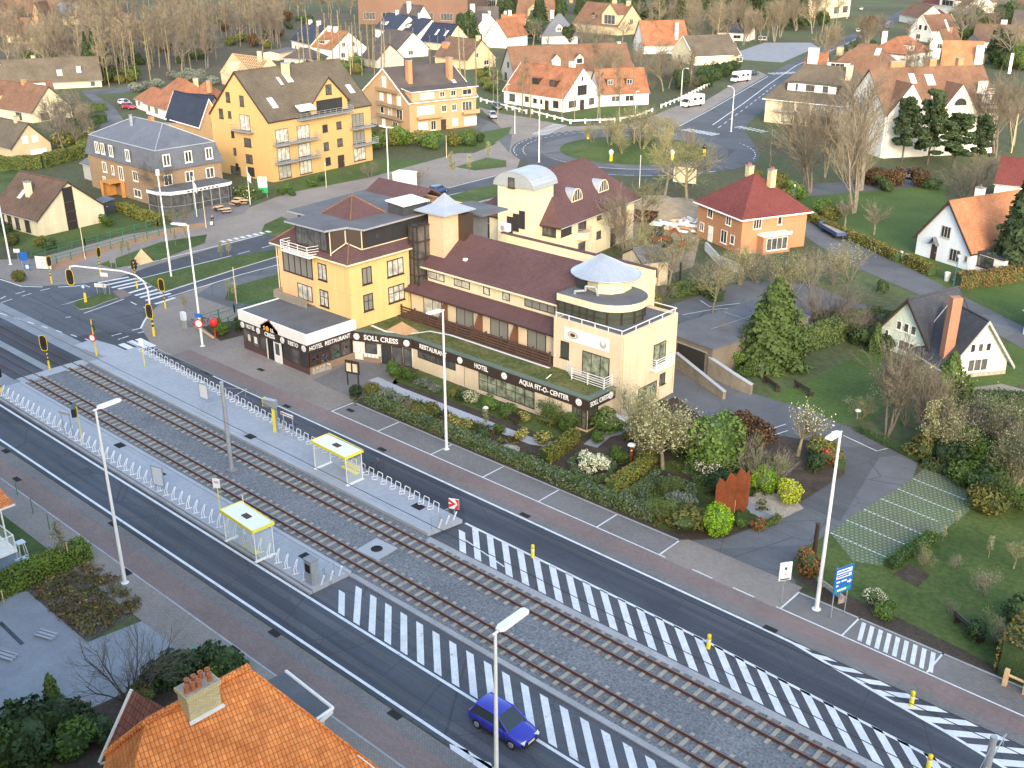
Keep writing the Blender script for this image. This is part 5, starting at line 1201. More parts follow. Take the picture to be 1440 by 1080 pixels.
fy=y0-.06
for u in(.45,3.15,7.15,10.55):hdisc((x0+u,fy,2.75),(1,0),sb)
ht('HOTEL',.6,(x0+1.8,fy,2.75),(1,0),sb,sx=.8);ht('RESTO',.6,(x0+8.85,fy,2.75),(1,0),sb,sx=.9)
g=HB();xc=x0+5.15;P=[(xc-1.45,fy-.06,2.3),(xc+1.45,fy-.06,2.3),(xc+1.45,fy-.06,3.5),(xc,fy-.06,4.35),(xc-1.45,fy-.06,3.5)];g.poly(P)
for i in range(5):j=(i+1)%5;a,b=P[i],P[j];g.poly([b,a,(a[0],y0,a[2]),(b[0],y0,b[2])])
pd=hp('sign_pediment',g,m_frame_d)
g=HB();g.tube(P[3],P[2],.06,.06,5);g.tube(P[4],P[3],.06,.06,5);hp('pediment_edge',g,m_corten,pd)
g=HB();g.tube((xc-.25,fy-.11,3.42),(xc-.25,fy-.08,3.42),.27,.27,18);hp('sun_emblem',g,flatm('sun_orange',(.85,.38,.03),.5),pd)
ht('S',.6,(xc-.8,fy-.08,3.38),(1,0),pd,flatm('sign_pale_orange',(.8,.5,.25),.5));ht('LL',.55,(xc+.5,fy-.08,3.38),(1,0),pd);ht('CRESS',.62,(xc,fy-.08,2.75),(1,0),pd)
ht('HOTEL  RESTAURANT',.60,(x1+.06,y0+2.75,2.74),(0,1),sb,sx=.86)
E0,E1=Vector((-78.5,62.9,0)),Vector((-72.2,65.45,0));d=(E1-E0).normalized();Le=(E1-E0).length
FYL=65.5
g=HB();g.prism([(-78.5,63.1),(-72.2,65.65),(-72.2,71),(-78.5,71)],0,3.05);hp('entrance_wall',g,m_whitew)
g=HB();obox(g,E0,d,0,Le,2.12,3.12,0,.12);g.box(-72.25,FYL-.06,2.12,-50.2,FYL+.2,3.12);g.box(-50.45,FYL+.2,2.12,-50.2,69.2,3.12);sb2=hp('long_sign_band',g,m_frame_d)
g=HB();m_gfel=mat('green_grey_coping',(.11,.15,.125),.8,.12,.4,6,.1)
g.slab([[(-78.5,62.85,3.16),(-72.2,65.4,3.16),(-72.2,65.95,3.2),(-78.5,63.5,3.2)],[(-72.2,65.4,3.16),(-50.15,65.4,3.16),(-50.75,65.95,3.2),(-72.2,65.95,3.2)],[(-50.15,65.4,3.16),(-50.15,69.2,3.16),(-50.75,69.2,3.2),(-50.75,65.95,3.2)]],.1);hp('coping',g,m_gfel)
for nm,u,w in(('glazed_door',3.9,1.1),('glazed_door',5.1,1.1)):hw(E0,d,u,.06,w,2.0,1,1,gm=m_glass,sill=False,nm=nm,d=.01)
hw(E0,d,2.2,.95,1.3,1.1,1,1,gm=m_glass,sill=False,d=.01);hw(E0,d,6.2,.1,.9,1.95,1,gm=m_glass,sill=False,d=.01)
g=HB();obox(g,E0,d,1.3,3.2,.02,.78,0,.06);hp('entrance_plinth',g,m_brown_b);g=HB();[obox(g,E0,d,1.4+i*.42,1.75+i*.42,.55,.95,.07,.1)for i in range(4)];hp('notice_sheets',g,m_signw)
g=HB();obox(g,E0,d,.55,1.0,.9,1.75,.05,.09);hp('poster_case',g,m_blueish)
g=HB();obox(g,E0,d,3.2,5.6,.0,.02,.6,2.0);hp('door_mat',g,m_dark)
nrm=Vector((d.y,-d.x,0));q=lambda u,z:E0+d*u+nrm*.125+Vector((0,0,z))
hdisc(q(.7,2.62),d,sb2);hdisc(q(6.2,2.62),d,sb2);ht('SOLL CRESS',.72,q(3.4,2.62),d,sb2)
g=HB();g.box(-72.2,FYL,0,-50.4,69.2,2.12);hp('low_wing_wall',g,m_cream)
g=HB();[g.box(XY(p_,520,FYL)[0]-.02,FYL-.012,.05,XY(p_,520,FYL)[0]+.02,FYL-.002,2.1)for p_ in(653,773)];hp('wall_joint',g,m_frame_d)
px2x=lambda p_,y_:XY(p_,y_,FYL-.07)[0]
for p_,y_ in((646.7,506),(709,527),(814,562)):hdisc((px2x(p_,y_),FYL-.07,2.62),(1,0),sb2)
for s_,a_,b_,y_ in(('RESTAURANT',590,628,495),('HOTEL',667,686,515),('AQUA FIT-O- CENTER',730,800,547)):
 a_,b_=px2x(a_,y_-6),px2x(b_,y_+8);o_=ht(s_,.66,((a_+b_)/2,FYL-.07,2.62),(1,0),sb2);w_=o_.dimensions.x
 bpy.context.view_layer.update();w_=max(v.co.x for v in o_.data.vertices)-min(v.co.x for v in o_.data.vertices)
 f_=(b_-a_)/max(w_,.1);cx_=((a_+b_)/2)-HO.x
 for v in o_.data.vertices:v.co.x=cx_+(v.co.x-cx_)*f_
hdisc((-50.19,68.5,2.62),(0,1),sb2);ht('SOLL CRESS',.62,(-50.19,66.9,2.62),(0,1),sb2,sx=.8)
a_,b_=px2x(587,492),px2x(640,515);hw((0,FYL),(1,0),(a_+b_)/2,1.35,b_-a_,.78,6,1,gm=m_glass,sill=False)
a_,b_=px2x(673,545),px2x(751,572);hw((0,FYL),(1,0),(a_+b_)/2,.35,b_-a_,1.75,6,2,gm=m_glassg,sill=False)
g=HB();g.box(a_-.2,FYL-.12,.0,b_+1.0,FYL-.003,.33);hp('window_plinth',g,m_cream)
a_=px2x(804,590);hw((0,FYL),(1,0),(a_-50.42)/2,.25,-50.42-a_,1.87,3,2,gm=m_glassg,sill=False,fr=.1);hw((-50.4,FYL),(0,1),.75,.25,1.4,1.87,2,2,gm=m_glassg,sill=False,fr=.1)
m_sedum=mat('sedum_roof',(.075,.115,.028),.95,.3,.5,4,.5,tint=(.11,.105,.04),bump=.5)
g=HB();g.poly([(-78.3,63.7,3.13),(-72.2,66.05,3.13),(-50.8,66.05,3.13),(-50.8,69.24,3.13),(-57.4,69.24,3.13),(-57.4,68.84,3.13),(-78.3,68.84,3.13)]);hp('green_roof',g,m_sedum)
g=HB();band(g,[(-78,65.2),(-75.5,65.0),(-73.2,66.3),(-72.4,68.0),(-70,68.6),(-57.3,68.62)],.3,3.16);hp('pebble_strip',g,m_lum)
g=HB();c_=(-74.6,66.2);g.faces([(c_[0]-1.3,c_[1]-1.0,3.1),(c_[0]+1.3,c_[1]-.7,3.1),(c_[0]+1.5,c_[1]+1.1,3.1),(c_[0]-1.1,c_[1]+1.0,3.1),(c_[0],c_[1]+.1,4.1)],[(0,1,4),(1,2,4),(2,3,4),(3,0,4)]);hp('roof_pyramid',g,mat('amber_glazing',(.42,.26,.14),.3,.15,1,5,.1))
g=HB();g.box(-78.2,68.85,2.9,-57.4,70.95,3.22);hp('terrace_floor',g,m_brownw)
g=HB();g.box(-78.2,70.95,3.0,-57.45,79.6,5.95);hp('terrace_wall',g,m_cream)
g=HB()
for z in(3.34,3.62,3.90,4.20):g.box(-77.8,69.0,z,-57.5,69.06,z+.16)
for i in range(11):g.box(-77.8+i*2.0,69.07,3.2,-77.66+i*2.0,69.19,4.5)
hp('balustrade',g,m_brownw)
for p_ in(626,675,725):
 x_=XY(p_,445+(p_-625)*.3,70.6)[0];g=HB();P=[(x_-.06,69.25,3.22),(x_-.06,70.94,3.22),(x_-.06,70.94,5.8),(x_-.06,70.5,5.5)];Q=[(x_+.06,b,c)for a,b,c in P]
 g.poly(P[::-1]);g.poly(Q)
 for i in range(4):j=(i+1)%4;g.poly([P[i],P[j],Q[j],Q[i]])
 hp('balcony_divider',g,mat('divider_brown',(.14,.07,.048),.8,.1,1,5,.1)if p_==626 else bpy.data.materials['divider_brown'])
for a_,b_,y_ in((596,622,430),(642,666,442),(690,715,460),(742,768,475)):
 xa,xb=XY(a_,y_,70.95)[0],XY(b_,y_+8,70.95)[0];hw((0,70.95),(1,0),(xa+xb)/2,3.3,xb-xa,2.15,2,1,sill=False,nm='terrace_door')
g=HB();g.slab([[(-79.0,70.2,5.65),(-57.3,70.2,5.65),(-57.3,72.1,6.55),(-79.0,72.1,6.55)]],.18,0,1);hp('lean_to_roof',g,[m_purple,m_frame_d])
g=HB();g.tube((-57.25,70.15,5.65),(-57.25,72.1,6.6),.09,.09,6);g.tube((-57.2,70.1,5.6),(-57.2,69.2,4.2),.05,.05,6);g.tube((-56.0,67.3,3.3),(-56.0,65.9,2.9),.05,.05,6);hp('downpipe',g,m_gwhite)
EZ,RZ,YF,YR=8.4,11.1,72.1,75.9
g=HB();g.box(-76.8,YF,5.9,-58.0,79.4,EZ);g.poly([(-58.0,YF,EZ),(-58.0,79.4,EZ),(-58.0,YR,RZ-.1)]);g.poly([(-76.8,79.4,EZ),(-76.8,YF,EZ),(-76.8,YR,RZ-.1)]);hp('upper_wall',g,m_cream2)
for a_,b_,y_,n in((603,625,385,2),(639,661,400,2),(680,689,410,1),(707,717,417,1),(738,781,432,4)):
 xa,xb=XY(a_,y_,YF)[0],XY(b_,y_+6,YF)[0];hw((0,YF),(1,0),(xa+xb)/2,6.85,xb-xa,1.3,n,2 if n!=4 else 1,sill=False)
sl_=(RZ-EZ)/(YR-YF);e0=EZ-.55*sl_
g=HB();g.slab([[(-77.3,YF-.55,e0+.1),(-57.6,YF-.55,e0+.1),(-57.6,YR,RZ+.1),(-77.3,YR,RZ+.1)],[(-57.6,79.9,e0+.1),(-77.3,79.9,e0+.1),(-77.3,YR,RZ+.1),(-57.6,YR,RZ+.1)]],.2,0,1);hp('main_roof',g,[m_purple,m_cream2])
g=HB();g.tube((-77.3,YF-.62,e0),(-57.6,YF-.62,e0),.08,.08,6);hp('gutter',g,m_cream2)
g=HB();x_,z_=XY(654.5,370,73.2);g.cbox((x_,73.2,EZ+(73.2-YF)*sl_+.22),(.35,.35,.25));hp('roof_vent',g,m_signw)
g=HB();g.box(-77,79.9,0,-57.5,84.2,8.0);hp('rear_wing',g,m_cream2);g=HB();g.box(-77.5,84.2,0,-57.0,84.5,9.0);hp('rear_parapet',g,m_cream2);g=HB();g.box(-77.6,84.12,9.002,-56.9,84.58,9.12);hp('parapet_coping',g,m_purple)
g=HB()
for i in range(5):g.box(-68+i*1.9,81.3,8.0,-66.9+i*1.9,82.4,8.5+.25*(i%2))
g.path([(-64,80.9,8.3),(-59,80.9,8.3),(-59,83.2,8.3),(-63,83.2,8.3),(-64,80.9,8.3)],.09,6);hp('roof_plant',g,m_steel)
ex0,ex1,ey0,ey1,ez=-57.4,-49.7,69.25,77.6,7.75
g=HB();g.box(ex0,ey0,0,ex1,ey1,ez);hp('east_block_wall',g,m_cream)
g=HB();g.box(ex0+.2,ey0+.25,ez,ex1-.25,ey1-.2,ez+.03);hp('roof_terrace',g,m_felt)
g=HB();g.box(ex0,ey0,ez,ex1,ey0+.22,ez+.22);g.box(ex1-.22,ey0+.22,ez,ex1,ey1,ez+.22);g.box(-54,ey1-.22,ez,ex1-.22,ey1,ez+.22);hp('parapet',g,m_cream)
g=HB();g.path([(ex0+.1,ey0+.1,ez+.65),(ex1-.1,ey0+.1,ez+.65),(ex1-.1,ey1-.1,ez+.65),(ex1-2.6,ey1-.1,ez+.65)],.045,6)
for i in range(6):g.tube((ex0+.2+i*1.46,ey0+.1,ez+.2),(ex0+.2+i*1.46,ey0+.1,ez+.65),.04,.04,6)
for i in range(1,5):g.tube((ex1-.1,ey0+i*2.0,ez+.2),(ex1-.1,ey0+i*2.0,ez+.65),.04,.04,6)
hp('parapet_rail',g,m_polew)
def stad(r,n=14,xa=-58.2,cy=73.6,cx=-54.0):return[(xa,cy-r)]+[(cx+r*math.cos(a),cy+r*math.sin(a))for a in[(-math.pi/2)+math.pi*i/n for i in range(n+1)]]+[(xa,cy+r)]
r_=3.05
g=HB();g.prism(stad(r_-.25),ez,9.1);hp('glazed_drum',g,m_glassg)
g=HB();P=stad(r_-.2)
for i in range(len(P)-1):(i%2 or i>12)and g.box(P[i][0]-.06,P[i][1]-.06,ez,P[i][0]+.06,P[i][1]+.06,9.1)
for i in range(5):xx_=-58.2+i*.84;g.box(xx_-.05,P[0][1]-.05,ez,xx_+.05,P[0][1]+.05,9.1)
for i in range(len(P)-1):g.tube((*P[i],8.3),(*P[i+1],8.3),.03,.035,5)
hp('drum_frame',g,m_frame_d)
g=HB();g.prism(stad(r_),9.05,9.7,0,1);hp('drum_fascia',g,[m_cream2,m_felt])
g=HB();P=[(-55.6+1.95*math.cos(a),75.0+2.2*math.sin(a))for a in[R(x)for x in(-130,-80,-45,-10,30,70,110,180)]];g.prism(P,9.7,11.0);hp('rotunda_wall',g,m_cream2)
g=HB();g.box(-57.9,73.0,9.55,-57.0,75.4,11.0);hp('rotunda_window',g,m_glass)
cx_,cy_=-56.4,75.2;K=22;P=[(cx_-.9,cy_+.6,12.45)]
for i in range(K):a=2*math.pi*i/K;P.append((cx_+.2+3.3*math.cos(a),cy_+3.1*math.sin(a),11.0))
g=HB();g.faces(P,[(0,1+i,1+(i+1)%K)for i in range(K)]);g.poly(P[1:][::-1])
cr=hp('cone_roof',g,m_zinc);g=HB()
for i in range(K):g.tube(P[0],P[1+i],.025,.03,4)
for i in range(K):g.tube(P[1+i],P[1+(i+1)%K],.07,.07,5)
hp('seams',g,m_zinc,cr)
g=HB();g.path([(-56.8,71.4,9.55),(-56.8,71.4,9.95),(-55.9,71.8,10.1),(-55.9,71.8,10.5),(-55.1,72.2,10.5),(-54.9,72.4,9.6)],.12,8);hp('vent_pipe',g,m_steel)
hw((ex0,ey0),(1,0),1.35,4.3,.95,1.6,1,1,gm=m_glassg);hw((ex0,ey0),(1,0),4.9,3.25,3.0,2.35,3,1,gm=m_glassg,sill=False)
hw((ex1,ey0),(0,1),5.7,3.7,1.9,2.1,2,1,gm=m_glassg,sill=False);hw((ex1,ey0),(0,1),4.1,.5,2.8,1.7,3,1,gm=m_glassg);hw((ex1,ey0),(0,1),6.4,1.5,.85,1.1,1,1,gm=m_glass)
g=HB();P=[(ex0+1.7,ey0-.1),(ex0+3.2,ey0-1.25),(ex1-.9,ey0-1.25),(ex1-.9,ey0-.1)]
for z in(3.3,3.52,3.74,3.96,4.2):g.path([(*p,z)for p in P],.035,5)
for p in P+[((P[1][0]+P[2][0])/2,P[1][1])]:g.tube((*p,3.1),(*p,4.22),.05,.05,6)
hp('white_balcony_rail',g,m_polew)
g=HB();P=[(ex1+.0,ey0+4.3),(ex1+.7,ey0+4.3),(ex1+.7,ey0+7.1),(ex1,ey0+7.1)]
for z in(3.75,3.97,4.19,4.41,4.63):g.path([(*p,z)for p in P],.035,5)
for p in P[1:3]:g.tube((*p,3.6),(*p,4.65),.05,.05,6)
g.box(ex1,ey0+4.3,3.5,ex1+.72,ey0+7.1,3.62);hp('white_balcony_rail',g,m_polew)
g=HB();O=Vector((ex0+1.3,ey0,0));obox(g,O,(1,0),0,5.0,6.15,7.35,.02,.06);bn=hp('banner',g,m_signw)
bq=[0]
def bmark(u,z,r,m,k2=1.0):
 bq[0]+=1;g=HB();g.poly([O+Vector((u+r*math.cos(a),-.064-.006*bq[0],z+r*k2*math.sin(a)))for a in[2*math.pi*i/18 for i in range(18)]]);hp('banner_mark',g,m,bn)
bmark(.95,6.75,.62,m_greyw,.6);bmark(.95,6.75,.45,m_cream2,.6);bmark(.95,6.75,.3,m_brownw,.6);bmark(4.35,6.72,.38,m_greyw,1);bmark(4.35,6.85,.2,m_signw,1)
for z,a,b in((7.0,1.9,3.3),(6.78,1.8,3.7),(6.56,1.9,3.6),(6.38,2.2,3.4)):g=HB();g.box(O.x+a,ey0-.068,z,O.x+b,ey0-.062,z+.09);hp('banner_line',g,m_blueish,bn)
mx0,mx1,my0,my1,mz=-90.2,-78.5,63.3,75.2,10.0
g=HB();g.box(mx0,my0,0,-84.3,my1,mz);hp('house_wall',g,m_yellow2);g=HB();g.box(-84.3,my0-.12,0,mx1,my1,mz);hp('house_wall',g,m_yellow)
F0=(mx0,my0);F1=(-84.3,my0-.12);R0=(mx1,my0-.12)
hw(F0,(1,0),3.3,7.0,5.0,2.4,5,1,sill=False,fr=.16);hw(F0,(1,0),4.2,4.5,2.4,1.7,3,1,sill=False)
g=HB();g.box(mx0+.8,my0-.07,9.4,mx0+5.8,my0-.01,9.9);hp('timber_panel',g,m_frame_d)
for z in(4.6,7.4):hw(F1,(1,0),1.6,z,1.35,1.75,2,2 if z<5 else 1,fr=.1)
for z in(4.6,7.4):hw(R0,(0,1),2.2,z,1.25,1.75,2,2 if z<5 else 1,fr=.1);hw(R0,(0,1),6.0,z,2.2,1.75,3,2 if z<5 else 1,fr=.1)
g=HB();g.box(mx0+.1,my0-1.1,4.2,-84.6,my0-.95,5.05);g.box(mx0+.1,my0-.95,4.2,mx0+.25,my0,5.05);hp('lattice_parapet',g,bricks('lattice',(.42,.38,.32),(.48,.44,.38),(.15,.13,.11),.12,.12,.03,0,.1,.5,bump=.4))
g=HB();g.box(-84.35,my0-.16,6.8,mx1+.04,my0-.122,6.88);g.box(mx1+.002,my0-.16,6.8,mx1+.04,my1,6.88);hp('string_course',g,m_yellow)
zE,sp=10.0,.78;xa_,xb_,ya_,yb_=-90.6,-78.05,62.65,75.2;zr_=lambda s:zE+sp*s
g=HB();g.slab([[(xa_,ya_,zE),(-86.9,ya_,zE),(-86.9,ya_+3.7,zr_(3.7))],[(-86.9,ya_,zE),(-81.2,ya_,zE),(-81.2,ya_+.55,zr_(.55)),(-86.9,ya_+.55,zr_(.55))],[(-81.2,ya_,zE),(xb_,ya_,zE),(-81.2,ya_+3.15,zr_(3.15))],[(xb_,ya_,zE),(xb_,yb_+.5,zE),(-79.0,yb_+.5,zr_(.95)),(-79.0,65.9,zr_(.95)),(-81.2,ya_+3.15,zr_(3.15))],[(xa_,yb_,zE),(xa_,ya_,zE),(-86.9,ya_+3.7,zr_(3.7)),(-86.9,yb_-3.7,zr_(3.7))]],.2,0,1);hr=hp('hipped_roof',g,[m_purple,m_cream2])
g=HB();g.tube((xb_,ya_,zE+.06),(-81.2,ya_+3.15,zr_(3.15)+.06),.11,.11,6);hp('hip_tiles',g,m_brownr2,hr);g=HB();g.tube((xa_,ya_,zE+.06),(-86.9,ya_+3.7,zr_(3.7)+.06),.11,.11,6);hp('hip_tiles',g,m_brownr2,hr)
g=HB();g.tube((xa_,ya_-.06,zE-.1),(xb_,ya_-.06,zE-.1),.07,.07,6);g.tube((xb_+.06,ya_,zE-.1),(xb_+.06,yb_,zE-.1),.07,.07,6);hp('gutter',g,m_cream2,hr)
ap=(-84.32,68.9,14.85);q4=[(-86.7,66.55,13.04),(-81.95,66.55,13.04),(-81.95,71.25,13.04),(-86.7,71.25,13.04)]
g=HB();g.slab([[q4[i],q4[(i+1)%4],ap]for i in range(4)],.02);pr_=hp('peak_roof',g,m_purple)
g=HB();[g.tube(q4[i],ap,.1,.1,6)for i in range(4)];hp('hip_tiles',g,m_brownr2,pr_)
FS=[(-87.0,62.1),(-80.8,62.3),(-80.35,64.75),(-78.35,65.2),(-78.8,77.6),(-91.6,77.6),(-90.2,64.9),(-87.2,65.0)]
g=HB();g.prism(FS,12.84,13.02,0,1,True);hp('flat_roof',g,[m_zinc,m_felt])
g=HB();g.prism([(-86.7,63.15),(-81.1,63.15),(-79.0,65.3),(-79.0,76.5),(-90.5,76.5),(-89.9,66.0),(-86.8,65.6)],9.9,12.84);hp('penthouse',g,m_frame_d)
hw((-86.7,63.15),(1,0),2.6,10.6,5.0,2.1,5,1,sill=False,gm=m_glass);hw((-79.0,65.3),(0,1),4.9,10.95,8.6,1.7,7,1,sill=False,gm=m_glass)
for P_ in([(-81.0,63.05,12.8),(-81.0,63.05,10.3)],[(-78.93,65.35,12.8),(-78.93,65.35,10.85),(-78.93,75.0,10.85)],[(-80.0,64.25,11.55),(-81.05,63.1,10.5)],[(-80.0,64.25,11.55),(-78.95,65.3,10.85)],[(-80.0,64.2,11.55),(-80.0,64.2,12.8)]):g=HB();g.path(P_,.06,5);hp('pale_trim',g,m_cream2)
g=HB();P=[(-87.6,63.1),(-87.6,61.9),(-83.3,61.9),(-83.0,63.1)]
for z in(10.15,10.4,10.65,10.95):g.path([(*p,z)for p in P],.035,5)
for p in P[1:3]+[(-86.2,61.9),(-84.8,61.9)]:g.tube((*p,9.9),(*p,10.98),.04,.04,5)
g.box(-87.65,61.85,9.82,-83.0,63.14,9.93);hp('penthouse_balcony',g,m_polew)
g=HB();g.box(-81.6,71.3,13.02,-79.2,74.6,14.1);rl=hp('rooflight_box',g,m_slate_d);g=HB();g.slab([[(-81.8,71.1,14.35),(-79.0,71.1,14.15),(-79.0,74.8,14.15),(-81.8,74.8,14.35)]],.1);hp('rooflight_glazing',g,m_lum,rl)
g=HB();g.slab([[(-91,75.6,12.7),(-82.5,75.6,12.7),(-82.5,78.4,14.2),(-91,78.4,14.2)],[(-82.5,81.2,12.7),(-91,81.2,12.7),(-91,78.4,14.2),(-82.5,78.4,14.2)]],.15);hp('rear_roof',g,m_purple);g=HB();g.box(-91,75.2,0,-79.6,81.5,12.4);hp('rear_wall',g,m_yellow2)
g=HB();g.box(-79.6,77.7,12.6,-74.2,81.6,12.8);g.box(-79.6,77.7,0,-77.0,81.4,12.6);hp('rear_flat_roof',g,m_felt)
g=HB();g.box(-78.5,71.2,3.1,-77.2,76.0,12.3);st_=hp('stair_glazing',g,m_glass);g=HB()
for z in(5.2,7.0,8.8,10.6,12.2):g.box(-78.5,71.1,z,-77.1,71.2,z+.14);g.box(-77.35,71.2,z,-77.1,76.0,z+.14)
for x_ in(-78.45,-77.85,-77.2):g.box(x_,71.08,3.1,x_+.1,71.2,12.3)
for y_ in(72.2,73.2):g.box(-77.2,y_,3.1,-77.08,y_+.1,12.3)
hp('stair_frame',g,m_frame_d,st_)
m_lift=mat('lift_tower_render',(.60,.42,.29),.85,.1,.6,5,.08)
g=HB();g.box(-77.3,72.9,3.0,-75.1,76.3,13.6);hp('lift_tower',g,m_lift)
g=HB();c4=[(-78.9,72.4,13.6),(-74.5,72.4,13.6),(-74.5,77.0,13.6),(-78.9,77.0,13.6)];ap=(-76.7,74.7,15.3);mdl=[tuple(Vector(c)*.45+Vector(ap)*.55-Vector((0,0,.38)))for c in c4]
polys=[]
for i in range(4):j=(i+1)%4;polys+=[[c4[i],c4[j],mdl[j],mdl[i]],[mdl[i],mdl[j],ap]]
g.slab(polys,.12);hp('tower_cap',g,m_zinc)
g=HB();g.box(-75.1,75.0,9,-74.2,76.3,13.3);hp('tower_side_glazing',g,m_frame_d)
for v in[(-78.0,64.6)]:pass
for x_,y_,z_ in((-78.42,70.6,9.9),(-90.3,63.2,9.8),(-49.62,69.4,7.8),(-49.62,77.4,7.8)):g=HB();g.tube((x_,y_,0.1 if y_>64 else 4.2),(x_,y_,z_),.055,.055,6);hp('downpipe',g,m_cream2)
x,y=G(451,522);t=thing('flower_trough','stone flower trough against the restaurant pavilion side wall','planter',(x,y,.05),R(85));g=MB();g.box(-1.1,-.3,0,1.1,.3,.42);g.build('trough',m_stone,t);g=MB();rn=random.Random(2)
for i in range(40):g.cbox((rn.uniform(-1,1),rn.uniform(-.25,.25),.45+rn.uniform(0,.12)),(.14,.14,.1),rn.uniform(0,3))
g.build('flowers',m_cream2,t)
def wallseg(pts,h0,h1,th,label,m=None,name='garden_wall',cat='wall',cap=True):
 t=thing(name,label,cat,(pts[0][0],pts[0][1],0));o=Vector(pts[0]);g=MB();gc=MB();n=len(pts)-1;hs=[h0+(h1-h0)*i/n for i in range(n+1)];L,Rr=strip([Vector(p)-o for p in pts],th)
 for i in range(n):
  a,b,c,d=Rr[i],Rr[i+1],L[i+1],L[i];za,zb=hs[i],hs[i+1]
  g.poly([(*a,0),(*b,0),(*b,zb),(*a,za)]);g.poly([(*c,0),(*d,0),(*d,za),(*c,zb)]);g.poly([(*a,za),(*b,zb),(*c,zb),(*d,za)])
 g.poly([(*L[0],0),(*Rr[0],0),(*Rr[0],hs[0]),(*L[0],hs[0])]);g.poly([(*Rr[-1],0),(*L[-1],0),(*L[-1],hs[-1]),(*Rr[-1],hs[-1])]);g.build('wall',m or m_conc2,t)
 if cap:
  L,Rr=strip([Vector(p)-o for p in pts],th+.08)
  for i in range(n):gc.slab([[(*Rr[i],hs[i]+.07),(*Rr[i+1],hs[i+1]+.07),(*L[i+1],hs[i+1]+.07),(*L[i],hs[i]+.07)]],.068)
  gc.build('coping',m_conc,t)
 return t
m_ramp=mat('ramp_wall',(.24,.215,.175),.9,.2,.6,5,.2)
wallseg(GP([(950,516),(985,540),(1018,562)]),1.5,.8,.3,'low beige wall between the hotel side path and the garage ramp',m_ramp)
wallseg(GP([(996,528),(1030,545),(1056,555)]),1.9,1.0,.35,'beige retaining wall on the garden side of the garage ramp',m_ramp)
P=GP([(938,505),(996,528)]);A=Vector(P[0]);B=Vector(P[1])
t=thing('garage_block','grey flat roofed underground garage with a dark opening beside the hotel','garage',(A.x,A.y,0),math.atan2(B.y-A.y,B.x-A.x));w=(B-A).length
g=MB();g.box(-1,0,0,w+.3,15,2.7);g.build('wall',mat('garage_wall',(.17,.15,.125),.9,.2,.4,5,.2),t);g=MB();g.box(-1.1,-.1,2.702,w+.4,15.1,2.9);g.build('roof',m_felt,t)
g=MB();g.box(w-4.2,-.03,.0,w-.6,.02,2.2);g.build('opening',m_dark,t);g=MB();g.box(w-4.4,-.06,2.2,w-.4,.02,2.32);g.build('lintel',m_conc2,t)
g=MB();g.box(2.0,4,2.904,2.12,15,2.92);g.box(-.5,9,2.904,w,9.12,2.92);g.build('roof_joint',m_conc2,t)
def g2(a,b):return G(*a),G(*b)
W_=dict(fm=m_frame_w)
t=house('bungalow','cream brick bungalow with brown roof and a dark glass slot splitting its gable',(-158.5,62.2),(-147.0,63.4),10.6,2.5,6.9,'x',m_cream2,m_brownr,.3,chims=[(6.0,2.6,.9,.7,6.6,m_cream2)],lights=[(0,4.4,1.8,.9,1.2)],wins=[('F',2,.1,1.6,2.1,1),('F',6.2,.3,1.0,1.9,1),('F',8.8,.3,1.2,1.9,2)],doors=[('F',4.2,1.0,2.0,m_frame_d)],fm=m_frame_d)
g=MB();g.poly([(11.66,4.4,0),(11.66,6.0,0),(11.66,6.0,6.2),(11.66,4.4,6.1)]);g.build('window',m_dark,t)
for z in(1.2,2.6,4.0):g=MB();g.box(11.66,4.4,z,11.75,6.0,z+.1);g.build('window_bar',m_brownw,t)
P=G(148,300);t=thing('garden_shed','small blue grey garden shed beside the bungalow','shed',(P[0],P[1],0),R(5));g=MB();g.box(-1.2,-1,0,1.2,1,1.9);g.build('wall',m_slate_d,t);g=MB();g.slab([[(-1.4,-1.2,1.95),(1.4,-1.2,1.95),(1.4,1.2,2.3),(-1.4,1.2,2.3)]],.08);g.build('roof',m_slate,t)
A,B=(-171.5,84.3),(-149.6,84.0);t=thing('mansard_building','brown brick building with steep blue grey slate mansard and glazed cafe at its corner','building',(A[0],A[1],0),math.atan2(B[1]-A[1],B[0]-A[0]));w,dp=21.9,11.5
g=MB();g.box(0,0,0,w,dp,5.8);g.build('wall',m_brown_b,t)
o,i1,z0,z1,z2=.3,.75,5.7,8.7,11.6
c0=[(-o,-o,z0),(w+o,-o,z0),(w+o,dp+o,z0),(-o,dp+o,z0)];c1=[(i1-.3,i1-.3,z1),(w-i1+.3,i1-.3,z1),(w-i1+.3,dp-i1+.3,z1),(i1-.3,dp-i1+.3,z1)];r0,r1=(6.5,dp/2,z2),(w-6.5,dp/2,z2)
g=MB();g.slab([[c0[i],c0[(i+1)%4],c1[(i+1)%4],c1[i]]for i in range(4)]+[[c1[0],c1[1],r1,r0],[c1[2],c1[3],r0,r1],[c1[3],c1[0],r0],[c1[1],c1[2],r1]],.15);rf=g.build('roof',m_slate,t)
g=MB();[g.tube(c1[i],c1[(i+1)%4],.09,.09,6)for i in range(4)];g.tube(r0,r1,.09,.09,6);[g.tube(c1[i],r0 if i in(0,3)else r1,.07,.07,5)for i in range(4)];g.build('zinc_edge',m_zinc,rf)
def mw(O,tt,u,z=6.3,ww=1.3,hh=1.8):f=window(t,O,tt,u,z,ww,hh,2,fr=.16,d=.30,fm=m_frame_w)
for u in(4.3,6.2,8.9,14.2):mw((0,0),(1,0),u)
for u in(1.8,5.6,9.3):mw((w,0),(0,1),u)
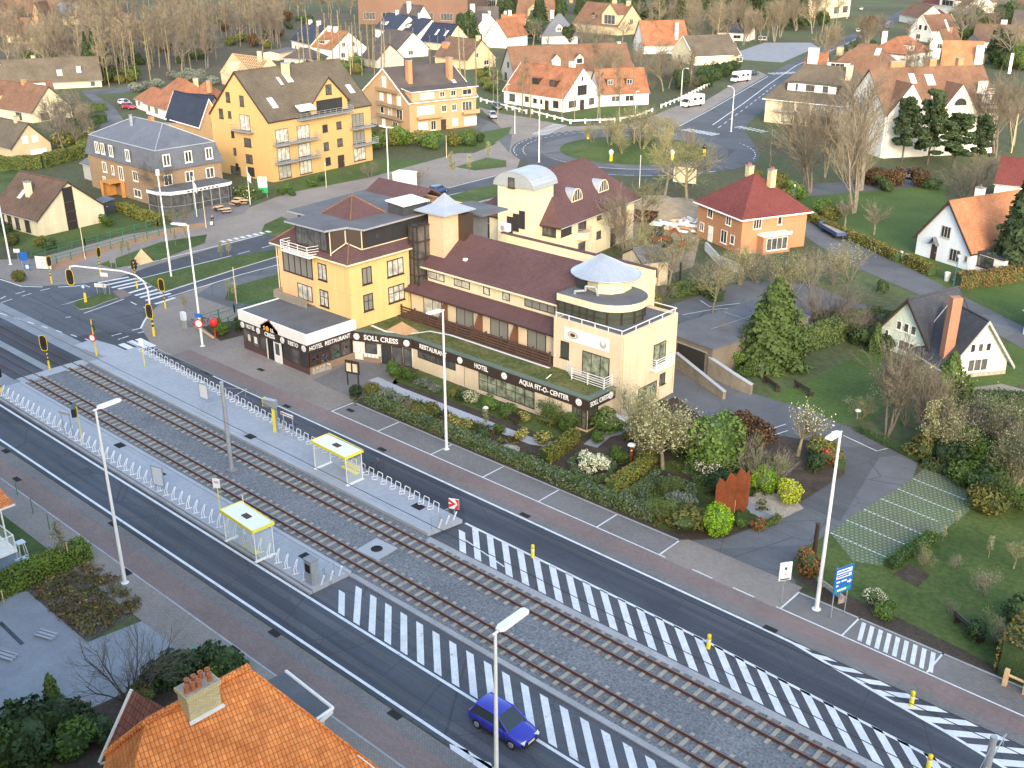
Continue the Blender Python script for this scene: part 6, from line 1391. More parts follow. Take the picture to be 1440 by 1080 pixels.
for u,z,ww,hh in((5.3,3.2,1.3,1.7),(8,3.2,.7,1.5),(10.6,2.6,1.4,2.3),(15.2,3.2,1.5,1.6),(4.6,.3,.9,2.1),(6.1,1.2,.5,.9),(15.2,.6,2.2,1.3)):window(t,(0,0),(1,0),u,z,ww,hh,2 if ww>.8 else 1,fr=.13)
for u in(1.8,5.6,9.3):window(t,(w,0),(0,1),u,3.2,1.5,1.7,2,fr=.13)
g=MB();g.box(8.2,-2.6,0,8.35,-.1,2.5);g.box(8.2,-2.6,2.5,11.4,-.05,2.62);g.box(8.35,-2.6,0,9.0,-2.5,2.5);g.box(11.0,-.6,0,11.4,-.1,2.5);g.build('timber_porch',m_woodo,t)
chimney(rf,8.6,4.0,.35,.35,9.5,12.3,m_zinc,0);g=MB();g.box(11.2,5.6,11.4,12.2,6.2,12.2);g.build('chimney',m_or_b,rf)
cf=thing('glazed_cafe','glazed cafe pavilion with white curved fascia on the end of the mansard building','cafe pavilion',(A[0]+w+.05,A[1]-.2,0),math.atan2(B[1]-A[1],B[0]-A[0]))
P=[(-.0,-2.2),(2.6,-2.0),(4.4,-.6),(4.9,1.4),(4.9,9.4),(4.4,10.2),(0,10.2),(0,-2.2)][:-1]
g=MB();g.prism(P,2.75,3.25,0,1,True);g.build('fascia',[m_gwhite,m_felt],cf);Pi=[(x*.94,y*.97+.12)for x,y in P];g=MB();g.prism([(x*.95,y)for x,y in Pi],0,2.72);g.build('glass_wall',m_glass,cf)
g=MB()
for a,b in zip(Pi[:-1],Pi[1:]):
 L=math.dist(a,b);n=max(1,int(L/1.3))
 for i in range(n+1):x_,y_=a[0]+(b[0]-a[0])*i/n,a[1]+(b[1]-a[1])*i/n;g.box(x_-.06,y_-.06,0,x_+.06,y_+.06,2.75)
 g.tube((*a,.9),(*b,.9),.04,.04,5)
g.build('frame',m_steel,cf)
g=MB();rn=random.Random(4)
for i in range(8):g.box(4.91,1.9+i*.72,2.86,4.93,2.3+i*.72,3.08)
g.build('lettering',m_frame_d,cf)
t=house('side_wing','low grey wing with hipped slate roof left of the mansard building',(-178.5,86.5),(-171.8,86.2),9,2.9,6.2,'x',m_greyw,m_slate,.3,hip=3.0)
sheet('cafe_terrace',GP([(245,318),(300,312),(345,300),(352,288),(320,278),(300,270),(290,290),(240,310)]),.045,m_gpav)
for i,(px,py)in enumerate(((332,290),(336,285),(343,288),(318,300),(308,297))):
 x,y=G(px,py);t=thing('picnic_table','small timber table on the cafe terrace','table',(x,y,.05),i*.4,'small tables on the cafe terrace');g=MB();g.box(-.7,-.4,.68,.7,.4,.74);g.build('top',m_woodl,t)
 for s in(-.55,.55):g=MB();g.box(s-.05,-.3,0,s+.05,.3,.68);g.build('leg',m_frame_d,t)
 for s in(-.75,.75):g=MB();g.box(-.7,s-.13,.42,.7,s+.13,.47);g.build('bench',m_woodl,t)
house('gabled_house','grey roofed house with pale brick gable and two white shutters at the far left',(-224,85.5),(-205.5,86.2),7.8,1.9,5.9,'x',m_beige,m_greyr,.3,chims=[(14.5,3.9,1.0,.8,6.9,m_beige)],wins=[('R',2.9,2.4,1.1,1.3,1,dict(gm=m_gwhite)),('R',4.9,2.4,1.1,1.3,1,dict(gm=m_gwhite)),('R',5.2,.1,3.2,.9,1,dict(gm=m_gwhite))])
house('long_house','brown tiled long house with pale stone dormer at the left edge',(-268,103.5),(-241,107),10,2.4,7.4,'x',m_cream2,m_brownr2,.3,chims=[(18,5,1,.8,8.2,m_or_b)],dorms=[(0,11.5,.6,3.4,2.0,'gable',m_beige,m_brownr2)],wins=[('R',3,.3,2.0,1.6,2),('F',22,.3,2.2,1.6,2)],fm=m_frame_d)
A,B=g2((46,160),(83,157));house('house_wing','white walled wing with reddish brown roof right of the long house',A,B,9,2.2,6.6,'x',m_whitew,m_brownr2,.3,wins=[('F',4.5,.2,2.0,1.5,2)],fm=m_brownw,lights=[(0,3.2,1.0,2.6,3.0)])
A,B=(-296,124.5),(-285.5,147.5);house('barn_house','wide house with plain grey roof behind the brown roofed house',A,B,12,2.0,7.4,'x',m_cream2,m_greyr,.4,chims=[(20,2.4,1.1,1.1,5.4,m_gwhite),(9,9,1.0,.8,8.0,m_beige)],lights=[(0,15,1.2,1.3,1.5)],wins=[('F',23,.2,1.3,1.4,1)])
A,B=g2((-24,130),(18,124));t=house('white_house','white gabled building with dark lettering at the left edge of the picture',A,B,12,5,8.2,'y',m_whitew,m_brownr2,.2)
g=MB();L=math.dist(A,B);rn=random.Random(8)
for z,s,h in((5.6,.3,.25),(4.5,.5,.7),(3.7,.3,.2)):
 u=L*.50
 while u<L*.92:ww=s*rn.uniform(.5,.9);g.box(u,-.03,z,u+ww*.55,-.01,z+h*rn.uniform(.7,1));u+=ww*1.15
g.build('lettering',m_black,t)
A,B=g2((206,160),(243,172));house('orange_roofed_house','house with large bright orange hipped roof beside the red car',A,B,13,2.7,8.2,'x',m_whitew,m_orr,.4,hip=5.5,chims=[(10.5,8.5,.9,.9,8.4,m_beige)],wins=[('F',2.2,.7,1.6,1.5,2),('F',6.5,.7,2.2,1.5,3),('L',6,.6,1.8,1.5,2)])
A,B=g2((192,152),(214,160));house('orange_porch_wing','low front wing with orange roof nearest the parked cars',A,B,7,2.4,5.0,'x',m_whitew,m_orr,.3,hip=2.5,wins=[('F',2.5,.7,1.8,1.3,2)])
A,B=g2((250,165),(296,168));house('orange_hipped_house','second orange hipped roof between the chimneys, behind the navy roof',A,B,11,2.7,7.4,'x',m_whitew,m_orr,.4,hip=4.8,chims=[(6.8,3.8,1.0,.8,8.0,m_or_b),(11.5,8.5,1.1,.8,8.2,m_beige)])
A,B=g2((239,192),(287,196));house('navy_roofed_house','house with broad navy slate slope facing the mansard building',A,B,9,3.3,8.2,'x',m_tan,m_navy,.4,wins=[('F',10,1,1.6,1.2,2)])
A,B=g2((284,204),(314,200));house('navy_gabled_house','navy roofed house with white verge running beside the ochre apartment block',A,B,15,4.2,8.8,'y',m_tan,m_navy,.4,verge=m_gwhite,wins=[('F',3,3.2,1.0,1.2,1)],fm=m_brownw)
A,B=(-166.6,105.4),(-151.3,106.7);t=house('ochre_apartment_block','ochre brick apartment block with steep grey brown roof and grey balconies',A,B,24.2,10.2,17.7,'y',m_apt,m_greyr,.15,fm=m_frame_d,verge=m_frame_d,chims=[(10,6.2,1.2,.9,18.4,m_beige)],wins=[('F',5.3,12.6,1.1,1.7,2),('F',8.9,12.2,1.1,1.8,2),('F',3.0,9.6,1.1,1.7,2),('F',5.3,9.9,.8,1.2,1),('F',9.2,8.2,2.6,2.6,2,dict(gm=m_curt)),('F',5.6,6.6,.8,1.3,1),('F',9.4,5.4,1.8,1.5,2),('F',5.7,3.6,.7,1.2,1),('F',9.4,2.6,1.7,1.5,2),('F',5.9,.9,.7,1.2,1),('F',9.6,.4,1.7,1.5,2),('F',5.4,-.05,2.6,1.6,1,dict(sill=False)),*[('R',u,z,2.8,2.3,3,dict(gm=m_curt))for z in(.3,3.3,6.4)for u in(2.6,7.4)],*[('R',20.8,z,3.0,2.3,3,dict(gm=m_curt))for z in(.5,3.6,6.7)],('R',12.6,3.6,1.2,1.4,1),('R',16,3.8,1.3,1.4,1),('R',12.6,6.8,1.2,1.3,2),('R',16,6.9,1.2,1.3,2),('R',12.8,.9,1.2,1.4,2)],doors=[('R',16,1.6,2.2,m_frame_d)],lights=[(0,3.2,1.6,1.2,1.6),(0,10,5.0,1.3,1.6),(0,7.8,4.8,.6,1.2),(0,22,2.0,1.2,1.4)])
w9=math.dist(A,B)
g=MB();X=w9+.05
g.poly([(X,9.6,9.9),(X,18.4,9.9),(X,18.4,12.0),(X,14,16.0),(X,9.6,12.0)]);g.poly([(X,18.4,9.9),(X-4,18.4,9.9),(X-4,18.4,12.0),(X,18.4,12)]);g.poly([(X-2.6,9.6,9.9),(X,9.6,9.9),(X,9.6,12),(X-2.6,9.6,12)]);gb=g.build('cross_gable',m_apt,t)
g=MB();g.slab([[(X+.3,9.2,11.7),(X+.3,14,16.3),(X-6.2,14,16.3),(X-2.2,9.2,11.7)],[(X+.3,14,16.3),(X+.3,18.8,11.7),(X-2.2,18.8,11.7),(X-6.2,14,16.3)]],.25,0,1);g.build('gable_roof',[m_greyr,m_frame_d],gb)
window(gb,(X,0),(0,1),14,10.2,6.2,2.2,5,fm=m_frame_d);window(gb,(X,0),(0,1),14,13.2,1.4,1.7,2,fm=m_frame_d)
g=MB();g.slab([[(X+1.2,6.0,11.3),(X+1.2,9.8,11.3),(X,9.8,12.2),(X,6.0,12.2)]],.05);g.build('awning',m_gwhite,t)
def balcony(y0,y1,z,dp=1.3,lab=None):
 g=MB();g.box(X-.05,y0,z-.18,X+dp,y1,z);b=g.build('balcony',m_conc2,t);g=MB()
 for zz in(.3,.6,.95):g.path([(X,y0,z+zz),(X+dp,y0,z+zz),(X+dp,y1,z+zz),(X,y1,z+zz)],.035,5)
 n=int((y1-y0)/1.4)
 for i in range(n+1):yy=y0+(y1-y0)*i/n;g.tube((X+dp,yy,z),(X+dp,yy,z+.97),.035,.035,5)
 g.build('rail',m_steel,b)
balcony(.4,10,3.2);balcony(.4,10,6.3);balcony(6,18.6,9.9);balcony(18.9,24.6,3.5);balcony(18.6,24.2,6.6)
g=MB();g.box(6.6,-1.2,8.0,11.4,0,8.15);bl=g.build('balcony',m_conc2,t);g=MB()
for zz in(.4,.9):g.path([(6.6,0,8.15+zz),(6.6,-1.2,8.15+zz),(11.4,-1.2,8.15+zz),(11.4,0,8.15+zz)],.035,5)
g.build('rail',m_steel,bl)
A,B=g2((312,118),(332,126));t=thing('timber_frame_house','unfinished house with bare pale rafters and battens behind the ochre block','house under construction',(A[0],A[1],0),R(0));w,dp=17,9
g=MB();g.box(0,0,0,w,dp,3.2);g.poly([(0,dp,3.2),(0,0,3.2),(0,dp/2,7.8)]);g.poly([(w,0,3.2),(w,dp,3.2),(w,dp/2,7.8)]);g.build('wall',mat('raw_board',(.62,.42,.30),.9,.1,.5,5,.1),t)
g=MB()
for i in range(18):x_=i*w/17;g.tube((x_,-.3,3.0),(x_,dp/2,7.9),.07,.07,4);g.tube((x_,dp+.3,3.0),(x_,dp/2,7.9),.07,.07,4)
for j in range(8):b_=-.2+j*.65;z_=3.05+(b_+.3)*4.9/4.8;g.tube((0,b_,z_+.1),(w,b_,z_+.1),.06,.06,4)
g.build('rafters',m_woodl,t)
g=MB();g.faces([(2.5,-.5,3.0),(7.5,-.5,3.0),(5,-.5,6.2),(5,3.6,6.2),(2.5,.3,3.0),(7.5,.3,3.0)],[(0,1,2),(0,2,3,4),(1,5,3,2)]);g.build('front_gable',bpy.data.materials['raw_board'],t);chimney(t,12,5,1.0,.8,6.5,9.2,m_cream,0)
A,B=(-188.4,158.7),(-168.6,154.6);t=house('tan_brick_block','tan brick apartment block with dark roof, white shutters and two brick chimneys',A,B,17,6.4,12.4,'y',m_tan,m_dkroof,.3,verge=m_gwhite,chims=[(3.5,5.6,1.3,1.0,14.2,m_or_b),(13.8,5.6,1.3,1.0,14.2,m_or_b)],lights=[(0,14.2,4.0,.9,1.0)],wins=[('F',10,8.6,1.6,2.2,1,dict(gm=m_gwhite)),('F',8.6,5.6,1.5,1.6,1,dict(gm=m_gwhite)),('F',12,5.2,1.6,2.2,1,dict(gm=m_gwhite)),('F',16,5.4,1.6,2.2,1,dict(gm=m_gwhite)),('F',8.6,2.8,1.5,1.5,1),('F',12,2.4,1.6,2.1,1,dict(gm=m_curt)),('F',16,2.4,2.6,2.1,2),('F',9,.3,1.4,1.4,1,dict(gm=m_gwhite)),('F',14,.3,2.0,1.4,2),('R',4,3.4,4.2,2.0,1,dict(gm=m_gwhite)),('R',8.6,3.8,1.2,1.4,2),('R',11.2,3.8,1.2,1.4,2),('R',14.6,3.5,2.6,2.0,3),('R',3.2,.5,2.4,1.6,1,dict(gm=m_gwhite)),('R',5.8,.2,1.3,2.0,2),('R',11.4,.6,1.4,1.5,1,dict(gm=m_gwhite)),('R',15.4,.4,3.2,1.7,1,dict(gm=m_gwhite))],doors=[('R',8.4,1.3,2.2,m_frame_d)])
w11=math.dist(A,B);X=w11+.1;g=MB();g.box(X-3.2,.6,6.3,X,17.0,8.6);bd=g.build('attic_band',m_tan,t)
g=MB();g.slab([[(X+.5,.2,8.6),(X+.5,17.3,8.6),(X-3.6,17.3,9.0),(X-3.6,.2,9.0)]],.16,0,1);g.build('band_roof',[m_dkroof,m_gwhite],bd)
for u,ww,gm_ in((4.4,3.4,m_gwhite),(8.2,1.3,m_glass),(11,1.3,m_glass),(14.6,2.4,m_glass)):window(bd,(X,0),(0,1),u,6.9,ww,1.2,1 if ww>3 else 2,gm=gm_)
g=MB();g.box(X-.1,1.5,2.9,X+1.1,7.6,3.05);g.box(X+1.0,1.5,3.05,X+1.1,7.6,3.8);g.build('balcony',m_tan,t);g=MB();g.box(X-.1,13,2.9,X+1.1,17.2,3.05);g.box(X+1.0,13,3.05,X+1.1,17.2,3.8);g.build('balcony',m_tan,t)
for z in(2.5,5.0,8.0):g=MB();g.box(7.5,-1.0,z-.2,17.5,0,z);g.box(7.5,-1.0,z,17.5,-.92,z+.5);g.build('balcony',m_brown_b,t)
house('corner_house','white corner house with orange roof, tall gable and balcony behind the low white fence',(-183,199.8),(-162.5,198.3),12.6,3.1,9.3,'x',m_whitew,m_orr,.25,verge=m_gwhite,chims=[(11.5,7,1.2,1.0,10.8,m_gwhite),(16.5,7,1.2,1.0,10.8,m_gwhite)],dorms=[(0,9,2.0,2.2,1.7,'flat',m_frame_d,m_orr),(0,15,2.0,2.2,1.7,'flat',m_frame_d,m_orr)],wins=[('F',3,.8,2.0,1.7,2),('F',8.2,1.2,1.3,1.2,2),('F',11,1.2,1.2,1.2,2),('F',13,1.2,1.0,1.2,1),('F',18,.8,1.8,1.6,2),('R',3.0,.9,2.6,1.5,3),('R',9.8,.9,1.8,1.5,2),('R',6.3,3.5,3.2,2.2,3),('R',6.3,6.8,.6,.9,1)],doors=[('R',6.4,1.5,2.3,m_frame_d),('F',15,1.3,2.2,m_frame_d)],fm=m_frame_d)
house('corner_house_wing','white wing with orange roof on the right of the corner house gable',(-161.6,211.3),(-154.8,222),9,3.0,8.2,'x',m_whitew,m_orr,.25,dorms=[(0,3,1.4,2.0,1.6,'flat',m_frame_d,m_orr),(0,8,1.4,2.0,1.6,'flat',m_frame_d,m_orr)],wins=[('F',4,1.0,2.2,1.4,2),('F',7.6,1.0,2.2,1.4,2),('F',10.6,0.5,1.6,1.9,1,dict(gm=m_gwhite))])
house('brown_roofed_villa','grey stone villa with long brown roof and two white dormers behind the corner house',(-213,231.5),(-203,226),36,3.2,9.6,'y',m_greyw,m_brownr2,.3,dorms=[(0,13,1.4,2.4,1.7,'gable',m_whitew,m_brownr2),(0,20,1.4,2.4,1.7,'gable',m_whitew,m_brownr2)],wins=[('F',6,4.2,1.4,1.4,2),('F',4.0,.6,2.0,2.0,2),('R',30,.8,2.2,1.6,2)],fm=m_frame_d,chims=[(34,6,1,.9,10,m_cream2)])
FAR=[('white_cottage','white house with orange roof slope and dark dormer band among lopped poplars',(440,82),(468,87),13,4.0,9.0,'x',m_whitew,m_orr,dict(wins=[('R',4,1,1.6,1.6,2),('R',8.5,1,1.6,1.6,2),('R',4.5,4.4,1.4,1.4,2),('R',8,4.4,1.4,1.4,2),('F',4,.5,3,1.8,3)],dorms=[(0,5,1.0,5,1.5,'shed',m_whitew,m_orr)],chims=[(2,6,1.3,1,10.2,m_gwhite),(6,6,1.3,1,10.2,m_gwhite)])),('white_semi','white house with navy roof and oval chimney left of the orange roofed white house',(411,72),(438,79),12,4.0,9.4,'x',m_whitew,m_navy,dict(wins=[('F',4,.8,2,1.6,2),('F',9,.8,2,1.6,2)],chims=[(12,6,1.4,1.1,10.8,m_gwhite),(4,6,1.2,1,10.6,m_gwhite)])),('flat_garage','low white garage with flat roof left of the lopped poplars',(393,85),(418,80),6,2.4,2.9,'x',m_cream2,m_felt,{}),('dark_low_house','dark hipped bungalow roof right behind the ochre block',(400,92),(440,94),9,2.4,5.0,'x',m_greyw,m_dkroof,dict(hip=3.5)),('navy_terrace','navy roofed house with white chimney, left of two stepped in a row',(528,52),(556,58),12,3.6,9.0,'x',m_whitew,m_navy,dict(chims=[(9,6,1.2,1,10.6,m_gwhite)],dorms=[(0,5.5,1.5,5,1.4,'shed',m_whitew,m_navy)])),('navy_terrace_house','navy roofed house with white chimney, right of two stepped in a row',(558,56),(588,62),12,3.6,8.6,'x',m_whitew,m_navy,dict(chims=[(9,6,1.2,1,10.2,m_gwhite)],dorms=[(0,5.5,1.5,5,1.4,'shed',m_whitew,m_navy)])),('white_gabled_house','tall white gabled house with grey roof and chimney beside the brick hall',(581,54),(612,52),15,5.0,12.0,'y',m_whitew,m_dkroof,dict(wins=[('F',5,3,2.0,1.8,2)],chims=[(8,7,1.3,1.1,13.4,m_gwhite)],dorms=[(0,8,2.4,4,1.4,'shed',m_beige,m_dkroof)])),('grey_house','grey roofed house with bright white end wall among poplars',(525,76),(560,82),12,3.0,8.0,'x',m_whitew,m_dkroof,dict(wins=[('R',5,.8,2,1.5,2)])),('dark_cottage','dark roofed cottage hidden behind poplars left of the tan block',(508,92),(530,96),10,2.6,6.8,'x',m_greyw,m_dkroof,{}),('navy_cottage','navy roofed house with two skylights and pale yellow gable',(592,68),(626,72),12,2.8,8.6,'x',m_cream2,m_navy,dict(lights=[(0,6,2,1,1.8),(0,11,2,1,1.8)],wins=[('R',6,3,1.6,1.6,2)])),('pale_gable_house','brown roofed house with wide pale yellow gable behind the tan block',(612,92),(657,98),12,3.0,8.4,'x',m_beige,m_brownr,dict(chims=[(14,6,1.2,1,9.6,m_beige),(2,3,2.4,1.4,7,m_or_b)],wins=[('R',4,3.2,1.6,1.5,2),('R',8,.8,2,1.5,2)])),('white_tower_house','white gabled house with dark roof and tall flat chimney left of the orange roofs',(645,48),(668,52),12,3.2,9.0,'x',m_whitew,m_dkroof,dict(chims=[(3,5,2.2,1.1,11.8,m_gwhite)],lights=[(0,6,2.4,1,1.6)])),('white_long_house','dark roofed white house with three skylights behind the tall flat chimney',(672,40),(700,40),11,3.2,8.6,'x',m_whitew,m_dkroof,dict(lights=[(0,5,2,1.2,1.6),(0,12,2,1.2,1.6)],wins=[('F',6,.6,3,1.6,3)])),('bright_white_house','bright white gabled house with orange roof and white chimney',(683,66),(713,68),14,4.0,9.6,'y',m_whitew,m_orr,dict(chims=[(2,11,1.4,1.2,11.4,m_gwhite)])),('bright_white_wing','white walled wing with bright orange roof right of the bright white gable',(706,58),(737,58),10,5.2,9.4,'x',m_whitew,m_orr,dict(chims=[(3,5,1.2,1,11,m_gwhite)])),('bright_white_annexe','low white annexe with small orange lean roof in front of the white wing',(716,64),(740,62),5,3.0,4.6,'x',m_whitew,m_orr,{}),('small_white_shed','small white outhouse by the dark garden right of the orange roofs',(748,54),(765,52),6,2.4,3.4,'x',m_whitew,m_dkroof,{}),('timbered_house','large house with purple brown roof and ochre timbered gable',(725,35),(775,36),14,3.2,11.0,'x',m_tan,m_brownr2,dict(dorms=[(0,9,.4,7,3.0,'gable',m_tan,m_brownr2)],chims=[(24,8,1.4,1.1,12.4,m_or_b)])),('grey_hipped_house','pale blue house with big grey hipped roof and white dormer',(762,62),(812,62),14,3.2,10.2,'x',m_blueish,m_slate,dict(hip=6,dorms=[(0,6.5,1.2,2.4,1.6,'gable',m_whitew,m_slate)],chims=[(4,8,1.3,1.1,11.6,m_gwhite)])),('brown_manor','large brown roofed house with tall pale gable and three chimneys',(806,44),(868,50),16,3.6,11.4,'x',m_beige,m_brownr2,dict(dorms=[(0,21,.3,9,4.0,'gable',m_beige,m_brownr2),(0,10,2.0,2.4,1.6,'gable',m_frame_d,m_brownr2)],chims=[(16,8,1.6,1.2,13.2,m_beige),(24,8,1.6,1.2,13,m_beige)],wins=[('R',8,4,2,2,2)])),('orange_cottage','steep orange roofed white cottage among bare trees',(890,70),(905,76),16,3.0,10.4,'y',m_whitew,m_orr,dict(wins=[('F',3,4,1.2,1.4,1)],chims=[(12,2,1.3,1.0,10,m_gwhite)])),('yellow_bungalow','yellow walled bungalow with grey roof and twin gables by the far road',(944,84),(976,92),16,2.8,8.2,'y',m_cream2,m_greyr,dict(wins=[('F',6,.8,2,1.5,2)],verge=m_gwhite)),('yellow_long_wing','long low yellow wing with dark roof beside the far road',(978,90),(1036,90),10,2.6,6.0,'x',m_yb,m_greyr,dict(wins=[('F',6,.8,2,1.3,2),('F',14,.8,2,1.3,2)])),('white_pavilion','low white building behind the small square by the far road',(1008,56),(1052,58),10,3.0,5.5,'x',m_whitew,m_slate_d,dict(wins=[('F',8,.8,3,1.3,2),('F',18,.8,3,1.3,2)])),('mansard_apartments','apartment house with hipped brown roof, arched white window and white base',(1142,142),(1255,152),16,6.0,13.6,'x',m_whitew,m_brownr2,dict(hip=8,wins=[('F',9,2.8,2.4,2.0,2),('F',14,.6,3,2,2),('F',14,3.4,2,1.6,2),('F',20,3.4,2,1.6,2)],lights=[(0,13,5.5,1.3,1.6)],dorms=[(0,5,1.4,5.0,2.2,'flat',m_whitew,m_brownr2),(0,22,1.0,6.5,2.2,'flat',m_green_w,m_brownr2)])),('white_villa','tall white villa with orange hipped roof and dark bare trunks in front',(1268,108),(1306,102),12,6.4,10.4,'x',m_whitew,m_orr,dict(hip=4.5,chims=[(3,9,1.2,1,12,m_gwhite)],dorms=[(0,5,.8,2.4,1.6,'shed',m_whitew,m_orr)],wins=[('F',4,1,1.4,1.8,2),('F',8,1,1.4,1.8,2),('F',4,3.9,1.4,1.6,2),('F',8,3.9,1.4,1.6,2),('R',4,1,1.4,1.8,2),('R',8,4,1.4,1.6,2)])),('orange_brick_house','house with large steep orange roof and white panel on the slope',(1321,124),(1374,126),12,3.2,11.8,'x',m_or_b,m_orold,dict(chims=[(9,2.6,2.0,1.0,11.2,m_gwhite),(17,1.2,.7,.6,9.5,m_gwhite)],verge=m_or_b)),('dark_gable_house','dark hipped roof with ochre gable behind the orange brick house',(1340,88),(1384,90),10,3.4,8.6,'x',m_tan,m_slate_d,dict(hip=5)),('white_two_window_house','white gabled house with two dark windows near the far road',(1278,56),(1308,60),13,4.2,9.6,'y',m_whitew,m_brownr2,dict(wins=[('F',5.5,4.2,1.6,1.8,1),('F',8.5,4.2,1.6,1.8,1),('F',5,.8,2.4,1.8,2)],verge=m_gwhite)),('pale_green_house','pale green gabled house with brown roof and skylight',(1302,82),(1328,84),14,3.8,9.4,'y',m_green_w,m_brownr2,dict(wins=[('F',4,3.4,1.6,1.6,2),('F',6.5,3.4,1.6,1.6,2)],lights=[(0,7,2.5,1.6,2)],chims=[(8,2.6,1.2,1.1,9.5,m_red_b)])),('red_roof_pavilion','low house with dark red hipped roof between the white houses',(1300,36),(1332,37),12,3.2,6.8,'x',m_greyw,m_redr,dict(hip=5)),('white_road_house','white house with brown roof nearest the far road at the top',(1264,30),(1290,36),12,3.4,8.4,'x',m_whitew,m_brownr2,dict(wins=[('R',6,3.4,2,1.6,2)])),('glazed_gable_house','white house with tall glazed gable and red brown roof at the top right',(1294,20),(1352,28),18,5.6,11.5,'x',m_whitew,m_redr,dict(dorms=[(0,24,-.4,14,3.0,'gable',m_whitew,m_redr)],wins=[('F',6,2,4,2.4,3),('F',12,2,4,2.4,3)])),('long_white_farm','long low white house with brown roof in the trees at the far right',(1366,70),(1460,74),12,3.2,8.4,'x',m_whitew,m_brownr,dict(wins=[('F',7,.8,4,1.5,4),('F',14,.4,1.6,2,1),('F',20,.8,2,1.5,2)],chims=[(9,7,2,1.2,10,m_gwhite)],dorms=[(0,32,1.6,3,1.4,'gable',m_whitew,m_brownr)])),('brown_far_house','dark brown roof above the long white house at the far right',(1420,50),(1470,52),14,3.2,9.4,'x',m_greyw,m_dkroof,{}),('small_brown_house','small brown gable peeping above the long white house',(1376,46),(1390,47),9,3.0,7.5,'y',m_brown_b,m_brownr,{}),('orange_gable_corner','orange gabled house at the top right corner',(1424,20),(1446,22),14,4,11,'y',m_or_b,m_orr,{}),('white_ridge_house','white house half hidden by trees at the top right',(1376,14),(1400,14),12,4,9,'x',m_whitew,m_brownr2,dict(wins=[('F',6,1,3,2,2)])),('cream_far_gable','cream gabled house with shutters in the wood at the upper left',(38,62),(60,60),13,3.4,9.0,'y',m_beige,m_brownr2,dict(wins=[('F',5,3.6,1.8,1.8,2),('F',9.5,3.6,1.8,1.8,2),('F',5,.6,2,1.8,2)],fm=m_frame_d)),('brown_far_gable','brown timbered gable behind the cream gabled house at the upper left',(46,40),(62,40),13,4,10.5,'y',m_brown_b,m_brownr2,dict(wins=[('F',5,4,2,2,2)])),('slate_far_house','grey roofed house with lit cream gable in the upper left wood',(72,34),(96,36),12,3.2,9,'x',m_beige,m_slate,dict(wins=[('R',6,3.4,2,2,2)])),('yellow_far_villa','pale yellow tall house at the very top left',(46,14),(66,14),10,8,12,'x',m_cream2,m_navy,dict(wins=[('F',5,2,2,2,2),('F',5,5,2,2,2),('F',11,5,2,2,2)])),('ochre_wood_house','small ochre house among the tall trunks of the upper wood',(184,54),(204,50),11,3.4,8.5,'x',m_tan,m_brownr2,dict(chims=[(5,6,1.6,1.2,11,m_or_b)])),]
for nm,lb,a,b,dp,ev,rg,ax,wl,rf,kw in FAR:
 A,B=g2(a,b);house(nm,lb,A,B,dp,ev,rg,ax,wl,rf,kw.pop('over',.35),**kw)
def hall(nm,lb,a,b,dp,H,wall,roofm,win=True):
 A,B=g2(a,b);A=Vector(A);B=Vector(B);w=(B-A).length;t=thing(nm,lb,'hall',(A.x,A.y,0),math.atan2(B.y-A.y,B.x-A.x));g=MB();g.box(0,0,0,w,dp,H);g.build('wall',wall,t);g=MB();g.box(-.8,-.8,H+.003,w+.8,dp+.8,H+1.0);g.build('roof_edge',roofm,t)
 if win:
  for i in range(int(w/9)):window(t,(0,0),(1,0),5+i*9,2,5.5,3.2,4,fm=m_greyw)
hall('brick_hall','long dark red brick hall with pale flat roof edge at the top left',(92,20),(166,10),40,9,m_hall,m_greyw,False)
hall('brick_sports_hall','big reddish brown brick hall with grey green roof edge behind the white gabled house',(505,34),(658,36),50,13,m_hall,m_conc2)
hall('pale_hall','pale grey industrial hall at the top behind the white houses',(660,16),(742,12),40,9,m_greyw,m_conc)
hall('cream_tower','pale yellow tall apartment slab at the top behind the trees by the far road',(1168,26),(1194,23),14,34,m_cream2,m_conc)
t=house('grey_apartments','white apartment house with broad grey brown roof and dormer band behind bare trees',(-120.5,218.4),(-98.5,219.6),14,5.6,12.2,'x',m_cream,m_greyr,.6,hip=5.5,verge=m_gwhite,chims=[(16.5,5.0,1.1,1.1,13.0,m_cream2)],dorms=[(0,9.8,1.5,12.0,1.9,'flat',m_frame_d,m_greyr)],wins=[('F',u,z,2.6,2.1,2,dict(gm=m_curt,fm=m_frame_d))for z in(.5,3.1)for u in(5.5,9.0,13,17.5)])
g=MB();g.box(2.5,-1.2,2.75,20,0,2.95);g.box(2.5,-1.2,2.95,20,-1.1,3.3);g.build('balcony',m_greyw,t)
for u in(5.2,7.6,11.5,14.6):g=MB();g.box(u-.9,1.35,7.2,u+.9,1.44,8.7);g.build('window_panel',m_gwhite,t)
A,B=g2((1124,128),(1152,130));house('orange_end_house','house with orange roof and pale green chimney slab by the far road',A,B,10,4,9.5,'x',m_whitew,m_orr,.3,chims=[(2,3,2.6,1.4,11,m_green_w)])
A,B=g2((1155,128),(1200,132));house('orange_hip_house','orange hipped roof between the grey roofed flats and the brown hipped flats',A,B,12,4.5,10.5,'x',m_beige,m_orr,.3,hip=6,chims=[(2,5,1.4,1.2,11,m_beige)])
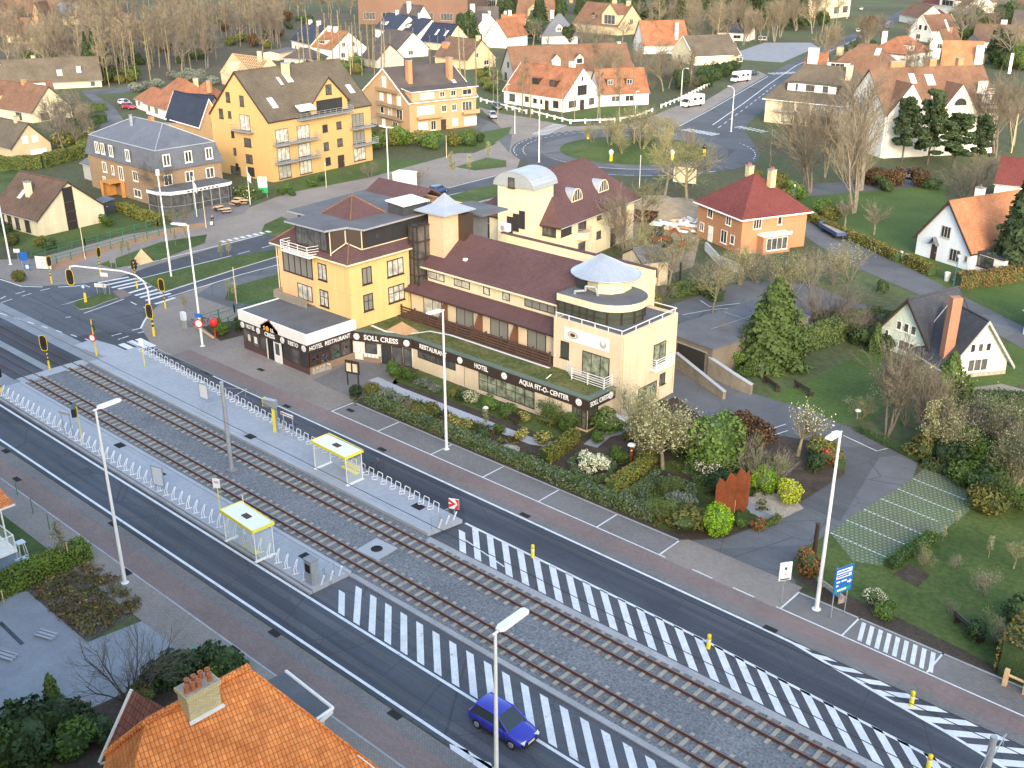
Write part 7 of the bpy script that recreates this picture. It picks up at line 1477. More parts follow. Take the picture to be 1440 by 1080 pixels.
A,B=(-83.2,196.6),(-69.3,216.0);t=house('white_gabled_apartments','white apartment building with brown roof, two tall white gables and arched windows behind the pines',A,B,15,8.0,15.4,'x',m_whitew,m_brownr2,.3,chims=[(6,8.5,3.0,1.0,16.6,m_or_b),(13.5,8.5,1.4,1.0,16.8,m_or_b),(19.5,8.5,1.2,1.0,16.8,m_or_b)],lights=[(0,8.0,4.8,1.2,1.6),(0,11.6,4.4,1.7,1.8),(0,11.4,1.4,1.7,1.8)],wins=[('F',2.8,6.0,1.5,1.7,1),('F',2.8,3.4,1.6,1.8,1),('F',2.8,.6,1.6,1.6,1),('F',9,.8,1.4,1.4,1),('F',16.5,6.2,1.5,1.6,2),('F',21.5,5.2,3.0,2.0,3),('F',21.5,2.2,2.2,2.2,2)])
w23=math.dist(A,B)
for c,hw_ in((4.5,4.2),(15.0,3.9)):
 zp=8.0+hw_*1.30;g=MB();g.poly([(c-hw_,-.4,0),(c+hw_,-.4,0),(c+hw_,-.4,8.0),(c,-.4,zp),(c-hw_,-.4,8.0)]);g.poly([(c+hw_,-.4,0),(c+hw_,.1,0),(c+hw_,.1,8),(c+hw_,-.4,8)]);g.poly([(c-hw_,.1,0),(c-hw_,-.4,0),(c-hw_,-.4,8),(c-hw_,.1,8)]);gb=g.build('front_gable',m_whitew,t)
 bk=(zp-8.0)*7.5/7.4;g=MB();g.slab([[(c-hw_-.1,-.35,7.95),(c,-.35,zp+.15),(c,bk+.2,zp+.15),(c-hw_-.1,.05,7.95)],[(c,-.35,zp+.15),(c+hw_+.1,-.35,7.95),(c+hw_+.1,.05,7.95),(c,bk+.2,zp+.15)]],.15);g.build('gable_roof',m_brownr2,gb)
 g=MB();P=[(c+1.25*math.cos(a),-.42,9.4+1.25*math.sin(a))for a in[math.pi*i/12 for i in range(13)]];g.poly(P);ww_=g.build('arched_window',m_glass,gb);g=MB();g.path(P+[P[0]],.07,5);g.tube((c,-.43,9.4),(c,-.43,10.65),.05,.05,5);g.build('frame',m_frame_d,ww_)
for z,y_ in((8.6,.2),(11.0,2.0)):g=MB();g.box(20.2,-.9+y_,z,23.0,1.6+y_,z+.2);b_=g.build('roof_balcony',m_gwhite,t);g=MB();[g.path([(20.2,-.9+y_,z+zz),(23,-.9+y_,z+zz)],.06,5)for zz in(.5,1.0)];g.box(20.6,1.0+y_,z+.2,22.6,1.1+y_,z+2.2);g.build('rail',m_gwhite,b_)
A,B=(-78.6,126.2),(-69.0,121.9);t=house('square_brick_house','square orange brick house with dark red hipped roof and white window frames',A,B,10.5,5.2,9.4,'x',m_or_b,m_redr,.55,hip=5.25,verge=m_gwhite,chims=[(4.0,5.2,.9,.8,10.2,m_yb,2),(7.4,6.4,.9,.8,10.2,m_yb,2)],wins=[('F',3.0,3.3,1.2,1.4,2),('F',7.4,3.3,1.2,1.4,2),('F',1.2,1.0,1.0,1.2,2),('F',6.6,.6,1.4,1.8,2),('F',8.6,1.0,.9,1.2,1),('R',2.4,3.3,1.3,1.4,3),('R',6.0,3.5,.7,1.2,1)],doors=[('F',3.4,1.1,2.2,m_gwhite)])
w27=math.dist(A,B);g=MB();g.box(w27,2.6,0,w27+1.4,7.0,2.4);bw=g.build('bay',m_or_b,t);g=MB();g.box(w27-.05,2.5,2.4,w27+1.5,7.1,2.65);g.build('bay_roof',m_gwhite,bw);g=MB();[g.box(w27+1.3,2.5+i*.55,2.65,w27+1.5,2.75+i*.55,2.85)for i in range(9)];g.build('crenels',m_gwhite,bw);window(bw,(w27+1.4,2.6),(0,1),2.2,.5,3.4,1.7,4)
g=MB();g.box(-.02,-.04,4.7,w27+.04,-.003,5.1);g.box(w27+.003,-.04,4.7,w27+.04,10.5,5.1);g.build('white_frieze',m_gwhite,t);g=MB();g.box(-1.2,1.5,0,0,6,1.6);g.build('side_annexe',m_greyw,t)
wallseg(GP([(992,352),(1010,372),(1045,386)]),1.1,1.1,.25,'low white garden wall in front of the square brick house',m_whitew)
A,B=(-51.8,138.0),(-43.6,135.0);t=house('white_cottage','white cottage with walls tinted blue for shade, curved gable and faded orange roof beside the right lane',A,B,12.5,2.6,8.0,'y',m_blueish,m_orold,.35,verge=m_frame_d,chims=[(6,5,1.0,.8,9.0,m_gwhite,1)],wins=[('F',4.4,3.3,1.5,1.5,3),('F',6.3,.6,1.6,1.6,3),('F',8.1,1.0,.5,.8,1)],doors=[('F',3.0,.9,2.0,m_frame_d)],fm=m_greyw)  # shade on the white walls is put into their pale blue colour
w25=math.dist(A,B);g=MB();g.slab([[(2.3,-.7,2.1),(3.0,-.7,3.1),(3.0,0,3.1),(2.3,0,2.1)],[(3.0,-.7,3.1),(3.7,-.7,2.1),(3.7,0,2.1),(3.0,0,3.1)]],.08);g.build('porch_hood',m_slate,t)
g=MB();g.box(w25,1.0,0,w25+4.2,8,2.3);ax_=g.build('side_annexe',m_whitew,t);g=MB();g.box(w25-.0,.8,2.303,w25+4.4,8.2,2.5);g.build('annexe_roof',m_slate_d,ax_);window(ax_,(w25,1.0),(1,0),1.5,.7,2.4,1.4,4,fm=m_frame_d)
g=MB();g.slab([[(-2.2,3,3.0),(-.2,3,4.6),(-.2,10,4.6),(-2.2,10,3.0)]],.15);g.build('side_roof',m_orold,t)
P1=G(1236,500);A1,B1=(-41.2,102.3),(-34.2,100.2)
t=house('steep_roofed_chalet','chalet with walls tinted pale green for shade, steep dark roofs and tall red brick chimney beside the lane',A1,B1,6.8,1.3,6.0,'y',m_green_w,m_slate_d,.45,verge=m_frame_d,wins=[('F',2.75,2.5,.65,.95,1),('F',3.65,2.5,.65,.95,1),('F',4.55,2.5,.65,.95,1),('F',4.0,.5,2.0,1.1,3),('F',1.4,1.2,.5,.9,1)])  # wall shade is put into the pale green colour
w1=math.dist(A1,B1)
house('steep_roofed_wing','gabled wing of the chalet, tinted pale green for shade, on the right of the brick chimney',(-31.9,97.9),(-28.2,103.2),5.0,1.5,5.8,'y',m_green_w,m_slate_d,.5,verge=m_greyw,wins=[('F',2.35,2.6,.6,.9,1),('F',3.2,2.6,.6,.9,1),('F',4.05,2.6,.6,.9,1),('F',3.2,.6,2.2,1.3,3)],plinth=m_stone)  # same painted shade tint as the chalet walls
x,y=G(1352,528);t=tag(MB().box(-.5,-.42,0,.5,.42,7.9).build('brick_chimney',m_red_b),'tall free rising red brick chimney stack between the chalet roofs','chimney');t.location=(-32.7,99.2,0);t.rotation_euler.z=R(50)
A,B=(-93.5,99.2),(-82.6,100.4);t=house('barrel_tower_villa','cream villa with purple roof, zinc eyebrow dormers and a barrel roofed stair tower',A,B,19,6.2,11.2,'y',m_cream2,m_purple,.7,hip=4.5,fm=m_frame_d,wins=[('F',9.2,4.2,2.6,1.7,4),('F',9.0,.8,2,1.6,2),('R',1.6,4.2,2.4,1.7,3),('R',5.4,3.6,1.9,2.3,2),('R',9.6,4.6,1.1,.8,1),('R',9.6,2.0,1.1,1.0,1),('R',13.6,3.4,1.2,2.5,2),('R',16,3.4,1.2,2.5,2),('R',13.4,.2,1.3,2.4,2),('R',16.2,.2,1.3,2.4,2),('R',5.4,.2,1.6,2.2,2)])
wv=math.dist(A,B)
for u,n_ in((5.4,1),(15,2)):
 g=MB();w_=2.6 if n_==1 else 4.6;P=[(wv,u-w_/2),(wv+.9,u-w_/2+.3),(wv+1.1,u),(wv+.9,u+w_/2-.3),(wv,u+w_/2)];g.prism(P,3.0,3.9);b_=g.build('balcony',m_cream if n_==1 else m_lift,t);g=MB();[g.path([(*p,3.9+z)for p in P],.03,5)for z in(.25,.5)];g.build('rail',m_steel,b_)
for a_,b_ in((6.2,1.4),(12.8,1.4)):
 sl=5.0/(wv/2);z0=6.2+sl*b_+.1;g=MB();K=10;fr_,bk_=[],[]
 for i in range(K+1):
  an=math.pi*i/K;yy=a_+1.25*math.cos(an);zz=z0+1.55*math.sin(an);fr_.append((wv-b_,yy,zz));bk_.append((wv-min(wv/2,(zz-.1-6.2)/sl+.02),yy,zz))
 for i in range(K):g.poly([fr_[i],fr_[i+1],bk_[i+1],bk_[i]])
 dm=g.build('eyebrow_dormer',m_zinc,t);g=MB();g.poly([(x+.0,y,z)for x,y,z in fr_]);g.build('window',m_glass,dm);g=MB();g.path([(x+.03,y,z)for x,y,z in fr_]+[(fr_[0][0]+.03,*fr_[0][1:])],.07,5);[g.tube((wv-b_+.04,a_+q,z0),(wv-b_+.04,a_+q,z0+1.5*math.sqrt(1-(q/1.25)**2)),.035,.035,5)for q in(-.6,0,.6)];g.build('frame',m_cream2,dm)
tx,ty=3.0,-2.2
g=MB();g.box(tx,ty,0,tx+5.4,ty+4.6,10.4);tw=g.build('tower',m_cream2,t)
g=MB();K=14;c_=tx+2.7;rr=3.1;F1,F2=[],[]
for i in range(K+1):an=math.pi*(1-i/K);F1.append((c_+rr*math.cos(an),ty-.35,10.4+1.9*math.sin(an)));F2.append((c_+rr*math.cos(an),ty+5.0,10.4+1.9*math.sin(an)))
for i in range(K):g.poly([F1[i],F1[i+1],F2[i+1],F2[i]]);
g.poly(F1[::-1]);g.poly(F2);br=g.build('barrel_roof',m_zinc,tw);g=MB()
for i in range(0,K+1,1):g.tube(F1[i],F2[i],.03,.03,4)
g.path(F1,.06,5);g.build('seams',m_zinc,br)
window(tw,(tx,ty),(1,0),2.4,10.3,1.0,1.3,1,fm=m_frame_d,d=.36)
for i,z in enumerate((4.2,4.7,5.2)):window(tw,(tx,ty),(1,0),1.9+i*.95,z,.9,2.3,1,fm=m_frame_d,sill=False)
house('villa_side_wing','cream side wing with low purple hipped roof left of the barrel roofed tower',(-99.5,101),(-93.6,101.2),9,4.2,6.8,'x',m_cream2,m_purple,.6,hip=2.8,fm=m_frame_d,wins=[('F',3,1.7,3.6,1.9,4)])
t=thing('air_unit','small pale blue box on the hotel rear roof below the villa tower','air conditioner',(*G(710,325,8.0),8.0));g=MB();g.box(-.6,-.4,0,.6,.4,.9);g.build('case',m_blueish,t);g=MB();g.tube((0,-.41,.45),(0,-.43,.45),.3,.3,14);g.build('fan',m_greyw,t)
A,B=g2((902,405),(938,400));house('stone_outhouse','small pale stone outhouse half hidden by branches behind the hotel drum',A,B,5,3.0,4.2,'x',m_cream,m_felt,.1,wins=[('F',1.6,1.2,1.0,1.0,1)],fm=m_brownw)
A,B=g2((1395,285),(1440,290));house('red_tiled_shed','low shed with red tiled roof at the right edge behind the dark conifer',A,B,9,3.2,6.4,'x',m_whitew,m_redr,.3)
A,B=g2((1438,470),(1480,490));house('edge_bungalow','white wall corner of a bungalow at the right edge',A,B,8,2.8,4.5,'x',m_whitew,m_slate,.3)
t=thing('balcony_house','corner of a house with orange lean roof and glazed white balcony at the left edge','house',(*G(-16,790),0),0);xx,yy=G(-16,790)
q=G(21,708,5.2);q2=G(24,772,2.6)
g=MB();g.box(-12,-6,0,-4.5,1.0,5.6);g.build('wall',m_whitew,t)
g=MB();g.slab([[(-2.5,-4,6.3),(q[0]-xx,q[1]-yy-5,5.2),(q[0]-xx,q[1]-yy,5.2),(-2.5,q[1]-yy,6.3)]],.15,0,1);g.build('roof',[m_orr2,m_gwhite],t)
g=MB();g.box(-2,-4,2.4,q2[0]-xx,q2[1]-yy,2.6);bb=g.build('balcony',m_gwhite,t);bx_,by_=q2[0]-xx-.06,q2[1]-yy-.06
g=MB();g.box(-2,by_,2.65,bx_,by_+.02,3.6);g.box(bx_,-4,2.65,bx_+.02,by_,3.6);g.build('glass_panel',m_clear,bb);g=MB();g.tube((bx_,by_,2.6),(bx_,by_,3.7),.05,.05,6);g.tube((bx_,by_,3.65),(-2,by_,3.65),.04,.04,6);g.tube((bx_,by_,3.65),(bx_,-4,3.65),.04,.04,6);g.tube((bx_-1.2,by_,2.6),(bx_-1.2,by_,5.2),.06,.06,6);g.build('rail',m_gwhite,bb)
def zsolve(px,py,X=None,Y=None,z=None):return(*G(px,py,z),z)
rt=thing('orange_pantile_house','house with weathered orange pantile roof and yellow brick chimney below the camera','house',(*G(330,1080,8),0));ro=Vector(rt.location)
V3=lambda px,py,z:tuple(Vector(zsolve(px,py,z=z))-ro)
r1,r2=V3(350,938,10.2),V3(205,1016,10.2)
e1,e2=V3(532,1076,6.6),V3(520,1240,6.6)
e3,e4=V3(128,1083,7.4),V3(60,1180,6.4)
r1v,r2v=Vector(r1),Vector(r2);dr=(r1v-r2v).normalized()
print('ROOF',r1,r2,e1,e3)
g=MB()
f1,f2=V3(532,1080,6.4),V3(100,1400,4.0)
g.slab([[r2,f2,f1,r1]],.25,0,0)
near=g.build('roof',[m_orr2,m_gwhite],rt)
g=MB();h1=V3(150,1060,7.6);h2=V3(90,1300,4.5);g.slab([[h1,h2,f2,r2]],.2);g.build('hip_slope',m_orr2,near)
g=MB();nb=Vector((-(dr.y),dr.x,0));b1=r1v+nb*4.5-Vector((0,0,3.9));b2=r2v+nb*4.5-Vector((0,0,3.9));g.slab([[r1,tuple(b1),tuple(b2),r2]],.2);g.build('rear_slope',m_orr2,near)
g=MB();n_=22
for i in range(n_):a=r2v.lerp(r1v,i/n_);b=r2v.lerp(r1v,(i+.96)/n_);g.tube(a+Vector((0,0,.02)),b+Vector((0,0,.05)),.15,.17,8)
for i in range(18):a=r2v.lerp(Vector(h1),i/18);b=r2v.lerp(Vector(h1),(i+.96)/18);g.tube(a,b+Vector((0,0,.04)),.14,.16,8)
g.build('ridge_tiles',m_orr2,near)
g=MB();f1v=Vector(f1);g.tube(r1v+Vector((.12,0,-.1)),f1v+Vector((.12,0,-.05)),.07,.07,6);g.build('verge_tiles',m_orr2,near)
g=MB();g.tube(r1v.lerp(f1v,.82)+Vector((.2,0,-.16)),f1v+Vector((.2,0,-.16)),.07,.07,6);g.build('gutter',m_gwhite,near)
g=MB();P=[tuple(r2v+dr*.3-Vector((0,0,.4))),tuple(r1v-dr*.3-Vector((0,0,.4))),f1,f2,h1];base=[(p[0],p[1],0)for p in P]
g.box(min(p[0]for p in P)+2,min(p[1]for p in P)+4,0,max(p[0]for p in P)-1.2,max(p[1]for p in P)-.8,6.2);g.build('wall',m_yb,rt)
cc=V3(281,985,10.2);a_=math.atan2(dr.y,dr.x)
def rb(g,u0,u1,v0,v1,z0,z1,m=0):
 o=Vector((cc[0],cc[1],0));d2=Vector((dr.x,dr.y,0)).normalized();n2=Vector((-d2.y,d2.x,0));P=[o+d2*u+n2*v+Vector((0,0,z))for z in(z0,z1)for u,v in((u0,v0),(u1,v0),(u1,v1),(u0,v1))]
 g.faces(P,[(3,2,1,0),(4,5,6,7),(0,1,5,4),(1,2,6,5),(2,3,7,6),(3,0,4,7)],m)
g=MB();rb(g,-.74,.74,-.42,.42,8.2,10.8);rb(g,-.78,.78,-.46,.46,10.8,10.9);rb(g,-.82,.82,-.5,.5,10.9,11.05);ch=g.build('chimney',m_yb,near)
g=MB();rb(g,-.82,.82,-.56,-.422,9.7,9.8);g.build('flashing',m_gwhite,ch)
g=MB();rb(g,-.76,.76,-.45,.45,11.05,11.08);g.build('cap',m_stone,ch)
d2=Vector((dr.x,dr.y,0)).normalized();n2=Vector((-d2.y,d2.x,0))
for u,v in((-.6,-.2),(-.33,-.24),(-.36,.18),(-.06,-.22),(-.04,.19),(.28,.2),(.48,-.18),(.6,.16)):
 p=Vector((cc[0],cc[1],11.08))+d2*u+n2*v;g=MB();g.lathe(tuple(p),[(.12,0),(.095,.24),(.12,.3),(.12,.35),(.09,.35),(.08,.13),(0,.13)],12);g.build('pot',m_terr,ch)
g=MB();sk=V3(345,1090,8.0)
s0=(Vector(f1)-r1v).normalized();m_=r1v.lerp(r2v,.42)+(f1v-r1v)*.0
dn=((Vector(f2)-r2v)+(f1v-r1v));dn.normalize();nn=dr.cross(dn).normalized();nn=nn if nn.z>0 else-nn
c0=Vector(V3(345,1082,8.2));
zpl=lambda p:p+Vector((0,0,((r1v-p).dot(nn))/nn.z))
c0=zpl(c0)
P=[c0+dr*(-.5)+nn*.15,c0+dr*.5+nn*.15,c0+dr*.5+dn*1.2+nn*.15,c0-dr*.5+dn*1.2+nn*.15];g.poly(P if(P[1]-P[0]).cross(P[2]-P[1]).z>0 else P[::-1])
for i in range(4):g.tube(P[i],P[(i+1)%4],.08,.08,6,1)
g.build('roof_window',[m_glass,m_greyw],near)
g=MB();s1,s2,s3=V3(185,970,8.4),V3(238,998,8.8),V3(140,1072,5.6);s4=V3(210,1060,7.0);g.slab([[s1,s3,s4,s2]],.15,0,1);sg=g.build('side_roof',[bricks('dark_red_pantile',(.20,.08,.06),(.27,.12,.085),(.09,.05,.04),.24,.34,.022,0,.25,.8,bump=.8,ripple=1),m_gwhite],rt)
g=MB();g.tube(s1,s3,.09,.09,6);g.build('verge_board',m_gwhite,sg)
g=MB();q0,q1,q2_,q3=V3(378,952,5.0),V3(402,944,5.0),V3(468,996,5.0),V3(440,1020,5.0);g.slab([[V3(360,965,5.0),V3(430,1030,5.0),q2_,q1]],.3,0,1);fl_=g.build('flat_roof',[m_felt,m_gwhite],rt);g=MB();g.path([q1,q2_,V3(445,1012,5.0)],.1,6);g.tube(V3(455,1008,4.6),V3(455,1020,3.4),.06,.06,6);g.build('roof_edge',m_gwhite,fl_)
m_bark=mat('bark_grey',(.185,.165,.14),.95,.25,1.5,6,.3,rnd=.2)
m_barky=mat('bark_greenish',(.21,.19,.125),.95,.25,1.5,6,.3,rnd=.2)
m_barkd=mat('bark_dark',(.10,.085,.07),.95,.25,1.5,6,.3,rnd=.2)
m_twig=mat('twigs_grey',(.150,.140,.122),.95,.2,.8,5,.2,rnd=.25)
m_twigw=mat('twigs_tan',(.182,.163,.130),.95,.2,.8,5,.2,rnd=.25)
m_twigg=mat('twigs_greenish',(.21,.20,.11),.95,.2,.8,5,.2,rnd=.25)
m_twigr=mat('twigs_reddish',(.15,.125,.108),.95,.2,.8,5,.2,rnd=.25)
l_dark=leafm('leaf_dark',(.032,.058,.028),(.055,.092,.038))
l_con=leafm('leaf_conifer',(.065,.11,.035),(.115,.17,.055))
l_pine=leafm('leaf_pine',(.03,.052,.03),(.05,.08,.04))
l_green=leafm('leaf_green',(.06,.11,.03),(.10,.17,.04))
l_bright=leafm('leaf_bright',(.15,.30,.02),(.24,.40,.03),.1)
l_lime=leafm('leaf_lime',(.28,.36,.03),(.40,.44,.05),.1)
l_olive=leafm('leaf_olive',(.10,.11,.035),(.16,.16,.05))
l_brown=leafm('leaf_brown',(.13,.075,.04),(.17,.12,.05))
l_purple=leafm('leaf_purple',(.045,.025,.025),(.08,.045,.03))
l_grey=leafm('leaf_grey',(.12,.15,.14),(.19,.22,.20))
l_white=leafm('blossom_white',(.55,.58,.45),(.72,.74,.62),.08)
l_cat=leafm('catkins_pale',(.25,.28,.14),(.42,.43,.27),.1)
l_yel=leafm('blossom_yellow',(.30,.28,.09),(.40,.37,.12),.15)
l_straw=leafm('straw_tufts',(.20,.17,.08),(.28,.24,.12),.15)
l_soft=leafm('leaf_dull',(.09,.09,.06),(.13,.12,.08),.1)
l_pink=leafm('blossom_pink',(.50,.38,.36),(.60,.50,.46),.1)
l_hedge=leafm('leaf_hedge',(.07,.11,.035),(.12,.155,.06),.1)
l_hedgey=leafm('leaf_hedge_olive',(.12,.14,.03),(.17,.18,.045),.1)
l_redbush=leafm('leaf_red',(.25,.07,.04),(.20,.14,.05))
def tubes(segs,sides):
 """segs (n,8): p0 p1 r0 r1 -> verts, quads"""
 S=np.asarray(segs,dtype=float);p0,p1,r0,r1=S[:,:3],S[:,3:6],S[:,6],S[:,7]
 d=p1-p0;d/=np.maximum(np.linalg.norm(d,axis=1),1e-9)[:,None]
 up=np.where(np.abs(d[:,2:3])<.9,np.array([[0,0,1.]]),np.array([[1.,0,0]]))
 a=np.cross(d,up);a/=np.linalg.norm(a,axis=1)[:,None];b=np.cross(d,a)
 V=[]
 for p,r in((p0,r0),(p1,r1)):
  for i in range(sides):t=2*math.pi*i/sides;V.append(p+a*(r*math.cos(t))[:,None]+b*(r*math.sin(t))[:,None])
 V=np.stack(V,1).reshape(-1,3);n=len(S);base=np.arange(n)*2*sides
 F=np.concatenate([np.stack([base+i,base+(i+1)%sides,base+sides+(i+1)%sides,base+sides+i],1)for i in range(sides)])
 return V,F
def leaves(P,size,rng,N=None,asp=1.6):
 """small quads at P, facing random / along N"""
 n=len(P);d=rng.normal(size=(n,3));
 if N is not None:d=d*.6+N
 d/=np.linalg.norm(d,axis=1)[:,None]
 t=np.cross(d,rng.normal(size=(n,3)));t/=np.maximum(np.linalg.norm(t,axis=1),1e-9)[:,None];b=np.cross(d,t)
 s=(size*rng.uniform(.6,1.3,n))[:,None]
 V=np.stack([P-t*s*asp/2,P+b*s/2,P+t*s*asp/2,P-b*s/2],1).reshape(-1,3);F=np.arange(4*n).reshape(-1,4)
 return V,F
def branch(rng,p,d,L,r,lev,maxl,spec,out):
 n=4 if lev==0 else(3 if lev<maxl else 1)
 pts=[p];q=p.copy();dd=d.copy();up=spec['up'][min(lev,len(spec['up'])-1)]
 for i in range(n):
  dd=dd+rng.normal(size=3)*spec['wob'][min(lev,len(spec['wob'])-1)];dd[2]+=up;dd/=np.linalg.norm(dd);q=q+dd*L/n;pts.append(q.copy())
 tip=.45 if lev<maxl else .5
 for i in range(n):out[min(lev,3)].append((*pts[i],*pts[i+1],r*(1-(1-tip)*i/n),r*(1-(1-tip)*(i+1)/n)))
 if lev>=maxl:out['tips'].append(pts[-1]);return
 nc=spec['n'][lev];lo=spec['lo'][lev]
 for c in range(nc):
  f=lo+(1-lo)*(c+rng.uniform(0,1))/nc;f=min(f,.999);i=int(f*n);w=f*n-i;pos=pts[i]*(1-w)+pts[i+1]*w
  ax=pts[i+1]-pts[i];ax/=np.linalg.norm(ax);e=np.cross(ax,rng.normal(size=3));e/=np.linalg.norm(e)
  an=math.radians(rng.uniform(*spec['ang'][lev]));nd=ax*math.cos(an)+e*math.sin(an)
  ln=L*rng.uniform(*spec['len'][lev])*(1-(spec.get('taper',.35))*f if lev==0 else 1)
  branch(rng,pos,nd,ln,max(r*spec['rr'][lev]*(1-.4*f),spec['rmin']),lev+1,maxl,spec,out)
SP={'oak':dict(stems=1,tl=.55,r=.022,n=[9,6,5,4],lo=[.45,.3,.2,.1],ang=[(30,60),(25,55),(20,50),(20,50)],len=[(.7,1.0),(.4,.65),(.4,.65),(.4,.7)],rr=[.5,.45,.5,.6],up=[.0,.08,.05,.03],wob=[.08,.14,.16],maxl=4,rmin=.012),'broom':dict(stems=3,tl=.70,r=.014,n=[9,6,5,3],lo=[.25,.2,.2,.1],ang=[(15,38),(15,35),(15,35),(15,40)],len=[(.5,.8),(.4,.6),(.4,.6),(.4,.6)],rr=[.45,.5,.5,.6],up=[.05,.12,.10,.06],wob=[.06,.08,.1],maxl=4,rmin=.014),'tall':dict(stems=1,tl=.95,r=.012,n=[30,6,5],lo=[.35,.2,.2],ang=[(30,60),(25,50),(25,50)],len=[(.14,.26),(.4,.6),(.4,.6)],rr=[.35,.5,.6],up=[.02,.10,.06],wob=[.03,.12,.12],maxl=3,rmin=.014,taper=.5),'lopped':dict(stems=1,tl=.98,r=.013,n=[22,3],lo=[.3,.3],ang=[(50,85),(20,50)],len=[(.02,.07),(.3,.6)],rr=[.4,.6],up=[.0,.15],wob=[.03,.1],maxl=2,rmin=.02,taper=.2),'pollard':dict(stems=1,tl=.40,r=.04,n=[16,5,4],lo=[.75,.15,.15],ang=[(15,65),(15,35),(15,40)],len=[(.9,1.3),(.4,.6),(.4,.6)],rr=[.3,.5,.6],up=[.0,.10,.05],wob=[.05,.08,.1],maxl=3,rmin=.012,taper=.0),'shrub':dict(stems=9,tl=.8,r=.010,n=[7,5,3],lo=[.25,.2,.2],ang=[(15,40),(20,45),(20,45)],len=[(.45,.7),(.4,.6),(.4,.6)],rr=[.5,.6,.6],up=[.06,.06,.04],wob=[.09,.12,.12],maxl=3,rmin=.008),}
def tree_proto(name,style,H,seed,bark,twig,bud=None,bsize=.12,bden=1.0,spread=.35,lean=0,drop=1.0):
 rng=np.random.default_rng(seed);spec=dict(SP[style]);spec['rmin']=spec['rmin']*drop;out={0:[],1:[],2:[],3:[],'tips':[]}
 for s in range(spec['stems']):
  a=rng.uniform(0,2*math.pi)if spec['stems']>1 else 0;sp=spread if spec['stems']>1 else 0.02
  d=np.array([math.cos(a)*sp*rng.uniform(.4,1)+lean,math.sin(a)*sp*rng.uniform(.4,1),1.0]);d/=np.linalg.norm(d)
  p=np.array([math.cos(a)*.05*H*sp,math.sin(a)*.05*H*sp,-.05])
  branch(rng,p,d,H*spec['tl']*rng.uniform(.85,1.05),H*spec['r'],0,spec['maxl'],spec,out)
 t=thing(name,'x','tree')
 V,F=tubes(out[0]+out[1],6);obj('trunk',raw_mesh('trunk',V,F,bark,smooth=True),t)
 V,F=tubes(out[2]+out[3],3)if out[3]else tubes(out[2],3)
 mi=np.zeros(len(F))
 if bud is not None:
  T=np.array(out['tips']);k_=max(1,int(bden));
  T=np.repeat(T,k_,0)+rng.normal(size=(len(T)*k_,3))*bsize*1.2
  if bden<1:T=T[rng.random(len(T))<bden]
  V2,F2=leaves(T,bsize,rng);F=np.concatenate([F,F2+len(V)]);V=np.concatenate([V,V2]);mi=np.concatenate([mi,np.ones(len(F2))])
 obj('crown',raw_mesh('crown',V,F,[twig]+([bud]if bud else[]),mi),t)
 t['_h']=H;return t
def cloud(rng,n,rad,lumps=14,lump=.5,flat=0.0):
 """points and normals over a lumpy ellipsoid of radii rad, base at z=0"""
 rad=np.array(rad);C=rng.normal(size=(lumps,3));C/=np.linalg.norm(C,axis=1)[:,None];C*=rng.uniform(.35,.72,lumps)[:,None];C[0]=0
 R_=np.full(lumps,lump)*rng.uniform(.7,1.15,lumps);R_[0]=.62
 w=R_**2;idx=rng.choice(lumps,n,p=w/w.sum());D=rng.normal(size=(n,3));D/=np.linalg.norm(D,axis=1)[:,None]
 P=C[idx]+D*(R_[idx]*rng.uniform(.75,1.05,n))[:,None]
 P=P*rad;P[:,2]+=rad[2]*.95;keep=P[:,2]>.0
 return P[keep],D[keep]
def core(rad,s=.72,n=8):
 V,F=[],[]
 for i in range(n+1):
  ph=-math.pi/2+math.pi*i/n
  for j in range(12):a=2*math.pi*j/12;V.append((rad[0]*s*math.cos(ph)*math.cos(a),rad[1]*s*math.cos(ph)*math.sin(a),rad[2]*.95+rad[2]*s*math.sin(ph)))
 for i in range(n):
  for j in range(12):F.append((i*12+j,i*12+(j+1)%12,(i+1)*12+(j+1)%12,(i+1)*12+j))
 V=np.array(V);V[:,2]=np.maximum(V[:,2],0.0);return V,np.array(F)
def bush_proto(name,rad,n,size,leaf,seed,lumps=14,lump=.5,cat='shrub',cr=.58,leaf2=None,f2=.3,asp=1.6,cm=None):
 rng=np.random.default_rng(seed);P,N=cloud(rng,n,rad,lumps,lump);V,F=leaves(P,size,rng,N,asp)
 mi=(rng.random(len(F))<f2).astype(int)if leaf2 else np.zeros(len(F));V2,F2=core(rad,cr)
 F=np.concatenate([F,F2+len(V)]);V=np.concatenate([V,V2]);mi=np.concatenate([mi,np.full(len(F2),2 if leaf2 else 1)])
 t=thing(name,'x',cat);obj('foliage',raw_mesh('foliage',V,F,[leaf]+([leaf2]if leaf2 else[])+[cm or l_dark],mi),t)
 g=MB();g.tube((0,0,-.05),(0,0,rad[2]*.5),.05+rad[2]*.02,.03,6);g.build('stem',m_barkd,t)
 return t
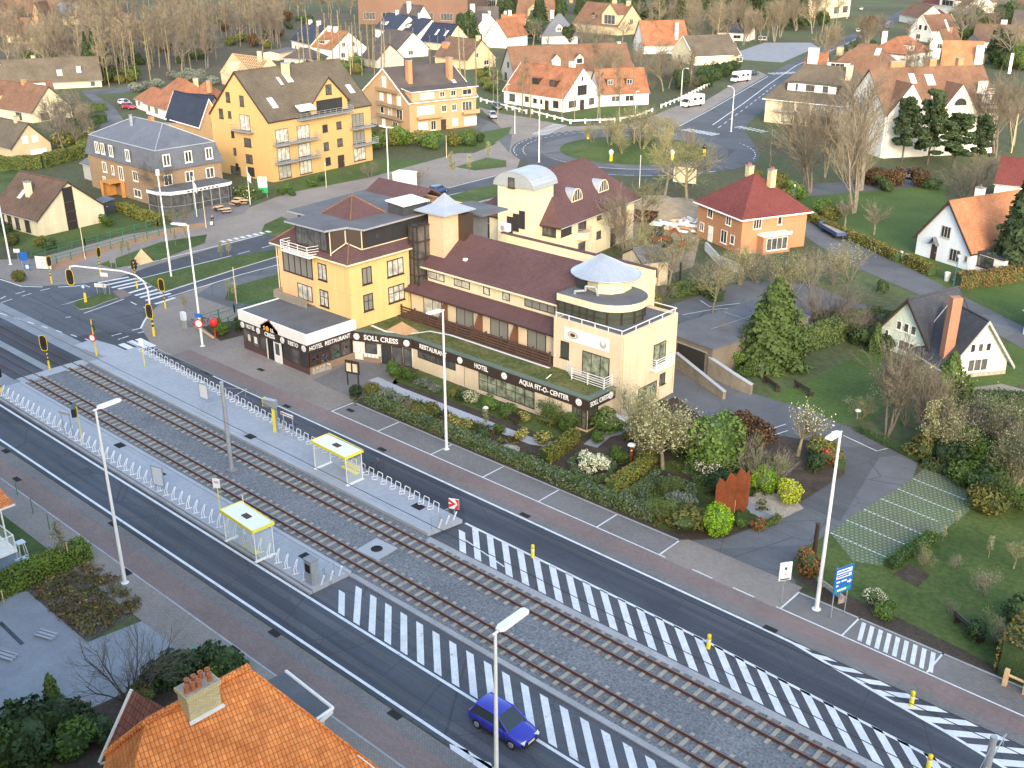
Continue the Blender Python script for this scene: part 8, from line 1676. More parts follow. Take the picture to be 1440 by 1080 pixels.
def conifer_proto(name,H,r,n,size,leaf,seed,trunk=.1,kind='cone'):
 rng=np.random.default_rng(seed);u=rng.random(n)**.75;z=H*(trunk+(1-trunk)*(1-u))if kind=='cone' else None
 if kind=='cone':
  lay=np.floor((z/H)*14+rng.uniform(-.2,.2,n))/14;fr=(z/H*14)%1;rr=r*np.clip(u,.02,1)**(.6 if trunk<.05 else .85)*(.62+.38*(1-fr))*rng.uniform(.55,1.05,n);a=rng.uniform(0,2*math.pi,n);rr*=1+.22*np.sin(a*5+z*2.3)
  P=np.stack([rr*np.cos(a),rr*np.sin(a),z-.12*rr],1);N=np.stack([np.cos(a),np.sin(a),np.full(n,.5)],1);V,F=leaves(P,size,rng,N,1.8)
 else:
  Pl,Nl=[],[];cl=46
  for c in range(cl):
   f=rng.uniform(.25,1.0);a=rng.uniform(0,2*math.pi);rr=r*rng.uniform(.15,1.0)*(1.15-f*.75);c0=np.array([rr*math.cos(a),rr*math.sin(a),H*f]);D=rng.normal(size=(n//cl,3));D/=np.linalg.norm(D,axis=1)[:,None]
   Pl.append(c0+D*np.array([r*.30,r*.30,r*.16])*rng.uniform(.6,1.1,(n//cl,1)));Nl.append(D)
  V,F=leaves(np.concatenate(Pl),size,rng,np.concatenate(Nl),1.8)
 t=thing(name,'x','conifer');obj('foliage',raw_mesh('foliage',V,F,leaf),t)
 g=MB();g.tube((0,0,-.1),(0,0,H*.9),.03*H*.6,.02,8)
 if kind=='pine':
  for i in range(14):a=i*2.4;z_=H*(.3+.045*i);g.tube((0,0,z_),(r*.6*math.cos(a),r*.6*math.sin(a),z_+.4),.05,.02,5)
 g.build('trunk',m_barkd,t);return t
USED=set()
def put(proto,x,y,label,H=None,rz=None,sc=1.0,group=None,z=0.0,sx=None):
 rz=random.uniform(0,6.28)if rz is None else rz
 s=sc if sx is None else(sc*sx,sc*sx,sc)
 if proto.name not in USED:
  USED.add(proto.name);proto.location=(x,y,z);proto.rotation_euler=(0,0,rz);proto.scale=(s,s,s)if not isinstance(s,tuple)else s
  proto['label']=label
  if group:proto['group']=group
  return proto
 o=dup(proto,(x,y,z),rz,label,None,s)
 if group:o['group']=group
 elif 'group' in o:del o['group']
 return o
def putp(proto,px,py,label,**kw):x,y=G(px,py);return put(proto,x,y,label,**kw)
oakA=tree_proto('bare_tree','oak',11,1,m_bark,m_twig,drop=1.5);oakB=tree_proto('bare_tree','oak',12,2,m_barky,m_twigw,drop=1.5);oakC=tree_proto('budding_tree','oak',9,3,m_barky,m_twigg,l_cat,.10,.35,drop=1.3)
oakD=tree_proto('greenish_tree','oak',15,43,m_barky,m_twigg,l_cat,.09,.25,drop=1.8)
tallA=tree_proto('bare_tall_tree','tall',15,4,m_bark,m_twig,drop=2);tallB=tree_proto('bare_tall_tree','tall',17,5,m_barky,m_twigw,drop=2);tallC=tree_proto('bare_tall_tree','tall',14,6,m_bark,m_twigr,drop=2)
brA=tree_proto('broom_tree','broom',15,7,m_bark,m_twigw,spread=.34,drop=1.5);brB=tree_proto('broom_tree','broom',12,8,m_bark,m_twigw,spread=.28,drop=1.3)
lopA=tree_proto('lopped_poplar','lopped',15,9,m_barky,m_twigg);lopB=tree_proto('lopped_poplar','lopped',12,10,m_barky,m_twigw)
polA=tree_proto('pollard_tree','pollard',4.6,11,m_bark,m_twigw,drop=1.6)
shA=tree_proto('bare_shrub','shrub',3.6,12,m_bark,m_twigw,spread=.7);shB=tree_proto('budding_shrub','shrub',3.8,13,m_barky,m_twigg,l_cat,.07,1.2,spread=.6);shW=tree_proto('blossom_shrub','shrub',4.0,14,m_bark,m_twig,l_cat,.06,1.0,spread=.5)
shG=tree_proto('leafing_shrub','shrub',3.6,15,m_barky,m_twigg,l_green,.13,2.0,spread=.55);catT=tree_proto('catkin_tree','pollard',4.6,16,m_barky,m_twigg,l_cat,.10,2.0);whT=tree_proto('blossom_tree','pollard',3.4,17,m_barky,m_twigg,l_white,.065,1.6)
young=tree_proto('young_tree','tall',3.4,18,m_barky,m_twigg,l_cat,.06,.6,drop=.5);shL=tree_proto('bare_shrub','shrub',5.2,19,m_barkd,m_twig,spread=.8)
conA=conifer_proto('conifer',8.5,3.1,9000,.26,l_con,21,.02);conD=conifer_proto('dark_conifer',14,3.4,6000,.45,l_pine,22);pineA=conifer_proto('pine_tree',12,3.0,7000,.34,l_pine,23,kind='pine');conS=conifer_proto('small_conifer',4,1.1,2200,.18,l_con,24,.02)
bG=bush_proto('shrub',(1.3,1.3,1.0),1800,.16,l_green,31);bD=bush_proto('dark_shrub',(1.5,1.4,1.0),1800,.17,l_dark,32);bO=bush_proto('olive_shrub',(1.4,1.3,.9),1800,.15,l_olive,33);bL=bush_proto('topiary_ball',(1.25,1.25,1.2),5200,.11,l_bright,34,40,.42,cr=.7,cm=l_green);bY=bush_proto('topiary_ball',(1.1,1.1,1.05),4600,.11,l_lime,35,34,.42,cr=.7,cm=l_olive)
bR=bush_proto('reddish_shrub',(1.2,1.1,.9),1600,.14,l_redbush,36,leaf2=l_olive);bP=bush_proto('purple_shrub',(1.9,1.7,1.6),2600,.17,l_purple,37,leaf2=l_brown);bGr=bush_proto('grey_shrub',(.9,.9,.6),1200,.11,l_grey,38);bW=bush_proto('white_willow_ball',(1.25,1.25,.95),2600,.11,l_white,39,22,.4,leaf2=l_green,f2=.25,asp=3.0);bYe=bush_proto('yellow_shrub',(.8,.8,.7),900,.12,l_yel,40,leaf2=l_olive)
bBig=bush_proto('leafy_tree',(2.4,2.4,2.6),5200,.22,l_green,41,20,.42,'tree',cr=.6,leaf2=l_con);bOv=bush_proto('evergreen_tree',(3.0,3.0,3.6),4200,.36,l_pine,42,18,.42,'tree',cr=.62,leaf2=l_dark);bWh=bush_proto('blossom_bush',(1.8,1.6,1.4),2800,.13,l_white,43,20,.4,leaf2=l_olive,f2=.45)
def hedge(pts,w,h,label,leaf=l_hedge,size=.13,den=110,name='hedge',loop=False,z=0.05,leaf2=None,f2=.2):
 rng=np.random.default_rng(int(abs(pts[0][0]*13+pts[0][1]*7+len(pts)))%9999);o=np.array([pts[0][0],pts[0][1]]);Q=[np.array(p)-o for p in pts];Vs,Fs,Ms=[],[],[];nb=0
 if loop:Q.append(Q[0])
 t=MB()
 for a,b in zip(Q[:-1],Q[1:]):
  L=np.linalg.norm(b-a);d=(b-a)/L;n=np.array([-d[1],d[0]]);N=int(den*L*(w+2*h));s=rng.uniform(-.05,L+.05,N);c=rng.uniform(0,w+2*h,N)
  v=np.where(c<h,-w/2,np.where(c>h+w,w/2,c-h-w/2));zz=np.where(c<h,c,np.where(c>h+w,2*h+w-c,h));ln=np.sin(s*1.7+L)*.05+np.sin(s*.6)*.05
  no=np.stack([np.where(c<h,-n[0],np.where(c>h+w,n[0],0)),np.where(c<h,-n[1],np.where(c>h+w,n[1],0)),np.where((c>=h)&(c<=h+w),1.0,.15)],1)
  P=np.stack([a[0]+d[0]*s+n[0]*v,a[1]+d[1]*s+n[1]*v,zz+ln*(zz/h)],1)+rng.normal(size=(N,3))*.05
  V,F=leaves(P,size,rng,no);Vs.append(V);Fs.append(F+nb);nb+=len(V);Ms.append((rng.random(len(F))<f2).astype(int)if leaf2 else np.zeros(len(F)))
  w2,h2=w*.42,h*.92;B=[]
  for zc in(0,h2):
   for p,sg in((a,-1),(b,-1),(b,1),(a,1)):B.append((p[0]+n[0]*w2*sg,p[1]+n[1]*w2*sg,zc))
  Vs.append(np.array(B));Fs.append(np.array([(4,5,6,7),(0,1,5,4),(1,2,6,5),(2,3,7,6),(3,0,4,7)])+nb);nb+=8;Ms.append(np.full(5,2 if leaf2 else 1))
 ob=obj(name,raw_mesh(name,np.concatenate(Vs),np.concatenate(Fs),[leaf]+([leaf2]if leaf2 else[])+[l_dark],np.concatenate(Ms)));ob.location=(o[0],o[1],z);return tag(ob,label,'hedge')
hedge([(-69.2,57.0),(-60,57.0),(-50,57.0),(-42,56.95),(-37.5,57.2)],1.1,.85,'long low hedge between the parking bays and the hotel garden',l_hedge,.12,130,leaf2=l_grey,f2=.22)
hedge(GP([(764,652),(785,640),(808,622)]),.9,1.1,'olive green diagonal hedge left of the white willow ball',l_hedgey,.14)
hedge(GP([(858,697),(880,682),(906,664)]),1.0,1.1,'olive green diagonal hedge right of the white willow ball',l_hedgey,.14)
hedge(GP([(876,704),(900,690),(925,672)]),.6,.6,'thin grey green low hedge beside the oval bed',l_hedge,.10,130,leaf2=l_grey)
hedge(GP([(803,655),(812,672),(835,680),(856,676),(862,660),(850,648),(815,645)]),.45,.45,'low clipped ring hedge around the white willow ball',l_hedge,.08,200,loop=True,leaf2=l_grey)
el=[(937+32*math.cos(a)*1.05,702+19*math.sin(a))for a in[2*math.pi*i/18 for i in range(18)]]
hedge(GP(el),.9,.6,'low clipped oval hedge ring around the grey plants',l_hedge,.10,150,loop=True,leaf2=l_grey)
hedge(GP([(962,672),(990,682),(1012,692)]),.7,.6,'low hedge behind the curving garden path',l_hedge,.1)
hedge(GP([(1060,745),(1085,738),(1095,732)]),.5,.45,'low hedge edging by the gravel bed',l_olive,.09)
hedge(GP([(1045,485),(1085,500),(1112,496),(1165,482),(1212,462)]),1.8,2.2,'tall clipped hedge behind the chalet lawn',l_hedge,.17,60)
hedge(GP([(1120,300),(1160,322),(1230,352),(1262,368)]),1.1,1.2,'brownish hedge along the right lane beside the big lawn',l_hedgey,.17,45,leaf2=l_brown,f2=.4)
hedge(GP([(1275,370),(1310,388)]),1.3,1.2,'olive hedge in front of the white cottage lawn',l_hedgey,.17,50,leaf2=l_brown,f2=.3)
hedge(GP([(1345,405),(1400,400),(1440,392)]),1.4,1.8,'brown hedge to the right of the white cottage',l_brown,.17,50,leaf2=l_olive)
hedge(GP([(0,240),(60,236),(118,220),(122,205)]),1.8,2.2,'long green hedge behind the bungalow',l_hedgey,.2,45,leaf2=l_hedge,f2=.5)
hedge(GP([(170,296),(200,308),(232,316)]),1.6,1.2,'clipped hedge between the bungalow garden and the cafe',l_hedgey,.2,40,leaf2=l_brown)
hedge(GP([(80,160),(120,158),(150,155)]),1.5,1.6,'dark hedge row in front of the white wing at the left',l_hedge,.25,22)
hedge(GP([(98,178),(150,172)]),1.5,1.6,'dark hedge row beyond the left gardens',l_dark,.25,22)
hedge(GP([(335,273),(365,280)]),1.5,1.3,'dark green hedge under the ochre block by the advertising board',l_hedge,.2,40,leaf2=l_white,f2=.06)
hedge(GP([(-10,842),(60,808),(124,782)]),1.5,1.2,'bright green clipped hedge at the lower left garden',leafm('leaf_hedge_bright',(.11,.17,.025),(.16,.22,.04),.1),.12,120)
hedge(GP([(940,418),(985,410),(1010,425)]),1.4,1.3,'dark hedge beside the path to the brick house',l_hedge,.18,45)
hedge(GP([(1172,640),(1180,660)]),.8,.8,'short low hedge at the driveway bend',l_hedge,.12)
hedge(GP([(1250,800),(1275,782),(1310,758)]),.8,.55,'low green hedge edging the raised bed in the right lawn',l_green,.1,120)
hedge(GP([(1205,606),(1265,636),(1292,650)]),.5,.45,'low dark edging along the driveway flower beds',l_dark,.1,90)
hedge(GP([(1300,655),(1345,672),(1386,697),(1440,715)]),1.0,.7,'dark edging planting behind the grass car park',l_dark,.15,60,leaf2=l_brown)
hedge(GP([(1425,958),(1442,930),(1460,915)]),2.2,2.4,'tall brownish green hedge at the right edge by the timber fence',l_olive,.16,60,leaf2=l_brown,f2=.4)
hedge(GP([(1440,578),(1400,572),(1350,580)]),1.4,1.5,'dark hedge below the chalet at the right',l_dark,.17,60)
putp(bW,833,665,'round white flowering willow ball inside a clipped ring hedge',z=.1)
putp(bL,1006,752,'large bright green topiary ball at the garden tip',sc=1.05);putp(bL,1074,692,'bright green topiary ball right of the rusted sculpture',sc=.95);putp(bY,1108,706,'yellow green topiary ball at the gravel bed')
putp(bO,962,744,'broad olive shrub left of the large topiary ball',sc=.95,sx=1.4);putp(shG,930,735,'leafy grey green shrub in front of the oval hedge',sc=.5);putp(bGr,950,706,'silvery low shrub inside the oval hedge, left',sc=.9);putp(bGr,963,712,'silvery low shrub inside the oval hedge, right',sc=1.0);putp(shG,942,700,'upright leafy plant inside the oval hedge',sc=.4)
putp(catT,932,662,'pale catkin tree on a single trunk behind the terrace bench',sc=1.25);putp(catT,965,660,'second pale catkin tree right of the first',sc=1.2);putp(shB,910,640,'tall pale budding shrub left of the catkin trees',sc=1.55);putp(shB,900,632,'thin budding shrub nearest the hotel end wall',sc=1.25)
putp(bBig,1004,660,'dense bright green leafy tree in the middle of the garden',sc=1.12);putp(bG,985,668,'green shrub under the leafy tree',sc=.9);putp(bWh,1000,672,'shrub with white flowers below the leafy tree',sc=.8)
putp(bG,1015,640,'light green shrub behind the leafy tree',sc=1.3);putp(bD,950,632,'dark shrub between the hotel end and the leafy tree',sc=1.2);putp(bO,975,625,'olive shrub behind the catkin trees',sc=1.2);putp(bG,930,622,'green shrub by the hotel side drive',sc=1.1);putp(bO,905,655,'low olive shrub at the terrace',sc=.8);putp(bG,1060,668,'green shrub behind the steel sculpture',sc=1.0);putp(bD,1010,690,'dark blue green shrub by the curving path',sc=1.0);putp(bG,870,650,'green low plants right of the white willow ball',sc=.7)
putp(bP,1040,622,'dark purple brown shrub behind the leafy tree',sc=1.0);putp(bP,1062,632,'dark purple brown shrub nearest the back drive',sc=.9);putp(shA,1068,690,'bare spreading shrub with pale branches right of the sculpture',sc=1.15);putp(bO,1035,690,'brown olive conifer like shrub behind the sculpture',sc=.8);putp(bG,1090,672,'light green shrub right of the bare spreading shrub',sc=.9)
putp(whT,1122,642,'white blossoming tree at the drive',sc=1.45);putp(bO,1150,642,'olive shrub right of the white blossoming tree',sc=1.05);putp(bR,1165,652,'reddish shrub by the red lantern',sc=.9);putp(bD,1145,660,'dark shrub beneath the red lantern',sc=.8)
putp(bG,855,606,'rounded bright green shrub at the hotel corner',sc=.95,sx=1.35);putp(bO,885,618,'small olive shrub on the terrace edge',sc=.6);putp(bG,840,622,'low green shrub by the curved path',sc=.5)
putp(bG,556,530,'fresh lime green shrub at the start of the garden path',sc=.8);putp(bG,575,534,'green shrub second along the garden path',sc=.65);putp(bGr,596,545,'grey lavender shrub along the path',sc=.9);putp(bGr,612,552,'grey lavender shrub next along the path',sc=.8);putp(bO,640,556,'olive shrub by the tall lamp post',sc=.6);putp(bD,650,562,'dark rounded shrub just right of the lamp post',sc=.55);putp(bWh,662,566,'pale flowering shrub under the hotel window',sc=.5);putp(bG,690,576,'green rounded shrub under the long hotel window',sc=.7);putp(bG,715,588,'low green shrub with white flowers near the lawn lamp',sc=.7);putp(bYe,738,592,'small yellowish shrub below the sign lettering',sc=.7)
putp(bO,770,598,'tangled olive shrub against the hotel wall',sc=.8);putp(shG,772,600,'leafing shrub against the hotel wall',sc=.6);putp(bBig,800,607,'brown green rounded shrub near the corner window',sc=.42);putp(bYe,762,625,'pale yellow flowering shrub beside the path end',sc=1.0);putp(bYe,732,618,'small yellow green tree shrub in the flower bed',sc=.8);putp(young,683,606,'slender young tree in the flower bed',sc=.7);putp(bG,700,610,'low green ground plants in the flower bed',sc=.5)
putp(bO,526,555,'rounded olive shrub by the menu board',sc=.7);putp(bD,500,558,'dark shrub at the hedge end by the menu board',sc=.65);putp(bGr,545,560,'grey low shrub in the bed behind the hedge',sc=.9);putp(bGr,560,566,'grey low shrub right of it in the bed',sc=.8);putp(polA,577,585,'small dark round headed tree in the bed',sc=.4);putp(bO,592,590,'olive shrub in the middle of the bed',sc=.8);putp(bO,610,588,'second olive shrub in the middle of the bed',sc=.8);putp(bYe,640,600,'straw coloured grassy clump in the bed',sc=.9);putp(bYe,655,606,'second straw coloured grassy clump in the bed',sc=.8);putp(bD,680,616,'dark low shrub behind the hedge',sc=.5)
putp(bR,1065,744,'reddish low shrub by the drive corner',sc=.55);putp(bG,1040,742,'small green ball shrub by the drive corner',sc=.4);putp(bR,1135,805,'orange red shrub on the lawn by the notice panel',sc=1.0);putp(bG,1245,870,'small green shrub in the soil bed',sc=.6);putp(bWh,1228,850,'small white flowering shrub in the soil bed',sc=.45);putp(bG,310,470,'low green shrub beside the restaurant pavilion',sc=.9);putp(bD,338,462,'dark shrub against the pavilion side',sc=.7)
for px,py,s,lb in((600,560,.5,'a'),):pass
putp(conA,1085,512,'large dense green conifer above the garage ramp',sc=1.05,sx=1.25);putp(shA,1030,500,'bare orange budded shrub at the ramp wall',sc=1.1);putp(bR,1015,500,'red flowering shrub above the ramp wall',sc=.8);putp(bG,1050,530,'green shrub at the end of the ramp wall',sc=.8);putp(bGr,1068,525,'pale shrub beside the ramp planting',sc=1.0);putp(bG,1035,515,'green shrub halfway down the ramp wall',sc=.9)
putp(shL,1160,470,'broad bare shrub on the rear car park edge',sc=1.25);putp(shA,1200,480,'thin bare shrub near the black flat box',sc=1.0);putp(bD,1240,412,'narrow dark ivy covered post shrub beside the lane',sc=.9,sx=.6);putp(bD,1245,470,'dark shrub mass left of the chalet roof',sc=1.5);putp(bD,1215,485,'dark shrub by the chalet hedge',sc=1.2)
for i,(px,py)in enumerate(((1018,405),(1040,402),(1062,398),(1090,410),(1115,415),(1140,405),(1170,400),(1195,395),(1005,418))):putp((shW,shB,shA)[i%3],px,py,'pale blossoming shrub in the thicket below the square brick house',sc=1.05+.12*(i%3),group='blossom thicket below the brick house')
putp(oakC,1002,440,'slender bare tree with crooked trunk at the plot path',sc=.7)
putp(brB,1248,612,'multi stemmed budding tree in front of the chalet',sc=.78);putp(shB,1275,600,'budding shrub left of the chalet conifer',sc=1.5);putp(conA,1328,585,'upright green conifer in front of the chalet',sc=.72);putp(conS,1350,600,'smaller green conifer beside the chalet conifer',sc=1.2);putp(bBig,1375,610,'green leafy bush below the chalet patio',sc=.7);putp(brB,1305,640,'broad bare tree below the chalet',sc=.6);putp(shB,1210,590,'small budding shrub by the white bowl lamp',sc=.6);putp(conS,1230,495,'slim yellowish conifer left of the chalet gable',sc=.8)
putp(young,1303,648,'young birch with white trunk beside the drive',sc=1.7);putp(shW,1340,640,'pale blossoming bush right of the birch',sc=1.2);putp(shW,1400,632,'pale blossoming bush at the right edge',sc=1.2);putp(bG,1370,650,'bright green bush between the blossoming bushes',sc=1.5);putp(bD,1330,655,'dark bush mass at the lawn corner',sc=1.3);putp(bD,1400,660,'dark bush under the right trees',sc=1.4)
putp(oakB,1415,712,'large bare tree at the right edge above the lawn',sc=.78);putp(bO,1390,720,'olive thicket under the large bare tree',sc=1.2);putp(shG,1410,720,'green sprouting shrub under the large bare tree',sc=.7)
for i,(px,py,p,s,lb)in enumerate(((1325,762,young,.7,'young staked tree nearest the grass car park'),(1345,740,young,.65,'young tree at the edge of the grass car park'),(1390,785,young,.9,'young tree in the middle of the right lawn'),(1340,800,shW,.4,'small white blossoming sapling in the right lawn'),(1385,840,shW,.75,'larger white blossoming sapling in the right lawn'),(1425,800,oakC,.45,'small budding tree at the right edge of the lawn'),(1335,862,shW,.35,'small white flowering sapling near the lower bench'),(1300,800,shB,.65,'budding shrub in the raised bed'),(1400,905,shB,.8,'budding shrub right of the lower bench'),(1370,895,bD,1.0,'dark bramble heap at the lower bench'),(1430,870,bD,1.3,'dark bush mass at the lower right edge'))):putp(p,px,py,lb,sc=s*.62)
sheet('raised_bed',GP([(1255,808),(1280,795),(1308,810),(1290,826)]),.05,m_soil)
putp(brA,1212,268,'huge bare broom shaped tree with several stems right of the roundabout',sc=1.25);putp(brA,1202,300,'bare broom shaped tree slightly nearer than the huge one',sc=1.0);putp(brB,1140,272,'bare twin stemmed tree left of the huge broom tree',sc=1.25);putp(oakA,1082,235,'bare tree standing at the roundabout edge',sc=.75);putp(oakA,1128,268,'bare tree beside the twin stemmed tree',sc=.9);putp(brB,1160,250,'bare tree in front of the grey roofed flats',sc=1.1);putp(oakA,1185,215,'bare tree close to the grey roofed flats, right',sc=1.1);putp(oakB,1110,205,'bare tree close to the grey roofed flats, left',sc=.9)
putp(polA,1229,330,'small round headed pollard on the big lawn',sc=1.05);putp(polA,1188,318,'small pollard beside the lane hedge',sc=.95);putp(shL,1355,280,'wide rounded bare bush behind the white cottage',sc=1.3);putp(shA,1380,262,'bare bush right of the pines',sc=1.6)
putp(pineA,1268,228,'dark pine tree before the first white gable',sc=.95);putp(pineA,1304,232,'tall dark pine tree between the white gables',sc=1.1);putp(pineA,1340,236,'broad dark pine tree before the second white gable',sc=.8,sx=1.5);putp(pineA,1375,235,'dark pine tree at the right end of the white flats',sc=.75)
putp(brB,1400,222,'bare tree right of the white gabled flats',sc=1.2);putp(brB,1425,205,'bare tree at the right edge beyond the pines',sc=1.1);putp(conD,1425,385,'tall dark conifer at the right edge beside the white cottage',sc=1.0);putp(bOv,1425,272,'dark evergreen at the right edge behind the cottage roof',sc=.9);putp(conD,1448,340,'dark conifer behind the one at the right edge',sc=.9)
for i,(px,py,s)in enumerate(((1100,285,1.3),(1118,280,1.5),(1098,268,1.1),(1155,302,1.2),(1170,310,1.3))):putp(bG if i%2 else bO,px,py,'evergreen shrub along the lane by the big lawn',sc=s,group='shrubs along the lane by the big lawn')
for i,(px,py)in enumerate(((1230,262),(1245,268),(1262,262),(1210,258),(1290,262),(1310,266))):putp(bD if i%2 else bP,px,py,'dark shrub in the border under the pines',sc=1.1,group='dark border under the pines')
putp(oakD,966,290,'spreading greenish tree at the roundabout edge of the plot',sc=1.0);putp(oakD,905,330,'leaning greenish tree beside the villa',sc=.72);putp(oakD,935,275,'second spreading greenish tree at the roundabout edge',sc=.8);putp(oakC,940,408,'greenish bare tree behind the hotel drum',sc=.95);putp(brB,880,360,'bare tree against the villa side',sc=.7)
for i,(px,py,s)in enumerate(((870,350,.9),(890,372,1.0),(905,390,1.0),(922,402,1.1),(865,330,.9),(912,350,1.0),(950,395,1.0))):putp(shB if i%2 else shA,px,py,'tangled brush between the villa and the hotel',sc=s,group='tangled brush behind the hotel')
putp(bO,912,432,'reddish brown bush behind the hotel roof terrace',sc=1.2);putp(shA,925,430,'reddish bare shrub behind the hotel roof terrace',sc=.9);putp(shW,925,545,'pale shrub in the ramp corner beside the hotel',sc=.8);putp(young,872,590,'small bare tree against the hotel end wall',sc=.95)
for i,(dx,dy,p,s)in enumerate(((0,0,oakC,.75),(4,-3,shB,1.0),(-3,-4,shB,1.1),(6,3,oakC,.6),(-6,1,shA,1.0),(2,6,shA,1.1),(8,-2,shB,.9),(-2,3,shL,.9),(3,-8,shB,.8),(9,5,shA,.8),(-8,-3,shB,.7))):put(p,RC[0]+dx,RC[1]+dy,'bare budding bush in the planted middle of the roundabout',sc=s*1.35,z=.9,group='bushes on the roundabout')
putp(oakA,236,290,'bare tree in front of the mansard building',sc=.85);putp(shA,255,320,'bare shrub by the railing and the cafe',sc=.9)
putp(oakA,110,175,'wide bare tree among the left hedges',sc=.8);putp(oakB,130,190,'bare budding tree beside the grey mansard roof',sc=.6);putp(oakA,92,182,'bare tree at the left hedges',sc=.7);putp(bYe,90,208,'yellow flowering bush at the left garden',sc=2.4);putp(bYe,128,195,'yellow flowering bush beside the slate roof',sc=1.8);putp(bO,105,205,'olive bush right of the yellow bush',sc=2.0);putp(bYe,57,118,'bright yellow green conifer like bush behind the grey roof',sc=3.2)
for i,(px,py,p,s)in enumerate(((30,395,bO,.8),(20,345,bO,1.0),(10,330,bD,.9),(60,345,bO,.8),(150,318,bG,.9),(70,350,bD,.7))):putp(p,px,py,'low shrub in the bungalow garden',sc=s,group='low shrubs in the bungalow garden')
for i,(px,py)in enumerate(((172,362),(182,362),(206,352),(247,345),(262,340),(312,365),(322,362),(330,424),(322,420),(262,440))):putp(young,px,py,'thin young staked tree on the grass verges of the cross street',sc=.75,group='young street trees of the cross street')
for i,(px,py,s)in enumerate(((440,262,.8),(452,255,.6),(395,275,.7),(410,275,.6),(405,268,.6))):putp(bD if i%2 else bG,px,py,'low evergreen bush on the lawn of the ochre block',sc=s,group='bushes on the ochre block lawn')
for i,(px,py,s)in enumerate(((525,210,1.8),(545,205,2.0),(565,205,2.0),(590,205,1.8),(610,210,1.7),(635,205,1.6),(660,205,1.5),(520,200,1.8))):putp(bO if i%2 else bG,px,py,'broad hedge bush in front of the tan brick block',sc=s,group='hedge bushes before the tan block')
putp(shA,590,262,'bare shrub beside the white kiosk',sc=.9);putp(shA,560,268,'bare shrub left of the white kiosk',sc=.9);putp(shA,520,250,'bare shrub at the kerb of the ochre block lawn',sc=.8);putp(young,686,228,'thin street tree near the side street',sc=1.2);putp(young,637,255,'thin dark tree near the blue car',sc=1.6);putp(young,660,248,'thin street tree on the small green',sc=1.2)
for i,(px,py)in enumerate(((645,200),(660,206),(675,200))):putp(bD,px,py,'low dark shrub at the side street corner',sc=1.0,group='low shrubs at the side street corner')
for i,(px,py,s)in enumerate(((734,160,.95),(746,166,.9),(790,166,.85),(808,168,.9),(840,170,1.0),(844,170,.9),(871,166,.95),(891,162,.95),(694,145,.85))):putp((tallB,lopA,tallA)[i%3]if i not in(2,3)else lopB,px,py,'tall slender bare poplar along the fence of the corner house',sc=s*.85,group='poplars along the corner house fence')
putp(lopB,700,172,'crooked lopped poplar with side arms by the parked silver car',sc=.95)
rr_=random.Random(3)
for i in range(24):px,py=rr_.uniform(420,545),rr_.uniform(84,108);putp(lopA if i%2 else lopB,px,py,'lopped bare poplar behind the ochre and tan blocks',sc=rr_.uniform(.9,1.3),group='lopped poplars behind the ochre block')
for i in range(10):px,py=rr_.uniform(545,660),rr_.uniform(78,100);putp(lopB,px,py,'short lopped poplar behind the tan block',sc=rr_.uniform(.6,.9),group='lopped poplars behind the tan block')
for i,(px,py,s)in enumerate(((648,130,1.3),(655,125,1.2),(670,140,1.2),(690,120,1.1))):putp(lopA,px,py,'lopped poplar right of the tan block',sc=s*.9,group='lopped poplars right of the tan block')
def inpoly(x,y,P):
 c=False
 for i in range(len(P)):
  (a,b),(d,e)=P[i],P[i-1]
  if(b>y)!=(e>y)and x<(d-a)*(y-b)/(e-b+1e-9)+a:c=not c
 return c
def scatter(poly,n,protos,label,group,seed,smin=.8,smax=1.2,avoid=(),mind=3.0):
 r=random.Random(seed);xs=[p[0]for p in poly];ys=[p[1]for p in poly];got=[];tries=0
 while len(got)<n and tries<n*40:
  tries+=1;px,py=r.uniform(min(xs),max(xs)),r.uniform(min(ys),max(ys))
  if not inpoly(px,py,poly)or any(a[0]<px<a[2]and a[1]<py<a[3]for a in avoid):continue
  x,y=G(px,py)
  if any((x-a)**2+(y-b)**2<mind**2 for a,b in got):continue
  got.append((x,y));put(r.choice(protos),x,y,label,sc=r.uniform(smin,smax),group=group)
AV=[(190,100,300,172),(305,70,345,130),(395,60,512,100),(32,48,72,70),(180,40,210,62),(40,28,100,42)]
scatter([(98,112),(150,124),(190,112),(300,108),(312,85),(400,72),(410,30),(300,22),(180,30),(100,60)],190,[tallA,tallB,tallC,tallA,oakA],'bare grey brown tree in the wood at the upper left','bare trees of the upper left wood',11,.75,1.15,AV)
scatter([(0,95),(60,105),(100,112),(110,60),(180,30),(300,22),(420,28),(500,25),(500,6),(0,6)],150,[tallC,oakA,tallA,oakB],'bare tree far back in the upper left wood','far bare trees of the upper left wood',12,.8,1.15,AV,5)
for px,py in((137,112),(128,118),(150,112)):putp(conD,px,py,'tall dark ivy covered tree at the edge of the upper left wood',sc=1.0,sx=.7,group='dark ivy trees of the upper left wood')
for px,py in((145,118),(168,118),(178,116),(192,114),(212,114),(240,110)):putp(lopB,px,py,'pale lopped trunk standing at the wood edge',sc=1.15,group='pale trunks at the wood edge')
scatter([(100,122),(170,118),(300,112),(300,104),(150,106),(96,112)],40,[bD,bO,bG],'undergrowth bush at the foot of the upper left wood','undergrowth of the upper left wood',13,1.0,1.8,AV)
for i,(px,py)in enumerate(((245,112),(258,114),(272,115),(286,118),(300,120),(265,108),(282,110),(205,128),(192,130),(222,124))):putp(bGr,px,py,'pale grey flowering bush along the wood lane',sc=2.4,group='pale bushes along the wood lane')
for i,(px,py,s)in enumerate(((70,82,1.0),(85,78,.9),(60,86,.8),(40,92,.9),(90,88,.9))):putp(bBig if i%2 else brB,px,py,'light green willow like tree at the upper left',sc=s*1.2,group='light green trees at the upper left')
